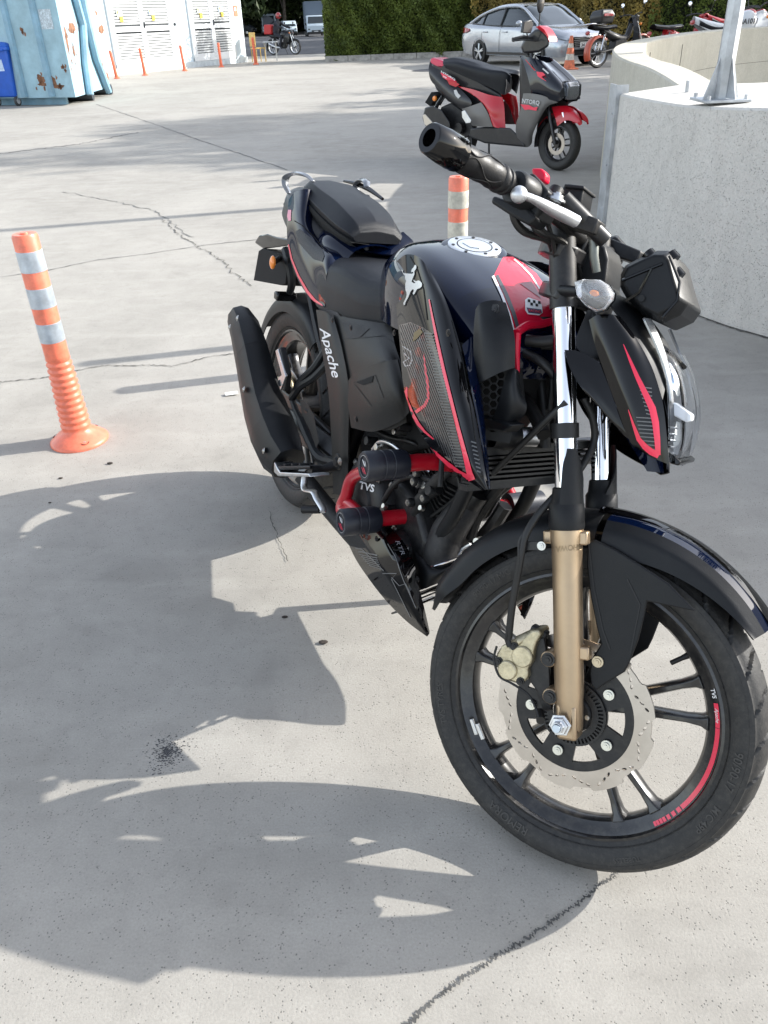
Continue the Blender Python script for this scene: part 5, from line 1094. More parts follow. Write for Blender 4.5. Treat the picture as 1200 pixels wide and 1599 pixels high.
# ------------------------------------------------------------------ FUEL TANK
tk = [(.60, [(.098, .76), (.108, .82), (.104, .870), (.076, .900), (.038, .910), (0, .913)]), (.66, [(.125, .77), (.132, .83), (.124, .885), (.092, .920), (.046, .933), (0, .936)]), (.74, [(.142, .78), (.150, .84), (.140, .893), (.104, .928), (.050, .941), (0, .944)]),
      (.83, [(.150, .79), (.158, .85), (.148, .898), (.110, .925), (.052, .934), (0, .936)]), (.92, [(.146, .79), (.155, .845), (.146, .888), (.108, .911), (.050, .918), (0, .919)]), (1.00, [(.128, .79), (.138, .830), (.130, .866), (.096, .889), (.046, .897), (0, .899)]), (1.05, [(.105, .79), (.112, .815), (.104, .842), (.076, .862), (.036, .872), (0, .875)]), (1.075, [(.085, .79), (.090, .806), (.084, .824), (.062, .838), (.03, .846), (0, .848)])]
tb_ = MB().surf([symrow(x, p) for x, p in tk], 60, 72)
tb_.f.append(tuple(range(72))); tb_.f.append(tuple(59*72+k for k in range(72)))
tank = tb_.build('fuel_tank', NAVY, bike, smooth=60)
trk = bvh(tank)
# recessed filler with silver cap
cn = V((.15, -.10, .98)).normalized(); cc0 = B(739, 398, 0)+V((0, 0, -.004))
hcap = trk.ray_cast(V((cc0.x, 0, 1.2)), V((0, 0, -1)))[0]; cc0 = hcap+V((0, 0, -.004))
cap = MB().lathe([(.064, -.010), (.064, .002), (.060, .004), (.053, .004), (.051, .001), (.0, .001)], cc0, cn, 60).build('filler_ring', NAVY, tank)
silver = mat('cap_silver', (.66, .68, .70), .30, metal=.8, var=.05, vs_=40)
cp = MB().lathe([(.052, .001), (.052, .007), (.050, .0085), (.035, .0085), (.0345, .007), (.033, .007), (.0325, .009), (.0, .0095)], cc0, cn, 60).build('fuel_cap', silver, tank)
MB().lathe([(.0332, .0090), (.0348, .0092), (.0350, .0086)], cc0, cn, 60).build('cap_groove', PIT, cp)
e1 = V((1, 0, 0)); e1 = (e1-cn*e1.dot(cn)).normalized(); e2 = cn.cross(e1)
for k in range(7): q = cc0+(e1*cos(k*.8976)+e2*sin(k*.8976))*.043+cn*.0085; MB().cyl(q-cn*.002, q+cn*.0012, .0034, seg=10).build('cap_screw', BLKM, cp)
MB().prism([cc0+e1*a+e2*b_+cn*.0095 for a, b_ in ((-.014, -.020), (.010, -.016), (.020, .0), (.012, .018), (-.010, .016), (-.006, .004), (-.018, -.004))], cn*.0012).build('key_cover', mat('cap_bright', (.80, .81, .82), .22, metal=.9), cp, bevel=.0004)
# printed and moulded pieces on the tank
redpoly = [(786, 402), (801, 402), (818, 412), (838, 428), (852, 448), (862, 470), (866, 500), (852, 512), (832, 508), (818, 512), (811, 524), (809, 582), (803, 574), (803, 526), (795, 492), (784, 462), (770, 434), (790, 430), (796, 422), (796, 412)]
drape('red_panel', redpoly, [tuple(range(len(redpoly)))], RED, tank, trk, fb, -.05, .0016, edge=9)
drape('white_line', *strip2d([(770, 432), (784, 462), (796, 494), (806, 530)], [4, 4, 4, 3]), WHT, tank, trk, fb, -.07, .0024, edge=8)
drape('black_line', *strip2d([(776, 431), (790, 460), (802, 490), (811, 520)], [5, 6, 6, 5]), mat('grey_line', (.06, .065, .07), .4), tank, trk, fb, -.07, .0026, edge=8)
drape('white_line', *strip2d([(803, 406), (815, 416), (830, 432), (850, 464)], [2, 2.4, 2.4, 2]), WHT, tank, trk, fb, -.02, .0024, edge=8)
drape('dark_flash', [(812, 444), (830, 440), (846, 468)], [(0, 1, 2)], mat('dark_red', (.20, .006, .02), .3), tank, trk, fb, -.02, .0024, edge=8)
em = [(820, 470), (825, 466), (842, 472), (846, 478), (847, 490), (842, 494), (824, 492), (820, 486)]
drape('racing_emblem', em, [tuple(range(8))], WHT, tank, trk, fb, -.03, .0030, edge=6)
drape('emblem_plate', [(822, 482), (845, 485), (846, 490), (842, 492), (825, 490)], [tuple(range(5))], mat('emblem_navy', (.01, .02, .08), .4), tank, trk, fb, -.03, .0036, edge=6)
for i in range(5):
    for j in range(2):
        if (i+j) % 2: continue
        x = 824+i*4; y = 469+j*4.5+i*.7; drape('checker', [(x, y), (x+4, y+.7), (x+4, y+5), (x, y+4.4)], [(0, 1, 2, 3)], PIT, tank, trk, fb, -.03, .0036)
drape('lettering', *place2d(text2d('RACING', 1, 0, .01), (825, 488.5), (5.2, .7), (-.6, -6)), mat('emblem_red', (.7, .03, .04), .4), tank, trk, fb, -.03, .0042)
# black moulded cover before the filler with its screw
cv = [[B(744, 484, -.150), B(741, 520, -.158), B(741, 560, -.160), B(742, 602, -.158)], [B(752, 474, -.146), B(754, 510, -.156), B(756, 550, -.158), B(758, 594, -.156)], [B(772, 470, -.130), B(776, 505, -.140), B(780, 545, -.142), B(782, 582, -.140)], [B(790, 474, -.112), B(798, 500, -.118), B(804, 530, -.118), B(804, 574, -.116)]]
for s in (1, -1):
    o = MB().surf([[V((p.x, p.y*s, p.z)) for p in r] for r in cv], 24, 24).build('tank_cover', MATT, tank, smooth=50, solid=.003, off=0)
    if s == 1: tcv = o
bolt(B(772, 484, -.136), (.3, -1, .5), .0065, .003, tcv, BLKM, None, hexa=False)
MB().box((1.0, 0, .755), (.13, .15, .085)).build('dark_block', PIT, bike, bevel=.01)  # added black block, stands in for shade under the tank front
# red chin under the tank front
MB().tube([B(806, 520, -.10), B(812, 516, -.085), B(826, 508, -.06), B(846, 506, -.03), B(868, 500, 0)], [.006, .007, .007, .007, .006], 8, smooth=20).build('red_chin', RED, tank)
MB().tube([B(808, 520, -.10), B(807, 548, -.10), B(809, 582, -.10)], [.0065, .006, .003], 8, smooth=14).build('red_chin', RED, tank)
# honeycomb inlet and its wing
MH_o = B(760, 612, -.125); px_ = (B(790, 612, -.10)-B(740, 612, -.14)); px_ = px_.normalized(); pz_ = (B(760, 590, -.125)-B(760, 640, -.125)).normalized(); pn = px_.cross(pz_).normalized(); pz_ = pn.cross(px_).normalized()
MH_ = Matrix((px_, pz_, pn)).transposed().to_4x4(); MH_.translation = MH_o
hx = []
for i in range(-4, 5):
    for j in range(-6, 7):
        cx2 = i*.0118; cy2 = j*.0136+(.0068 if i % 2 else 0)
        if abs(cx2) < .046 and abs(cy2) < .075: hx.append([(cx2+.0064*cos(k*pi/3), cy2+.0064*sin(k*pi/3)) for k in range(6)])
plate2d([(-.060, -.070), (.040, -.085), (.052, -.02), (.035, .06), (-.06, .085)], [h for h in hx if -.05 < h[0][0] < .04 and abs(h[0][1]) < .066], .003, MH_, 'honeycomb_grille', GREY, tank)
MB().prism([B(u, v, -.10) for u, v in ((738, 575), (800, 575), (806, 640), (790, 668), (742, 655))], (0, .02, 0)).build('inlet_duct', PIT, tank)
wg = [[B(796, 574, -.118), B(788, 600, -.125), B(780, 630, -.128), B(770, 655, -.128)], [B(806, 578, -.112), B(804, 602, -.120), B(802, 630, -.122), B(792, 664, -.120)], [B(810, 582, -.095), B(812, 608, -.100), B(822, 640, -.100), B(800, 668, -.100)]]
for s in (1, -1): MB().surf([[V((p.x, p.y*s, p.z)) for p in r] for r in wg], 16, 18).build('inlet_wing', MATT, tank, smooth=60, solid=.004, off=0)
MB().prism([B(u, v, -.13) for u, v in ((742, 648), (775, 655), (800, 664), (786, 676), (742, 668))], (0, .03, 0)).build('lower_lip', MATT, tank, bevel=.004)
# ------------------------------------------------------------------ SHROUD
sh = [[B(621, 408, -.128), B(620, 470, -.150), B(626, 540, -.172), B(632, 604, -.188), B(650, 660, -.190), B(690, 718, -.188), B(757, 767, -.183)],
      [B(636, 398, -.136), B(640, 465, -.160), B(650, 540, -.184), B(660, 608, -.200), B(678, 668, -.204), B(712, 722, -.202), B(759, 766, -.186)],
      [B(655, 402, -.144), B(668, 462, -.166), B(680, 540, -.190), B(692, 610, -.206), B(706, 668, -.208), B(732, 726, -.205), B(760, 765, -.188)],
      [B(668, 420, -.146), B(686, 468, -.164), B(702, 540, -.184), B(716, 610, -.198), B(728, 668, -.201), B(744, 724, -.199), B(761, 764, -.188)],
      [B(680, 436, -.146), B(700, 480, -.158), B(720, 545, -.170), B(734, 612, -.180), B(746, 670, -.186), B(755, 722, -.188), B(762, 763, -.185)]]
for s in (1, -1):
    o = MB().surf([[V((p.x, p.y*s, p.z)) for p in r] for r in sh], 44, 64).build('tank_shroud', BLK, bike, smooth=60, solid=.003, off=0)
    if s == 1: shr = o
# navy leading edge behind the shroud
ne = [[B(722, 540, -.172), B(738, 612, -.180), B(750, 672, -.184), B(763, 764, -.182)], [B(742, 520, -.150), B(748, 600, -.158), B(757, 672, -.165), B(765, 762, -.176)], [B(745, 500, -.13), B(750, 590, -.13), B(756, 665, -.14), B(765, 758, -.165)]]
for s in (1, -1): MB().surf([[V((p.x, p.y*s, p.z)) for p in r] for r in ne], 14, 30).build('shroud_edge', NAVY, bike, smooth=60, solid=.003, off=0)
trs2 = bvh(shr)
def dsh(n, pts, w_, m, l=.0016): return drape(n, *strip2d(pts, w_), m, shr, trs2, fb, -.19, l, edge=9)
dsh('red_line', [(671, 468), (676, 495), (684, 535), (694, 580), (706, 628), (716, 668), (726, 706), (734, 738), (738, 750)], [2, 3, 4.5, 5, 5, 5.5, 6.5, 9, 11], RLN)
dsh('red_line', [(732, 748), (716, 738), (700, 724), (684, 710), (668, 700)], [12, 9, 6, 4.5, 3.5], RLN, .0018)
dsh('red_line', [(663, 553), (665, 575), (669, 600), (670, 622), (664, 634), (650, 644)], [1.5, 3, 4, 4, 5, 5], RLN)
dsh('red_line', [(630, 606), (637, 628), (645, 646), (654, 662), (664, 674), (678, 686)], [2, 5, 5, 5, 3.5, 2], RLN)
dsh('silver_mark', [(630, 541), (642, 549), (645, 562), (641, 571), (634, 572), (631, 566), (640, 560), (632, 552)], 2.0, SLVP)
cpoly = [(624, 508), (642, 503), (662, 512), (674, 520), (684, 548), (698, 600), (712, 654), (724, 704), (729, 734), (712, 728), (694, 706), (676, 680), (660, 650), (652, 622), (640, 590), (630, 555)]
drape('carbon_panel', cpoly, [tuple(range(len(cpoly)))], mat('carbon_base', (.012, .012, .013), .25, coat=.6), shr, trs2, fb, -.19, .0008, edge=9)
def inpoly(x, y, P):
    c = False
    for i in range(len(P)):
        (x1, y1), (x2, y2) = P[i], P[i-1]
        if (y1 > y) != (y2 > y) and x < (x2-x1)*(y-y1)/(y2-y1)+x1: c = not c
    return c
vs, fs = [], []
def seg_strip(a, b_, w_):
    n0 = len(vs); q, f = strip2d([a, b_], w_); vs.extend(q); fs.extend([tuple(i+n0 for i in g_) for g_ in f])
for k in range(-40, 60):      # fine slanting lines
    run = None
    for t in range(0, 90):
        x = 615+k*3.4+t*1.0; y = 500+t*2.6
        ok = inpoly(x, y, cpoly) and inpoly(x+1.2, y, cpoly) and x < 684+(y-548)*.245-12
        if ok and run is None: run = (x, y)
        if (not ok or t % 6 == 5) and run is not None: seg_strip(run, (x, y), 1.0); run = (x, y) if ok else None
drape('carbon_lines', vs, fs, CARB, shr, trs2, fb, -.19, .0018)
vs, fs = [], []
for k in range(46):      # short comb beside the red line
    y = 522+k*4.6; xr = 677+(y-522)*.243; seg_strip((xr-13-.05*k, y-1.5), (xr, y), 2.0)
drape('comb_print', vs, fs, mat('comb_grey', (.075, .078, .08), .35, coat=.4), shr, trs2, fb, -.19, .0020)
hp = [(185, 300), (190, 345), (205, 385), (245, 420), (262, 440), (262, 500), (285, 550), (270, 620), (268, 700), (275, 760), (295, 800), (298, 860), (285, 920), (250, 990), (225, 1040), (235, 1090), (262, 1070), (268, 1030), (312, 950), (350, 870), (380, 790), (415, 745), (450, 735), (455, 780), (430, 820), (445, 855), (470, 835), (500, 780), (530, 730), (590, 710), (630, 670), (635, 610), (600, 560), (550, 540), (520, 555), (480, 550), (445, 520), (455, 560), (500, 600), (450, 600), (405, 565), (425, 510), (450, 450), (470, 400), (465, 350), (480, 320), (510, 270), (510, 220), (490, 195), (465, 215), (455, 250), (420, 280), (395, 340), (410, 360), (445, 350), (445, 375), (420, 395), (340, 390), (280, 385), (235, 385), (215, 350), (210, 310)]
hp = [((x/14.1+615-340)/.3, (y/14.1+400-240)/.3) for x, y in hp]
drape('horse_emblem', [(340+x*.3, 240+y*.3) for x, y in hp], [tuple(range(len(hp)))], mat('emblem_silver', (.66, .68, .70), .25, metal=.6), shr, trs2, fb, -.15, .0016, edge=5)
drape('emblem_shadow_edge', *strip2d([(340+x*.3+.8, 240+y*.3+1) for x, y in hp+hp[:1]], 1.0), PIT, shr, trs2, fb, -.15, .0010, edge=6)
drape('sticker', [(648, 520), (657, 514), (662, 519), (652, 530), (646, 534)], [tuple(range(5))], mat('ochre_print', (.14, .10, .03), .4), shr, trs2, fb, -.17, .0026, edge=6)
for k in range(8): dsh('comb_print', [(736+k*1.3, 690+k*6.5), (744+k*1.1, 693+k*6.5)], 2.2, MATS['comb_grey'])
# ------------------------------------------------------------------ SIDE PANELS
sp1 = [[B(495, 484, -.138), B(503, 540, -.150), B(514, 610, -.158), B(519, 690, -.150), B(522, 770, -.140)], [B(509, 487, -.146), B(520, 545, -.158), B(531, 610, -.164), B(534, 690, -.156), B(535, 775, -.146)], [B(522, 497, -.142), B(536, 548, -.152), B(546, 610, -.158), B(545, 690, -.150), B(544, 775, -.140)]]
for s in (1, -1):
    o = MB().surf([[V((p.x, p.y*s, p.z)) for p in r] for r in sp1], 18, 40).build('side_strut', GREY, bike, smooth=60, solid=.004, off=0)
    if s == 1: ss = o
trp = bvh(ss); drape('lettering', *place2d(text2d('Apache', 1, .25, .012), (500, 513), (6.6, 25.5), (19.5, -3.0)), WHT, ss, trp, fb, -.16, .0012, edge=6)
sp2 = [[B(522, 492, -.132), B(532, 545, -.145), B(544, 600, -.150), B(543, 665, -.146)], [B(545, 497, -.128), B(560, 545, -.148), B(572, 595, -.160), B(572, 668, -.152)], [B(580, 503, -.118), B(592, 540, -.142), B(606, 580, -.160), B(606, 672, -.150)], [B(612, 508, -.104), B(618, 540, -.128), B(632, 590, -.140), B(636, 660, -.130)]]
for s in (1, -1):
    o = MB().surf([[V((p.x, p.y*s, p.z)) for p in r] for r in sp2], 30, 30).build('airbox_cover', GREY, bike, smooth=60, solid=.004, off=0)
    if s == 1: ab = o
bulge = [[B(544, 596, -.156), B(545, 630, -.158), B(550, 668, -.154)], [B(560, 580, -.166), B(575, 630, -.175), B(584, 674, -.162)], [B(600, 566, -.164), B(614, 615, -.168), B(622, 660, -.152)], [B(622, 562, -.150), B(632, 605, -.150), B(640, 644, -.140)]]
ob = MB().surf(bulge, 24, 24).build('airbox_bulge', GREY, ab, smooth=60, solid=.004, off=0)
tra = bvh(ab); trb = bvh(ob)
VN = mat('vent_mesh', (.03, .03, .031), .6, bump=1., bs=500)
drape('vent', [(534, 502), (557, 505), (578, 513), (564, 526), (550, 530), (543, 528)], [tuple(range(6))], VN, ab, tra, fb, -.14, .0014, edge=8)
drape('scoop', [(556, 597), (584, 587), (582, 597), (568, 602)], [(0, 1, 2, 3)], PIT, ob, trb, fb, -.17, .0014, edge=6)
drape('scoop_edge', *strip2d([(553, 598), (586, 586), (599, 622)], 1.6), MATS['crease_dark'], ob, trb, fb, -.17, .0014, edge=6)
drape('scoop_edge', *strip2d([(554, 600), (580, 634)], 1.4), MATS['crease_dark'], ob, trb, fb, -.17, .0014, edge=6)
# dark struts of the rear sets and heel plates
for pts, r_ in (([(508, 548, -.13), (490, 575, -.15), (470, 595, -.165), (458, 618, -.17)], .009), ([(512, 568, -.13), (490, 590, -.15), (470, 603, -.165), (456, 622, -.17)], .010), ([(455, 620, -.17), (462, 640, -.165), (476, 670, -.155), (492, 710, -.145), (512, 735, -.14)], .008), ([(470, 655, -.16), (485, 690, -.15), (500, 715, -.145), (526, 724, -.14)], .013)):
    MB().tube([B(*p) for p in pts], r_, 8, smooth=18).build('footrest_hanger', MATT, bike)
hpz = plate2d([(u, -v) for u, v in ((468, 622), (480, 630), (490, 648), (498, 690), (494, 700), (484, 672), (472, 648))], [[(478+3*cos(a), -(642+4*sin(a))) for a in [k*.63 for k in range(10)]]], .001, Matrix.Identity(4), 'tmp', MATT, bike)
for v_ in hpz.data.vertices: q = B(v_.co.x, -v_.co.y, -.172 if v_.co.z > 0 else -.166); v_.co = q
hpz.name = 'heel_guard'; hpz.data.name = 'heel_guard'
fp2 = MB().prism([B(u, v, -.20) for u, v in ((430, 547), (438, 542), (447, 585), (444, 612), (436, 604), (433, 575))], (0, .016, 0)).build('pillion_footrest', RUBS, bike, bevel=.003)
MB().prism([B(u, v, -.203) for u, v in ((430, 548), (434, 545), (446, 588), (438, 610), (434, 590), (440, 586))], (0, .006, 0)).build('footrest_edge', ALU, fp2, bevel=.001)
MB().cyl(B(440, 598, -.20), B(452, 610, -.16), .010, seg=12).build('footrest_joint', MATT, fp2)
# rider footrest and brake pedal
pg = MB().rings([[B(u, v, y) for u, v in ((432, 728), (484, 727), (486, 733), (436, 735))] for y in (-.235, -.195)]).build('rider_footrest', RUBS, bike, bevel=.004)
MB().prism([B(u, v, -.238) for u, v in ((428, 722), (433, 732), (437, 738), (482, 740), (484, 745), (434, 744), (428, 738))], (0, .05, 0)).build('footrest_plate', ALU, pg, bevel=.002)
for k in range(4): MB().box(B(442+k*12, 726, -.215), (.008, .034, .007)).build('rubber_rib', RUBS, pg, bevel=.002)
MB().tube([B(484, 734, -.215), B(505, 733, -.18), B(528, 726, -.145)], [.012, .010, .014], 12).build('footrest_arm', BLKM, bike)
MB().lathe([(.0, -.014), (.010, -.014), (.012, -.008), (.018, -.008), (.020, -.004), (.020, .02)], B(531, 721, -.150), (0, 1, 0), 24).build('pivot_bolt', BLKM, bike)
bolt(B(531, 721, -.165), (0, -1, 0), .006, .004, bike, BOLT, None)
pd = MB().tube([B(476, 745, -.20), B(476, 764, -.205), B(490, 768, -.205), B(496, 780, -.205), B(505, 795, -.205), B(504, 800, -.21)], [.008, .008, .009, .008, .008, .007], 8, smooth=24, sq=.5).build('brake_pedal', ALU, bike)
MB().cyl(B(473, 796, -.225), B(500, 796, -.195), .010, seg=14).build('pedal_pad', RUBS, pd)
# black filler mass between wheel and engine
MB().prism([V((.52, 0, .24)), V((.66, 0, .25)), V((.66, 0, .46)), V((.58, 0, .62)), V((.40, 0, .66)), V((.33, 0, .50)), V((.42, 0, .30))], (0, .05, 0)).build('inner_filler', PIT, bike)
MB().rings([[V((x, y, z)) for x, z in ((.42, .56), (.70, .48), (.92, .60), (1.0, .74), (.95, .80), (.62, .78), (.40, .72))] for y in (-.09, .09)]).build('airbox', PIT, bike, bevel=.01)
# added far-side plate that closes lit gaps in the rear wheel's shadow
MB().rings([[V((x, y, z)) for x, z in ((-.11, .31), (-.08, .40), (.02, .43), (.30, .45), (.52, .46), (.52, .30), (.30, .27), (.02, .20), (-.08, .22))] for y in (.084, .092)]).build('shadow_plate', MATT, bike, bevel=.003)
MB().lathe([(0, 0), (.165, 0), (.168, .004), (.165, .008), (0, .008)], RC+V((0, .093, 0)), (0, 1, 0), 40).build('shadow_disc', MATT, bike)  # added disc, blocks sun through the rear spokes to fill their shadow
# side stand on the far side
MB().tube([V((.60, .13, .25)), V((.66, .20, .12)), V((.70, .245, .03))], [.012, .011, .009], 10).build('side_stand', BLKM, bike)
q = BM.inverted() @ V((0, 0, 0)); sp_ = BM @ V((.70, .245, .03)); tip_ = BM.inverted() @ V((sp_.x, sp_.y, .006)); MB().tube([V((.70, .245, .03)), tip_], [.009, .014], 10).build('stand_foot', BLKM, bike)
# ------------------------------------------------------------------ CRASH GUARD (both sides) with sliders
def slider(uv, y0, L, R_s, lab_side=1):
    c = B(uv[0], uv[1], y0); ax = V((0, 1, 0)); s_ = lab_side
    c = V((c.x, c.y*s_, c.z)); ax = ax*s_
    o = MB().lathe([(0, .0030), (R_s*.70, .0030), (R_s*.74, 0), (R_s*.92, 0), (R_s, .003), (R_s, L*.36), (R_s*.965, L*.37), (R_s*.965, L*.40), (R_s, L*.41), (R_s, L*.58), (R_s*.965, L*.59), (R_s*.965, L*.62), (R_s, L*.63), (R_s*.97, L*.9), (R_s*.88, L), (0, L)], c, ax, 40).build('slider_puck', MATT, bike)
    return o, c
p1, c1 = slider((568, 729), -.262, .086, .0285); p2, c2_ = slider((532, 817), -.248, .084, .0285)
SM = mat('satin_navy_black', (.010, .012, .020), .38, bump=.1)
for o in (p1, p2): o.data.materials[0] = SM
for o, c in ((p1, c1), (p2, c2_)):
    MB().lathe([(.0200, -.0002), (.0212, -.0004), (.0212, -.0010), (.0200, -.0012)], c+V((0, .0015, 0)), (0, 1, 0), 30).build('logo_ring', SLVP, o)
    for a_, b_, m in (((-.010, .010), (.003, .002), WHT), ((.0, .012), (.006, .004), SLVP), ((-.004, -.002), (.010, -.010), RLN), ((-.010, -.006), (.004, -.012), RLN)):
        MB().prism([c+V((a_[0], .0010, a_[1])), c+V((a_[0]+.005, .0010, a_[1]-.001)), c+V((b_[0]+.003, .0010, b_[1])), c+V((b_[0]-.002, .0010, b_[1]+.001))], (0, -.0008, 0)).build('logo', m, o, smooth=0)
def gtube(pts, r_=.0145, s_=1, nm='guard_tube'): return MB().tube([V((p.x, p.y*s_, p.z)) for p in pts], r_, 20, smooth=26).build(nm, CGR, bike)
a1, a2 = c1+V((0, .07, 0)), c2_+V((0, .07, 0))
gA = gtube([c1+V((0, .09, 0)), c1+V((.0, .14, 0)), c1+V((.012, .20, -.004))], .0165); gB = gtube([c2_+V((0, .08, 0)), c2_+V((0, .12, 0)), c2_+V((.004, .205, .002))], .0165)
gtube([a1+V((-.01, .01, -.01)), B(556, 742, -.17), B(541, 775, -.17), B(534, 792, -.175), B(540, 800, -.175), a2+V((0, .01, 0))], .0140)
gtube([B(538, 782, -.17), B(550, 790, -.165), B(566, 806, -.160)], .0125)
MB().tube([B(655, 800, -.085), B(662, 812, -.08), B(655, 828, -.085)], .007, 8).build('guard_flange', CGR, bike); bolt(B(645, 797, -.10), (0, -1, .2), .006, .006, bike, BOLT, None)
# left-hand side of the guard
for c in (c1, c2_):
    m_ = V((c.x, -c.y, c.z)); gtube([m_+V((0, -.09, 0)), m_+V((0, -.17, 0))], .0165); 
    MB().lathe([(0, 0), (.0285, 0), (.0285, -.09), (0, -.095)], m_, (0, 1, 0), 30).build('slider_puck', SM, bike)
gtube([V((a1.x, -a1.y, a1.z)), V((.80, .175, .46)), V((a2.x, -a2.y, a2.z))], .014)
# ------------------------------------------------------------------ BELLY FAIRING
bl = [[B(541, 839, -.150), B(556, 872, -.160), B(578, 905, -.160), B(604, 938, -.150), B(636, 970, -.135), B(668, 994, -.118)],
      [B(560, 832, -.160), B(582, 866, -.178), B(606, 900, -.176), B(628, 934, -.162), B(650, 966, -.142), B(669, 992, -.118)],
      [B(590, 826, -.150), B(612, 858, -.164), B(630, 895, -.164), B(644, 930, -.152), B(658, 962, -.136), B(670, 990, -.116)],
      [B(612, 826, -.128), B(632, 850, -.135), B(646, 880, -.136), B(653, 915, -.130), B(662, 950, -.122), B(670, 986, -.112)]]
for s in (1, -1):
    o = MB().surf([[V((p.x, p.y*s, p.z)) for p in r] for r in bl], 26, 40, lu=True).build('belly_fairing', BLK, bike, smooth=30, solid=.003, off=0)
    if s == 1: bf_ = o
trf = bvh(bf_)
drape('fairing_print', *strip2d([(560, 862), (566, 862), (590, 868)], 1.6), GP, bf_, trf, fb, -.16, .0012, edge=7)
for k in range(6): drape('fairing_print', *strip2d([(562+k*3, 866+k*3.4), (590+k*1.2, 872+k*3.4)], 1.2), GP, bf_, trf, fb, -.16, .0012, edge=7)
for L_ in ([(556, 856), (566, 858), (596, 888), (600, 892)], [(598, 896), (620, 896), (612, 905), (642, 965)], [(606, 850), (618, 870), (630, 905), (650, 950)], [(612, 902), (624, 915), (634, 912), (646, 940)]): drape('fairing_print', *strip2d(L_, 1.3), GP, bf_, trf, fb, -.16, .0012, edge=7)
drape('lettering', *place2d(text2d('RTR', 1, .1, -.0), (617, 845), (5.6, 12.6), (9.5, -1.2)), SLVP, bf_, trf, fb, -.14, .0014, edge=5)
MB().surf([[B(648, 862, -.11), B(654, 888, -.115), B(652, 915, -.115)], [B(668, 878, -.10), B(672, 896, -.105), B(664, 920, -.11)], [B(690, 882, -.07), B(700, 888, -.075), B(690, 905, -.08)], [B(712, 870, -.04), B(718, 868, -.04), B(712, 885, -.04)]], 12, 12).build('belly_inner', MATT, bike, solid=.003)
MB().tube([B(692, 880, -.07), B(705, 882, -.06), B(715, 872, -.05), B(722, 858, -.04), B(735, 850, -.03)], .004, 8, smooth=20).build('guard_wire', ALU, bike)
# bright ribbed sump guard slats seen between fairing and fender
for k in range(8):
    u0, v0 = 700-k*7.5, 878+k*10; L_ = [B(u0-34, v0+10, -.100), B(u0-8, v0+2, -.085), B(u0+22, v0-10, -.05), B(u0+52, v0-22, 0)]
    MB().tube(L_, .0050 if k % 2 else .0065, 8, sq=.5).build('sump_slat', CHR if k % 2 == 0 else BLK, bike)
MB().cyl(B(744, 846, -.04), B(752, 843, -.02), .007, seg=12).build('bracket_bolt', BOLT, bike)
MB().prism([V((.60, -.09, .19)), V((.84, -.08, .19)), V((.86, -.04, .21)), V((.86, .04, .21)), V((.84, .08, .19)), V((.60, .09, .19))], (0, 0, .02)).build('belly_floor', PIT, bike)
for pts, r_ in (([(735, 840, -.02), (745, 810, -.02), (765, 780, -.01), (790, 750, 0)], .011), ([(745, 850, .02), (770, 820, .02), (790, 790, .03)], .015), ([(752, 800, 0), (770, 770, 0), (800, 745, .02)], .018), ([(730, 832, 0), (748, 790, 0), (756, 760, 0)], .010)):
    MB().tube([B(*p) for p in pts], r_, 8, smooth=16).build('down_tube', BLKM, bike)

for (u, v, y, o_) in ((548, 512, -.155, ab), (616, 520, -.125, ab), (626, 650, -.15, ab), (556, 655, -.165, ab), (519, 500, -.16, ss), (538, 770, -.16, ss), (700, 520, -.19, shr), (752, 742, -.195, shr), (652, 905, -.14, bf_), (588, 842, -.165, bf_)):
    bolt(B(u, v, y), (0, -1, 0), .0042, .0025, o_, BLKM, None, name='screw', hexa=False)
for L_ in ([(641, 401), (652, 420), (662, 452), (668, 500)], [(706, 500), (722, 560), (736, 640), (748, 720)]): drape('panel_gap', *strip2d(L_, 1.6), PIT, shr, trs2, fb, -.17, .0008, edge=8)
for L_ in ([(524, 530), (560, 528), (600, 524), (622, 540)], [(546, 600), (560, 580), (600, 564), (626, 562)]): drape('panel_gap', *strip2d(L_, 1.5), MATS['crease_dark'], ab, tra, fb, -.15, .0010, edge=8)
for L_ in ([(460, 345), (472, 352), (492, 372), (508, 392)],): drape('panel_gap', *strip2d(L_, 1.4), PIT, tail, trt, fb, -.12, .0010, edge=8)
# cables and wiring in the dark middle of the machine
rnd = random.Random(11)
for k in range(16):
    a = V((rnd.uniform(.86, 1.0), rnd.uniform(-.09, .02), rnd.uniform(.52, .74))); m_ = a+V((rnd.uniform(-.10, .08), rnd.uniform(-.03, .03), rnd.uniform(-.08, .06))); e = m_+V((rnd.uniform(-.12, .06), rnd.uniform(-.02, .04), rnd.uniform(-.12, .05)))
    MB().tube([a, m_, e], rnd.choice((.003, .004, .0055)), 7, smooth=14).build('cable', HOSE, bike)
for k in range(10):
    q = V((rnd.uniform(.66, .92), -.10-rnd.uniform(0, .02), rnd.uniform(.40, .56))); MB().cyl(q, q+V((0, -.012, 0)), rnd.uniform(.006, .011), seg=10).build('boss', ENG, eng, bevel=.001); bolt(q+V((0, -.012, 0)), (0, -1, 0), .0045, .004, eng, BOLT, None)
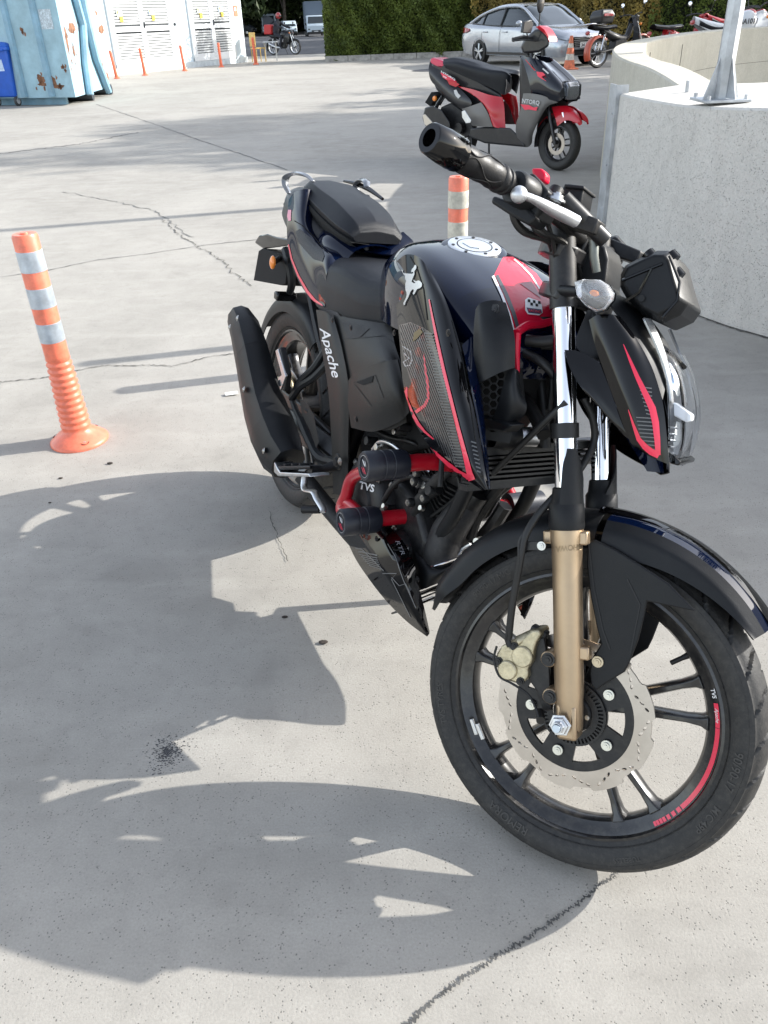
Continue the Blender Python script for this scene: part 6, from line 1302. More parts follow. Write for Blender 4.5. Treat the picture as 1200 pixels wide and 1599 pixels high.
# ================================================================== SCOOTER behind the wall corner
def ground_xy(u, v): return G(u, v)
c_f = G(870, 266); c_r = c_f+V((-.943, 1.1, 0)).normalized()*1.285
yaw = math.atan2(c_f.y-c_r.y, c_f.x-c_r.x); SM_ = T(c_r.x, c_r.y, 0) @ Rz(yaw) @ Matrix.Rotation(-.03, 4, 'X'); sf = Frame(SM_)
Q = lambda u, v, y: sf.p(u, v, y)
sco = empty('scooter', SM_, 'black, red and grey scooter parked on its stand in the yard beyond the motorcycle', 'scooter')
SB_ = mat('scooter_black', (.012, .012, .014), .35, coat=.4, dust=.05, vs_=5, spec=.3); SR = mat('scooter_red', (.50, .008, .020), .28, coat=.6, spec=.3); SG_ = mat('scooter_grey', (.13, .125, .12), .38, metal=.4, var=.06, vs_=6)
SBL = mat('scooter_gloss', (.006, .008, .014), .15, coat=1., spec=.1)
def sprism(pts, y0, th, name, m, par, bv=.012, dy=None, mir=False):
    p = [Q(u, v, y0) for u, v in pts]; o = MB().prism(p, (0, th, 0)).build(name, m, par, bevel=bv, seg=3, smooth=35); return o
def ssurf(rows, name, m, par, mir=True, n=22, solid=.006, sm=50):
    r0 = None
    for s in ((1, -1) if mir else (1,)):
        o = MB().surf([[V((p.x, p.y*s, p.z)) for p in r] for r in rows], n, n).build(name, m, par, smooth=sm, solid=solid, off=0)
        if s == 1: r0 = o
    return r0
def small_wheel(cx, R, hw, rb, par, ang, pairs=5, name='wheel', rimm=None, y0=0):
    c = V((cx, y0, R)); rimm = rimm or RIM
    w_ = MB().lathe([(rb+.002, -hw*.62), (rb-.006, -hw*.66), (rb-.014, -hw*.5), (rb-.022, -hw*.3), (rb-.024, 0), (rb-.022, hw*.3), (rb-.014, hw*.5), (rb-.006, hw*.66), (rb+.002, hw*.62)], c, (0, 1, 0), 60).build(name, rimm, par)
    MB().lathe([(rb, -hw*.66), ((rb+R)/2, -hw), (R-.016, -hw*.86), (R-.003, -hw*.4), (R, 0), (R-.003, hw*.4), (R-.016, hw*.86), ((rb+R)/2, hw), (rb, hw*.66)], c, (0, 1, 0), 72).build('tyre', RUB, w_, smooth=60)
    MB().lathe([(0, -hw*.9), (.03, -hw*.9), (.035, -hw*.6), (.035, hw*.6), (.03, hw*.9), (0, hw*.9)], c, (0, 1, 0), 24).build('hub', rimm, w_)
    for k in range(pairs):
        for s in (-1, 1):
            a1 = ang+k*2*pi/pairs+s*.10; a2 = ang+k*2*pi/pairs+s*.30
            MB().tube([c+V((.03*cos(a1), -.008, .03*sin(a1))), c+V(((rb-.02)*.6*cos(a2), -.012, (rb-.02)*.6*sin(a2))), c+V(((rb-.018)*cos(a2-s*.1), -.004, (rb-.018)*sin(a2-s*.1)))], [.010, .007, .010], 6, smooth=8).build('spoke', rimm, w_)
    return w_, c
# front wheel turned a little, with disc
swf, scf_ = small_wheel(1.285, .232, .05, .155, sco, .2, 5, 'front_wheel')
MB().lathe([(.06, -.045), (.095, -.045), (.097, -.043), (.095, -.041), (.06, -.041)], scf_, (0, 1, 0), 40).build('brake_disc', STL, swf)
swr, scr_ = small_wheel(0, .225, .055, .150, sco, .5, 3, 'rear_wheel')
for s in (-1, 1): MB().tube([V((1.285, s*.065, .232)), V((1.20, s*.065, .45)), V((1.16, s*.06, .56))], [.017, .019, .015], 12).build('fork_leg', SB_, sco)
o = MB().tube([Q(879, 176, -.07), Q(884, 192, -.07)], .012, 10).build('fork_sleeve', CHR, sco)
# front mudguard
ssurf([[Q(862, 167, -.045), Q(868, 185, -.075), Q(871, 197, -.080)], [Q(885, 166, -.03), Q(890, 176, -.07), Q(885, 188, -.085)], [Q(900, 174, -.02), Q(904, 184, -.06), Q(900, 192, -.075)], [Q(909, 188, -.01), Q(909, 194, -.05), Q(905, 196, -.06)]], 'front_mudguard', SR, sco)
mg = MB(); mg.surf([[scf_+V((.262*cos(a), y, .262*sin(a))) for y in (-.055, -.03, 0, .03, .055)] for a in [rad(150-k*13) for k in range(9)]], 20, 12).build('mudguard_crown', SR, sco, solid=.004)
MB().surf([[scf_+V(((.262-dz)*cos(a), y, (.262-dz)*sin(a))) for y, dz in ((-.065, .05), (-.06, .01), (0, 0), (.06, .01), (.065, .05))] for a in [rad(190-k*9) for k in range(8)]], 16, 12).build('inner_mudguard', SB_, sco, solid=.004)
# front shield (grey lower) and apron (black)
ssurf([[Q(818, 146, -.16), Q(814, 170, -.17), Q(806, 200, -.16), Q(812, 222, -.14), Q(822, 230, -.12)], [Q(830, 146, -.18), Q(830, 170, -.19), Q(826, 196, -.185), Q(824, 214, -.17), Q(826, 229, -.13)], [Q(850, 150, -.17), Q(846, 168, -.18), Q(838, 190, -.175), Q(830, 210, -.16), Q(829, 226, -.12)], [Q(872, 160, -.12), Q(856, 166, -.15), Q(843, 186, -.16), Q(833, 208, -.15), Q(831, 222, -.11)]], 'leg_shield', SG_, sco)
MB().rings([[Q(u, v, y) for u, v in ((822, 90), (840, 92), (866, 112), (884, 132), (884, 150), (872, 160), (846, 156), (830, 148), (828, 120))] for y in (-.10, .10)]).build('front_apron', SBL, sco, bevel=.03, seg=4)
ssurf([[Q(814, 86, -.10), Q(822, 110, -.15), Q(829, 135, -.17), Q(833, 147, -.16)], [Q(828, 90, -.13), Q(845, 116, -.17), Q(858, 140, -.18), Q(870, 158, -.15)], [Q(843, 94, -.10), Q(862, 116, -.13), Q(876, 136, -.14), Q(880, 152, -.12)], [Q(852, 98, -.04), Q(870, 116, -.05), Q(884, 132, -.05), Q(888, 148, -.04)]], 'front_panel', SBL, sco)
MB().rings([[Q(u, v, y) for u, v in ((816, 150), (826, 146), (850, 158), (838, 190), (828, 212), (822, 228), (812, 218), (808, 195))] for y in (-.13, .13)]).build('shield_core', SB_, sco, bevel=.03)
hl = sprism(((866, 124), (874, 128), (886, 126), (891, 134), (890, 150), (884, 160), (878, 156), (872, 146)), -.085, .17, 'headlamp', GLS, sco, .006)
hl2 = sprism(((869, 126), (876, 131), (885, 129), (888, 136), (887, 149), (883, 156), (879, 152), (874, 143)), -.080, .16, 'lamp_inner', mat('lamp_inner', (.35, .37, .40), .2, metal=.9), hl, .004)
sprism(((867, 125), (871, 127), (880, 153), (877, 154)), -.09, .01, 'lamp_strip', LB, hl, .001)
MB().surf([[Q(852, 98, -.04), Q(870, 116, -.05), Q(884, 132, -.05), Q(888, 148, -.04)], [Q(854, 98, 0)+V((.01, 0, 0)), Q(872, 116, 0)+V((.02, 0, 0)), Q(886, 132, 0)+V((.02, 0, 0)), Q(890, 148, 0)], [(lambda p: V((p.x, -p.y, p.z)))(q) for q in (Q(852, 98, -.04), Q(870, 116, -.05), Q(884, 132, -.05), Q(888, 148, -.04))]], 10, 14).build('nose_panel', SBL, sco, solid=.005)
# flashes and words on the panels
frQ = sf
drape('red_flash', *strip2d([(821, 93), (832, 106), (840, 114)], [1, 1.6, 2.5]), SR, sco, None, sf, -.165, .001)
for pts in (((838, 112), (848, 113), (852, 117), (846, 120), (854, 127), (846, 123), (840, 119)),): drape('red_flash', list(pts), [tuple(range(len(pts)))], RLN, sco, None, sf, -.190, .002)
drape('white_mark', *strip2d([(848, 107), (857, 115)], 2.2), SLVP, sco, None, sf, -.190, .002)
drape('lettering', *place2d(text2d('NTORQ', 1, .2, .02), (815, 160.5), (7.6, 1.0), (-.3, -9.5)), SLVP, sco, None, sf, -.200, .002)
for pts in (((813, 163), (826, 164), (834, 168), (840, 167), (838, 173), (826, 171), (820, 172)),): drape('red_flash', list(pts), [tuple(range(len(pts)))], RLN, sco, None, sf, -.203, .002)
# handlebar pod, mirrors, grips
pod = MB().rings([[Q(u, v, y) for u, v in ((813, 72), (822, 58), (836, 46), (846, 44), (858, 60), (858, 72), (842, 82), (818, 84))] for y in (-.09, .09)]).build('handlebar_pod', SB_, sco, bevel=.02, seg=3)
MB().prism([Q(u, v, -.10) for u, v in ((836, 42), (842, 40), (850, 46), (857, 58), (858, 66), (853, 56), (846, 49))], (0, .12, 0)).build('red_trim', SR, pod, bevel=.004)
hx_ = Q(832, 62, -.10)
for s in (-1, 1): 
    MB().tube([V((hx_.x, s*.05, hx_.z)), V((hx_.x-.05, s*.16, hx_.z+.02)), V((hx_.x-.10, s*(.26 if s < 0 else .20), hx_.z))], [.014, .018, .018], 12).build('grip', RUBS, pod)
    MB().tube([V((hx_.x+.05, s*.10, hx_.z-.01)), V((hx_.x-.01, s*.22, hx_.z)), V((hx_.x-.05, s*.32, hx_.z-.01))], .006, 8).build('lever', BLKM, pod)
m0 = Q(842, 42, .20); MB().tube([V((hx_.x, .18, hx_.z)), m0], .006, 8).build('mirror_stem', BLKM, pod)
MB().tube([m0, m0+V((0, 0, .12))], .006, 8).build('mirror_stem', BLKM, pod)
MB().ball(m0+V((0, 0, .19)), .08, 18, 12, .25, .62, 1.05).build('mirror', SB_, pod)
m1 = Q(821, 42, -.22); MB().tube([V((hx_.x, -.16, hx_.z)), m1], .006, 8).build('mirror_stem', BLKM, pod)
mr_ = MB().rings([[m1+V((a, b_*.9, c_)) for b_, c_ in ((-.075, -.045), (.055, -.05), (.085, .02), (.05, .055), (-.06, .04))] for a in (0, .03)]).build('mirror', SB_, pod, bevel=.006)
MB().prism([m1+V((-.003, b_*.84, c_*.86)) for b_, c_ in ((-.075, -.045), (.055, -.05), (.085, .02), (.05, .055), (-.06, .04))], (-.001, 0, 0)).build('mirror_glass', mat('mirror_blue', (.75, .85, .95), .03, metal=1.), mr_)
# steering column, floorboard, underbody
MB().rings([[Q(u, v, y) for u, v in ((735, 200), (760, 198), (798, 200), (812, 214), (822, 230), (800, 228), (758, 224), (733, 214))] for y in (-.15, .15)]).build('floorboard', SB_, sco, bevel=.015, seg=3)
MB().rings([[Q(u, v, y) for u, v in ((812, 90), (826, 86), (832, 150), (822, 200), (812, 206))] for y in (-.08, .08)]).build('steering_cover', SB_, sco, bevel=.02)
# tail: red front, grey side pod, black body, seat
ssurf([[Q(714, 134, -.13), Q(740, 140, -.15), Q(764, 148, -.15), Q(785, 152, -.10)], [Q(742, 150, -.16), Q(758, 162, -.17), Q(770, 170, -.16), Q(788, 168, -.10)], [Q(758, 164, -.165), Q(766, 180, -.17), Q(774, 188, -.15), Q(789, 186, -.10)], [Q(766, 182, -.165), Q(770, 196, -.165), Q(778, 200, -.15), Q(790, 200, -.10)]], 'red_side_panel', SR, sco)
MB().rings([[Q(u, v, y) for u, v in ((764, 146), (786, 152), (790, 200), (764, 200))] for y in (-.11, .11)]).build('seat_post_cover', SR, sco, bevel=.03, seg=4)
ssurf([[Q(722, 170, -.17), Q(735, 166, -.185), Q(752, 160, -.18)], [Q(730, 184, -.18), Q(745, 182, -.195), Q(762, 176, -.18)], [Q(738, 196, -.17), Q(752, 198, -.185), Q(770, 198, -.17)]], 'grey_side_panel', SG_, sco)
ssurf([[Q(672, 96, -.08), Q(690, 112, -.10), Q(706, 128, -.12), Q(714, 134, -.13)], [Q(670, 110, -.12), Q(690, 128, -.15), Q(712, 144, -.17), Q(735, 156, -.175)], [Q(674, 126, -.12), Q(694, 144, -.16), Q(714, 160, -.18), Q(735, 166, -.18)], [Q(686, 138, -.10), Q(698, 152, -.14), Q(712, 164, -.16), Q(722, 171, -.16)]], 'rear_side_panel', SB_, sco)
MB().rings([[Q(u, v, y) for u, v in ((674, 96), (704, 100), (745, 122), (784, 146), (782, 182), (730, 174), (700, 158), (682, 140), (672, 116))] for y in (-.10, .10)]).build('rear_body', SB_, sco, bevel=.03, seg=3)
drape('red_flash', [(688, 113), (700, 118), (713, 127), (714, 133), (704, 129), (692, 121)], [tuple(range(6))], RLN, sco, None, sf, -.150, .002)
drape('red_flash', [(698, 124), (712, 128), (718, 132), (712, 136), (702, 132)], [tuple(range(5))], SR, sco, None, sf, -.168, .002)
drape('lettering', *place2d(text2d('NTORQ', 1, .2, .02), (689, 113), (6.2, 3.6), (-1.5, -5)), WHT, sco, None, sf, -.158, .002)
drape('lettering', *place2d(text2d('XP', 1, .2, .02), (692, 120), (5, 3), (-1, -4.5)), WHT, sco, None, sf, -.165, .002)
hp2 = [(709, 141), (713, 140), (716, 146), (720, 150), (716, 154), (712, 150), (710, 146)]; drape('horse_emblem', hp2, [tuple(range(7))], SLVP, sco, None, sf, -.185, .002)
MB().prism([Q(u, v, -.10) for u, v in ((672, 92), (676, 90), (696, 97), (690, 108), (680, 104), (672, 98))], (0, .20, 0)).build('tail_cowl', mat('pink_red', (.60, .02, .08), .3, coat=.5), sco, bevel=.01)
stq = [[Q(694, 92, -.06), Q(692, 99, -.12), Q(696, 106, -.12)], [Q(712, 90, -.06), Q(715, 100, -.135), Q(722, 118, -.13)], [Q(738, 96, -.06), Q(742, 108, -.14), Q(745, 128, -.13)], [Q(760, 104, -.06), Q(764, 112, -.14), Q(768, 138, -.13)], [Q(784, 112, -.05), Q(788, 114, -.11), Q(786, 148, -.10)], [Q(794, 114, 0), Q(798, 120, -.06), Q(794, 145, -.05)]]
rows = []
for r in stq: rr_ = cr(r, 7); rows.append([rr_[6], *rr_[5::-1]]+[V((p.x, -p.y, p.z)) for p in rr_])
MB().surf(rows, 26, 28).build('seat', SEAT, sco, smooth=60)
MB().surf([[Q(789, 116, -.10), Q(792, 130, -.10), Q(789, 148, -.09)], [Q(797, 118, -.03), Q(799, 130, -.03), Q(796, 144, -.03)], [Q(799, 118, .05), Q(801, 130, .05), Q(798, 143, .05)]], 8, 8).build('seat_front_band', mat('silver_vinyl', (.32, .30, .29), .3, metal=.5), sco, solid=.004)
# engine, exhaust, plate, indicator, stand
MB().rings([[Q(u, v, y) for u, v in ((688, 168), (706, 160), (724, 172), (742, 200), (740, 214), (715, 216), (694, 200))] for y in (-.08, .06)]).build('engine_block', ENG, sco, bevel=.02)
MB().lathe([(0, -.02), (.05, -.02), (.055, 0), (.055, .06)], Q(718, 200, -.12), (0, 1, 0), 24).build('fan_cover', BLKM, sco)
MB().rings([[Q(u, v, y) for u, v in ((660, 184), (664, 168), (676, 165), (690, 172), (702, 190), (704, 200), (694, 208), (676, 204), (664, 196))] for y in (-.20, -.11)]).build('exhaust_silencer', SB_, sco, bevel=.012, seg=3)
MB().prism([Q(u, v, -.205) for u, v in ((660, 180), (664, 178), (678, 194), (680, 200), (672, 203), (663, 194))], (0, .03, 0)).build('silencer_cap', mat('warm_alu', (.55, .50, .44), .35, metal=.9), sco, bevel=.004)
MB().prism([Q(u, v, -.19) for u, v in ((721, 174), (726, 172), (736, 188), (735, 192), (728, 193), (722, 184))], (0, .02, 0)).build('footrest_plate', ALU, sco, bevel=.004)
MB().prism([Q(u, v, -.08) for u, v in ((664, 160), (674, 144), (682, 148), (672, 166))], (0, .16, 0)).build('plate_holder', PIT, sco)
MB().tube([Q(692, 150, -.08), Q(684, 162, -.08), Q(678, 178, -.08)], .02, 8).build('rear_mudguard_stay', SB_, sco)
MB().lathe([(0, -.012), (.022, -.010), (.026, 0), (.026, .01)], Q(679, 154, -.13), (0, 1, 0), 20).build('turn_signal', ORL, sco)
for u, v1 in ((737, 240), (764, 244)): MB().tube([Q(u, 215, -.06), Q(u+(1 if u < 750 else 0), v1, -.08)], .010, 8).build('stand_leg', BLKM, sco)
MB().tube([Q(752, 236, -.06), Q(764, 241, -.08), Q(768, 243, -.08)], .008, 8).build('stand_foot', ENG, sco)

# ================================================================== SILVER CAR
fr_ = V((.46, -.89, 0)).normalized(); rwp = V((3.28, 27.0, 0)); KM = Matrix((fr_, V((-fr_.y, fr_.x, 0)), V((0, 0, 1)))).transposed().to_4x4(); KM.translation = rwp
car = empty('parked_car', KM, 'silver four-door saloon car parked facing right in front of the hedge', 'car'); kf = Frame(KM)
CP = mat('car_silver', (.42, .44, .47), .22, metal=.6, coat=.8, var=.03, vs_=2); CG = mat('car_glass', (.02, .028, .032), .06, coat=.6); TRM = mat('car_trim', (.012, .012, .013), .4)
# x along the car (rear wheel centre 0, front 2.70), right flank at y = 0, car spans y 0..1.82 ; nose x 3.60, tail -1.08
W_ = 1.82
def carsec(x, wid, zs):      # zs: sill, belt, shoulder, top centre ; wid insets at these
    h_ = W_/2; out = []
    for (z, ins) in zs: out.append(V((x, ins, z)))
    return out+[V((x, W_-p.y, p.z)) for p in reversed(out)]
secs = [(-1.08, [(.42, .30), (.62, .20), (.82, .22), (.96, .30), (1.00, .60)]), (-1.0, [(.30, .12), (.58, .05), (.82, .08), (1.00, .16), (1.05, .50)]), (-.6, [(.26, .05), (.56, .0), (.82, .02), (1.00, .10), (1.08, .45)]), (0, [(.26, .02), (.55, -.0), (.80, .0), (.98, .07), (1.04, .35)]), (.7, [(.24, .04), (.52, .0), (.78, .01), (.95, .06), (.98, .30)]), (1.6, [(.24, .04), (.50, .0), (.75, .01), (.92, .06), (.95, .30)]), (2.3, [(.25, .03), (.50, .0), (.74, .0), (.90, .07), (.97, .28)]), (2.8, [(.26, .02), (.50, .0), (.73, .01), (.86, .10), (.93, .35)]), (3.2, [(.24, .06), (.46, .02), (.68, .05), (.80, .16), (.87, .42)]), (3.48, [(.24, .18), (.42, .10), (.62, .14), (.74, .26), (.79, .50)]), (3.60, [(.26, .40), (.40, .30), (.58, .32), (.66, .44), (.70, .60)])]
b = MB().surf([carsec(x, 0, z) for x, z in secs], 70, 34); n_ = 34; b.f.append(tuple(range(n_))); b.f.append(tuple(69*n_+k for k in range(n_)))
body = b.build('body', CP, car, smooth=50)
ghs = [(-.72, [(1.02, .20), (1.06, .28), (1.07, .5)]), (-.2, [(1.00, .12), (1.22, .24), (1.27, .5)]), (.5, [(.98, .08), (1.36, .25), (1.43, .5)]), (1.2, [(.96, .07), (1.40, .25), (1.465, .5)]), (1.7, [(.95, .08), (1.35, .26), (1.41, .5)]), (2.2, [(.94, .12), (1.12, .22), (1.17, .5)]), (2.58, [(.93, .20), (.95, .28), (.96, .5)])]
b = MB().surf([carsec(x, 0, z) for x, z in ghs], 40, 24, lv=True); gh = b.build('windows', CG, car, smooth=50)
rf_ = [(-.70, [(1.065, .30), (1.085, .5), (1.09, .8)]), (-.2, [(1.225, .235), (1.28, .35), (1.30, .8)]), (.5, [(1.365, .24), (1.43, .33), (1.455, .8)]), (1.15, [(1.405, .24), (1.465, .33), (1.48, .8)]), (1.5, [(1.385, .245), (1.44, .33), (1.455, .8)]), (1.62, [(1.365, .25), (1.42, .34), (1.43, .8)])]
MB().surf([carsec(x, 0, z) for x, z in rf_], 30, 20).build('roof', CP, car, smooth=50, solid=.015, off=1)
for s in (0, 1):
    my = (lambda y: y) if s == 0 else (lambda y: W_-y)
    for pts in ([(2.55, .16, .945), (2.2, .20, 1.135), (1.7, .245, 1.375), (1.2, .238, 1.42), (.5, .238, 1.38), (-.2, .222, 1.235), (-.75, .18, 1.03)],): MB().tube([V((x, my(y), z)) for x, y, z in pts], .038, 8, smooth=40).build('roof_pillar', CP, car)
    MB().tube([V((x, my(y), z)) for x, y, z in ((.95, .065, .965), (.98, .15, 1.2), (1.0, .238, 1.415))], .022, 6, sq=1.6).build('door_pillar', TRM, car)
    MB().tube([V((x, my(y), z)) for x, y, z in ((.02, .09, .995), (.02, .16, 1.15), (.05, .225, 1.29))], .018, 6).build('door_pillar', TRM, car)
    MB().tube([V((x, my(y), z)) for x, y, z in ((-.55, .125, 1.03), (.02, .085, .995), (.95, .065, .965), (2.35, .12, .945))], .012, 6, smooth=20).build('belt_trim', TRM, car)
    for x in (.98, 2.10, .10): MB().tube([V((x+dx, my(y), z)) for y, z, dx in ((-.002, .30, 0), (-.006, .55, 0), (-.004, .78, 0), (.05, .94, .02))], .004, 5, smooth=10).build('door_seam', PIT, car)
    for x in (.28, 1.22): MB().box(V((x, my(-.012), .82)), (.20, .035, .03)).build('door_handle', CP, car, bevel=.008)
    mm_ = MB().ball(V((2.02, my(-.10), 1.02)), .11, 14, 10, .7, 1.0, .65).build('mirror', CP, car); MB().tube([V((2.05, my(.08), .98)), V((2.02, my(-.05), .99))], .03, 8).build('mirror_arm', TRM, mm_)
    MB().prism([V((x, my(-.004), z)) for x, z in ((.35, .27), (2.32, .27), (2.32, .33), (.35, .33))], (0, .02, 0)).build('sill_trim', TRM, car)
    for x in (0, 2.70):
        MB().lathe([(.345, 0), (.345, .012), (.0, .012)], V((x, my(-.012), .33)), (0, 1 if s == 0 else -1, 0), 30).build('wheel_arch', PIT, car)
        c_ = V((x, my(.10), .325)); sg = 1 if s == 0 else -1
        wl = MB().lathe([(.225, -sg*.105), (.27, -sg*.115), (.31, -sg*.10), (.325, -sg*.05), (.325, sg*.06)], c_-V((0, sg*.01, 0)), (0, 1, 0), 40).build('wheel', RUB, car)
        MB().lathe([(.228, -sg*.118), (.215, -sg*.105), (.20, -sg*.06), (.0, -sg*.05)], c_, (0, 1, 0), 36).build('rim', mat('alloy_dark', (.10, .10, .11), .4, metal=.6), wl)
        for k in range(5):
            for q in (-.13, .13):
                a = k*2*pi/5+.3; MB().tube([c_+V((.03*cos(a), -sg*.115, .03*sin(a))), c_+V((.215*cos(a+q), -sg*.112, .215*sin(a+q)))], [.022, .016], 6).build('spoke', ALU, wl)
        MB().cyl(c_-V((0, sg*.10, 0)), c_-V((0, sg*.125, 0)), .045, seg=14).build('hub_cap', ALU, wl)
# nose: grille, lamps, plate, bumper intake
gz = [(y, z) for y, z in ((.42, .68), (W_-.42, .68), (W_-.50, .46), (.50, .46))]
MB().prism([V((3.585, y, z)) for y, z in gz], (.035, 0, 0)).build('grille', PIT, car, bevel=.01)
for k in range(5): MB().box((3.63, W_/2, .485+k*.042), (.012, .86-.035*abs(k-3), .012)).build('grille_bar', ALU, car)
for s in (0, 1):
    my = (lambda y: y) if s == 0 else (lambda y: W_-y)
    MB().surf([[V((3.12, my(.06), .80)), V((3.3, my(.085), .76)), V((3.5, my(.20), .70)), V((3.585, my(.38), .655))], [V((3.14, my(.03), .74)), V((3.32, my(.05), .70)), V((3.52, my(.15), .64)), V((3.60, my(.34), .60))]], 8, 14).build('headlamp', mat('lamp_car', (.30, .33, .36), .08, metal=.6, coat=1.), car, solid=.02, off=1)
    MB().surf([[V((-1.00, my(.11), .93)), V((-.8, my(.035), .93)), V((-.55, my(.03), .90))], [V((-1.02, my(.10), .78)), V((-.8, my(.005), .80)), V((-.55, my(.0), .84))]], 6, 10).build('tail_lamp', mat('tail_red', (.30, .01, .012), .15, coat=1.), car, solid=.015, off=1)
MB().prism([V((3.60, y, z)) for y, z in ((.28, .40), (W_-.28, .40), (W_-.40, .27), (.40, .27))], (.02, 0, 0)).build('lower_intake', PIT, car, bevel=.01)
pl_ = MB().box((3.66, W_/2+.02, .50), (.015, .52, .115)).build('licence_plate', mat('plate_white', (.70, .71, .72), .4), car)
t = text2d('34 LT 691', 1, 0, .03); wtx = max(x for x, y in t[0]); b = MB().add([V((3.669, W_/2+.02-.24+x*.48/wtx*1.0 if 0 else W_/2+.02-.24+x*.48/wtx, .465+y*.10)) for x, y in t[0]], t[1]); b.build('lettering', PIT, pl_, smooth=0, fix=False)
MB().box((3.655, W_/2, .72), (.02, .12, .05)).build('badge', ALU, car, bevel=.008)

# ================================================================== TRAFFIC CONE
p = G(889, 108.5); cn_ = empty('traffic_cone', T(p.x, p.y, 0) @ Matrix.Scale(.96, 4), 'worn orange traffic cone with dirty white bands before the silver car', 'traffic cone')
CO = mat('cone_orange', (.55, .14, .06), .6, var=.3, vs_=12, dust=.35); CW = mat('cone_white', (.50, .46, .40), .6, var=.3, vs_=14, dust=.3)
MB().box((0, 0, .02), (.42, .42, .04)).build('cone_base', CO, cn_, bevel=.015)
rz = lambda z: .155-.115*z/.76
for a, c_, m in ((.04, .22, CO), (.22, .36, CW), (.36, .50, CO), (.50, .60, CW), (.60, .77, CO)): MB().lathe([(rz(a), a), (rz(c_), c_)]+([(0, c_)] if c_ > .7 else []), (0, 0, 0), (0, 0, 1), 24).build('cone_band', m, cn_)

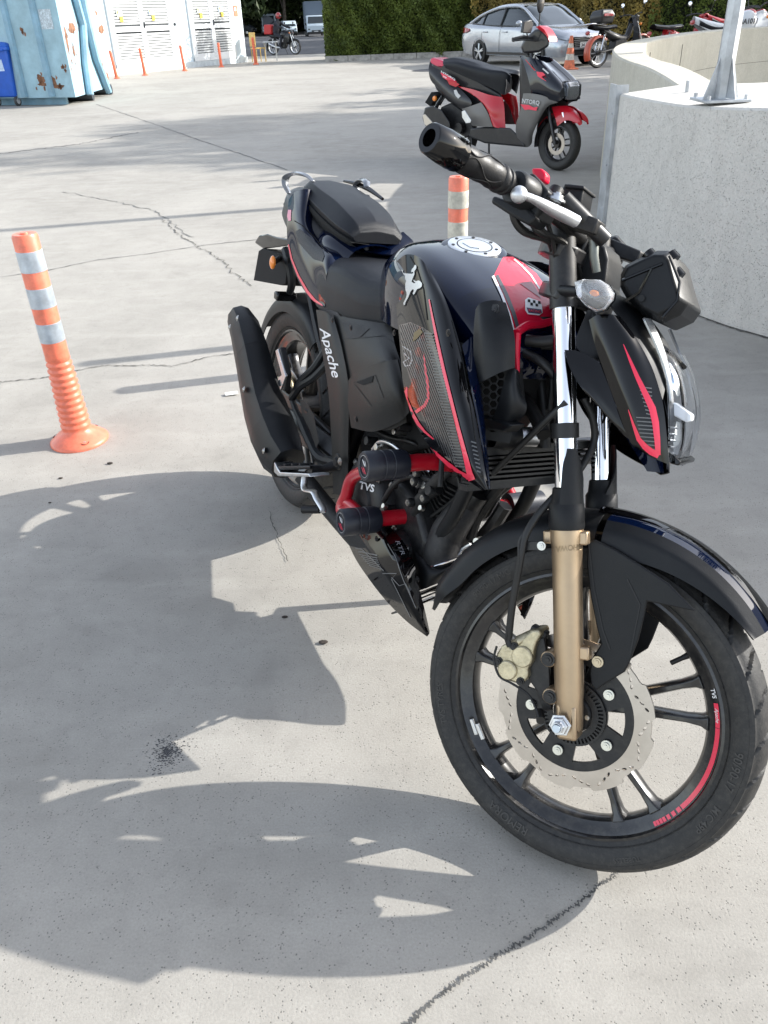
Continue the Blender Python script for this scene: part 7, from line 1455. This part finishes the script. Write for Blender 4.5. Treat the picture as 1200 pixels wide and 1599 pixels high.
# ================================================================== PARKED MOTORCYCLES at the upper right
def parked_bike(M, label, body, seatm, tank=None, topbox=False, word=None, tall=0, fend=None, kind='moped'):
    r = empty('parked_motorcycle', M, label, 'motorcycle', 'motorcycles parked behind the parapet'); r2 = .29+tall*.03
    for x, nm in ((0, 'rear_wheel'), (1.28, 'front_wheel')):
        c = V((x, 0, r2)); w_ = MB().lathe([(r2-.07, -.035), (r2-.02, -.045), (r2, 0), (r2-.02, .045), (r2-.07, .035)], c, (0, 1, 0), 40).build(nm, RUB, r)
        MB().lathe([(r2-.065, -.03), (r2-.085, -.02), (r2-.085, .02), (r2-.065, .03)], c, (0, 1, 0), 40).build('rim', ALU, w_); MB().cyl(c-V((0, .06, 0)), c+V((0, .06, 0)), .05, seg=16).build('hub', BLKM, w_)
        for k in range(10): a = k*pi/5; MB().tube([c+V((.04*cos(a), 0, .04*sin(a))), c+V(((r2-.08)*cos(a), 0, (r2-.08)*sin(a)))], .006, 5).build('spoke', ALU, w_)
    for s in (-1, 1):
        MB().tube([V((1.28, s*.07, r2)), V((1.06, s*.07, .86+tall*.1))], .02, 8).build('fork_leg', ALU, r); MB().tube([V((.45, s*.08, .35)), V((0, s*.09, r2))], .02, 8).build('swingarm', BLKM, r); MB().tube([V((.02, s*.10, r2+.05)), V((.12, s*.10, .68))], .018, 8).build('shock_absorber', CHR, r)
        MB().tube([V((1.03, 0, .96+tall*.1)), V((1.0, s*.14, 1.0+tall*.1)), V((.92, s*.34, .99+tall*.1))], .012, 8, smooth=10).build('handlebar', BLKM, r)
        ms = V((.98, s*.26, 1.0+tall*.1)); MB().tube([ms, ms+V((.03, s*.06, .16))], .005, 6).build('mirror_stem', BLKM, r); mi = MB().ball(ms+V((.03, s*.08, .20)), .06, 14, 10, .25, 1, .8).build('mirror', BLKM, r)
        MB().ball(ms+V((.022, s*.08, .20)), .054, 14, 10, .18, 1, .8).build('mirror_glass', mat('mirror_sky', (.9, .92, .95), .04, metal=1.), mi)
        MB().ball(V((1.10, s*.14, .80+tall*.1)), .03, 10, 8).build('turn_signal', ORL, r)
    MB().rings([[V((x, y, z)) for x, z in ((.38, .28), (.72, .26), (.82, .42), (.70, .55), (.42, .50))] for y in (-.11, .11)]).build('engine', ENG, r, bevel=.02)
    fm = fend or body
    MB().surf([[V((1.28, 0, r2))+V(((r2+.035-dz)*cos(a), y, (r2+.035-dz)*sin(a))) for y, dz in ((-.06, .03), (-.05, 0), (0, -.008), (.05, 0), (.06, .03))] for a in [rad(165-k*14) for k in range(10)]], 20, 12).build('front_mudguard', fm, r, solid=.004)
    MB().surf([[V((0, 0, r2))+V(((r2+.045-dz)*cos(a), y, (r2+.045-dz)*sin(a))) for y, dz in ((-.08, .05), (-.07, 0), (0, -.008), (.07, 0), (.08, .05))] for a in [rad(205-k*14) for k in range(12)]], 20, 12).build('rear_mudguard', fm, r, solid=.004)
    if kind == 'moped':
        MB().surf([[V((1.0, -.06, .95)), V((1.05, -.16, .70)), V((.98, -.20, .45)), V((.85, -.18, .32))], [V((.94, -.05, .93)), V((.92, -.12, .70)), V((.86, -.15, .48)), V((.80, -.14, .36))]], 14, 14).build('leg_shield', body, r, solid=.01)
        MB().surf([[V((1.0, .06, .95)), V((1.05, .16, .70)), V((.98, .20, .45)), V((.85, .18, .32))], [V((.94, .05, .93)), V((.92, .12, .70)), V((.86, .15, .48)), V((.80, .14, .36))]], 14, 14).build('leg_shield', body, r, solid=.01)
        MB().rings([[V((1.0, -.07, .82)), V((1.0, .07, .82)), V((1.0, .09, .98)), V((1.0, -.09, .98))], [V((1.13, -.08, .84)), V((1.13, .08, .84)), V((1.12, .09, .98)), V((1.12, -.09, .98))]]).build('headlight_cowl', body, r, bevel=.03, seg=3)
        MB().tube([V((.98, 0, .80)), V((.80, 0, .55)), V((.45, 0, .58)), V((.1, 0, .72))], [.06, .07, .09, .08], 10, smooth=14).build('spine_cover', body, r)
    else:
        MB().surf([symrow(.42, [(.08, .70), (.10, .80), (.05, .86), (0, .87)]), symrow(.60, [(.13, .68), (.17, .84), (.10, .96), (0, .99)]), symrow(.78, [(.14, .66), (.19, .84), (.12, 1.0), (0, 1.03)]), symrow(.92, [(.10, .68), (.12, .82), (.08, .94), (0, .97)])], 24, 24).build('fuel_tank', tank or body, r, smooth=60)
        MB().surf([symrow(-.28, [(.03, .86), (.05, .93), (.02, .97), (0, .975)]), symrow(-.05, [(.10, .74), (.12, .84), (.06, .90), (0, .905)]), symrow(.30, [(.10, .62), (.12, .74), (.08, .82), (0, .84)])], 16, 18).build('tail_fairing', body, r, smooth=60)
        for s in (-1, 1): MB().surf([[V((.98, s*.10, .98)), V((1.10, s*.15, .85)), V((1.06, s*.17, .62)), V((.86, s*.16, .45))], [V((.80, s*.12, .90)), V((.84, s*.18, .78)), V((.74, s*.18, .60)), V((.66, s*.15, .42))]], 12, 16).build('side_fairing', body, r, solid=.01)
        MB().rings([[V((1.05, -.09, .80)), V((1.05, .09, .80)), V((1.02, .10, 1.02)), V((1.02, -.10, 1.02))], [V((1.24, -.05, .84)), V((1.24, .05, .84)), V((1.14, .06, 1.0)), V((1.14, -.06, 1.0))]]).build('headlight_cowl', body, r, bevel=.02, seg=3)
        MB().tube([V((.55, -.14, .30)), V((.25, -.17, .34)), V((-.10, -.18, .48))], [.03, .05, .055], 14, smooth=14).build('exhaust_silencer', ALU, r)
    if 1: MB().surf([symrow(x, p) for x, p in ((-.22, [(.08, .76+tall*.06), (.10, .80+tall*.08), (0, .84+tall*.10)]), (.1, [(.12, .72), (.14, .77), (0, .81+tall*.02)]), (.45, [(.10, .74), (.12, .78), (0, .82)]))], 16, 14).build('seat', seatm, r, smooth=60)
    MB().ball(V((-.30, 0, .68+tall*.2)), .05, 12, 8, .6, 1.4, .8).build('tail_light', MATS['tail_red'], r)
    if topbox:
        MB().tube([V((.15, -.10, .80)), V((-.20, -.12, .84)), V((-.34, -.10, .84)), V((-.34, .10, .84)), V((-.20, .12, .84)), V((.15, .10, .80))], .011, 8, smooth=30).build('carrier_rack', CHR, r)
        bx_ = MB().rings([[V((x+.34, y, .84)) for x, y in ((-.40, -.17), (-.06, -.15), (-.06, .15), (-.40, .17))], [V((x+.34, y, .98)) for x, y in ((-.44, -.21), (-.03, -.19), (-.03, .19), (-.44, .21))], [V((x+.34, y, 1.10)) for x, y in ((-.38, -.16), (-.08, -.15), (-.08, .15), (-.38, .16))]]).build('top_box', TRM, r, bevel=.03, seg=3)
        MB().box((.10, -.205, .99), (.26, .02, .05)).build('red_reflector', MATS['tail_red'], bx_, bevel=.006)
    if word:
        t = text2d(word, 1, .15, .03); wt = max(x for x, y in t[0]); MB().add([V((.50+x*.36/wt, -.197-.0, .80+y*.11)) for x, y in t[0]], t[1]).build('lettering', TRM, r, smooth=0, fix=False)
    MB().tube([V((.6, .12, .3)), V((.66, .24, .02))], .012, 6).build('side_stand', BLKM, r)
    return r
MR = mat('moped_red', (.32, .012, .016), .3, coat=.6, spec=.2); MW = mat('moped_white', (.62, .63, .64), .3, coat=.5); MBK = mat('moped_black', (.012, .012, .013), .3, coat=.5, spec=.2); MBL = mat('moped_blue', (.03, .20, .48), .3, coat=.5); MO = mat('moped_orange', (.42, .07, .03), .35, coat=.4)
def bm_at(x, y, yaw_, lean=.1, k=1.15): return T(x, y, 0) @ Rz(rad(yaw_)) @ Matrix.Rotation(-lean, 4, 'X') @ Matrix.Scale(k, 4)
o1 = G(925, 107)
parked_bike(bm_at(o1.x+.15, o1.y+.1, 28), 'black moped with chrome rack, top box and orange mudguard, nearest the cone', MBK, SEAT, topbox=True, fend=MO)
parked_bike(bm_at(6.7, 20.9, 24, .12), 'dark red moped parked right of the moped with the top box', MR, SEAT)
parked_bike(bm_at(6.9, 18.6, 14, .16), 'white sports motorcycle with blue panel and dark lettering behind the parapet', MW, SEAT, tank=MW, tall=1, word='RA1011', kind='sport')
parked_bike(bm_at(8.1, 21.3, 20, .12), 'red and black motorcycle behind the white sports one', MR, SEAT, tall=1, kind='sport')
parked_bike(bm_at(9.6, 18.9, 20, .12), 'orange red motorcycle partly behind the steel post', MO, SEAT, tank=MO, tall=1, kind='sport')
parked_bike(bm_at(10.8, 20.6, 30, .12), 'dark motorcycle at the right edge behind the parapet', MBK, SEAT, tall=1, kind='sport')

# ================================================================== FAR ROAD: rider, vans, truck, cars
p = G(437, 86); rm = T(p.x, p.y, 0) @ Rz(rad(-28)) @ Matrix.Scale(.86, 4)
mo = parked_bike(T(p.x-.25, p.y, .01) @ Rz(rad(-30)) @ Matrix.Scale(.9, 4), 'small dark motorcycle with a red box ridden along the far road', MBK, SEAT, tall=1, kind='sport'); del mo['group']
def figure(M, pts, edges, radii, name, m, parent=None, sub_=2):
    me = bpy.data.meshes.new(name); me.from_pydata([V(q) for q in pts], edges, []); o = bpy.data.objects.new(name, me); COL.objects.link(o)
    if M is not None: o.matrix_world = M
    if parent: o.parent = parent
    o.modifiers.new('k', 'SKIN'); sv = me.skin_vertices[0].data
    for i, r_ in enumerate(radii): sv[i].radius = (r_, r_)
    sv[0].use_root = True
    d = o.modifiers.new('u', 'SUBSURF'); d.levels = d.render_levels = sub_; me.materials.append(m); return o
PM = T(p.x-.25, p.y, .01) @ Rz(rad(-30)) @ Matrix.Scale(.9, 4)
pts = [(.22, 0, .86), (.26, 0, 1.05), (.34, 0, 1.28), (.40, 0, 1.42), (.42, 0, 1.52),
       (.36, -.19, 1.34), (.62, -.26, 1.16), (.88, -.32, 1.10), (.36, .19, 1.34), (.62, .26, 1.16), (.88, .32, 1.10),
       (.28, -.12, .84), (.66, -.18, .74), (.52, -.16, .34), (.64, -.16, .28), (.28, .12, .84), (.66, .18, .74), (.52, .16, .34), (.64, .16, .28)]
ed = [(0, 1), (1, 2), (2, 3), (3, 4), (2, 5), (5, 6), (6, 7), (2, 8), (8, 9), (9, 10), (0, 11), (11, 12), (12, 13), (13, 14), (0, 15), (15, 16), (16, 17), (17, 18)]
ra = [.15, .15, .14, .055, .05, .06, .045, .035, .06, .045, .035, .09, .075, .05, .045, .09, .075, .05, .045]
per = figure(PM, pts, ed, ra, 'person', mat('dark_clothes', (.018, .020, .028), .8, var=.3)); tag(per, 'person in dark clothes and helmet riding the small motorcycle on the far road', 'person')
MB().ball((.45, 0, 1.60), .13, 16, 12, 1.05, .9, 1.05).build('helmet', mat('helmet_red', (.30, .03, .03), .3, coat=.5), per); MB().ball((.52, 0, 1.59), .105, 14, 10, .8, .85, .5).build('visor', CG, per)
MB().rings([[V((x, y, z)) for x, z in ((-.34, .86), (.10, .86), (.12, 1.24), (-.30, 1.26))] for y in (-.2, .2)]).build('delivery_box', mat('box_red', (.45, .02, .02), .5), mo, bevel=.04)
VW = mat('van_white', (.48, .56, .62), .35, coat=.4); VG = mat('van_grey', (.10, .13, .17), .5)
def van(x, y, yaw_, L, W2, H_, label, m=VW, box=False, name='van', cat='van'):
    r = empty(name, T(x, y, 0) @ Rz(yaw_) @ Matrix.Scale(.68, 4), label, cat); h2 = W2/2       # front faces -y
    prof = [(0, .35), (0, .85), (.25, 1.10), (.95, H_-.12 if not box else 2.05), (1.4, H_ if not box else 2.1), (L, H_ if not box else 2.1), (L, .35)] if not box else [(0, .45), (0, 1.2), (.15, 1.35), (.35, 2.2), (1.7, 2.25), (1.7, .45)]
    MB().rings([[V((s*h2*k, yy, z)) for yy, z in prof] for s, k in ((-1, 1), (1, 1))]).build('body', m, r, bevel=.08, seg=3)
    if box: MB().box((0, 1.9+(L-1.9)/2, .75+(H_-.75)/2), (W2+.1, L-1.9, H_-.75)).build('cargo_box', VG, r, bevel=.03); MB().box((0, L/2, .6), (W2*.7, L-.4, .2)).build('chassis', TRM, r)
    y1, z1, y2, z2 = (.28, 1.14, .92, H_-.25) if not box else (.17, 1.42, .34, 2.08)
    MB().prism([V((-h2*.88, y1-.03, z1)), V((h2*.88, y1-.03, z1)), V((h2*.80, y2-.03, z2)), V((-h2*.80, y2-.03, z2))], (0, -.02, .02)).build('windscreen', CG, r)
    MB().box((0, -.02, .62), (W2*.5, .05, .14)).build('grille', TRM, r); MB().box((0, -.04, .45), (W2*.96, .12, .16)).build('bumper', TRM, r, bevel=.02)
    MB().box((0, -.045, .46+.10), (.5, .02, .11)).build('licence_plate', MW, r)
    for s in (-1, 1):
        MB().box((s*h2*.78, -.01, .80), (.26, .08, .16)).build('headlight', MATS['lamp_car'], r, bevel=.02); MB().box((s*(h2+.12), .75, 1.35), (.12, .08, .25)).build('mirror', TRM, r, bevel=.02)
        MB().prism([V((s*(h2+.004), yy, z)) for yy, z in ((.55, 1.15), (1.6, 1.15), (1.6, min(H_, 2.2)-.25), (1.1, min(H_, 2.2)-.25))], (s*.012, 0, 0)).build('side_window', CG, r)
        for yy in (.85, L-.9):
            w_ = MB().lathe([(.0, -.11), (.22, -.11), (.33, -.09), (.34, 0), (.33, .09), (0, .09)], (s*(h2-.08), yy, .34), (1, 0, 0), 24).build('wheel', RUB, r); MB().lathe([(0, 0), (.2, 0), (.2, .01)], (s*(h2+.035), yy, .34), (s, 0, 0), 16).build('hub_cap', ALU, w_)
    return r
sc_ = lambda u, v: G(u, v)
p = G(422, 55.5); k = 1
van(p.x, p.y, rad(8), 5.6, 2.0, 2.7, 'tall white van facing the camera under the dark trees beyond the road')
p = G(447, 57); van(p.x+.3, p.y+2, rad(10), 4.3, 1.75, 1.75, 'small white van beside the tall van beyond the road')
p = G(491, 57.5); van(p.x+.2, p.y, rad(6), 7, 2.2, 3.7, 'pale box truck beyond the road next to the ivy hedge', box=True, name='truck', cat='truck')
p = G(400, 55); van(p.x-.6, p.y+4, rad(70), 4.2, 1.75, 1.45, 'dark car parked in shade left of the tall white van', m=VG, name='far_car', cat='car')
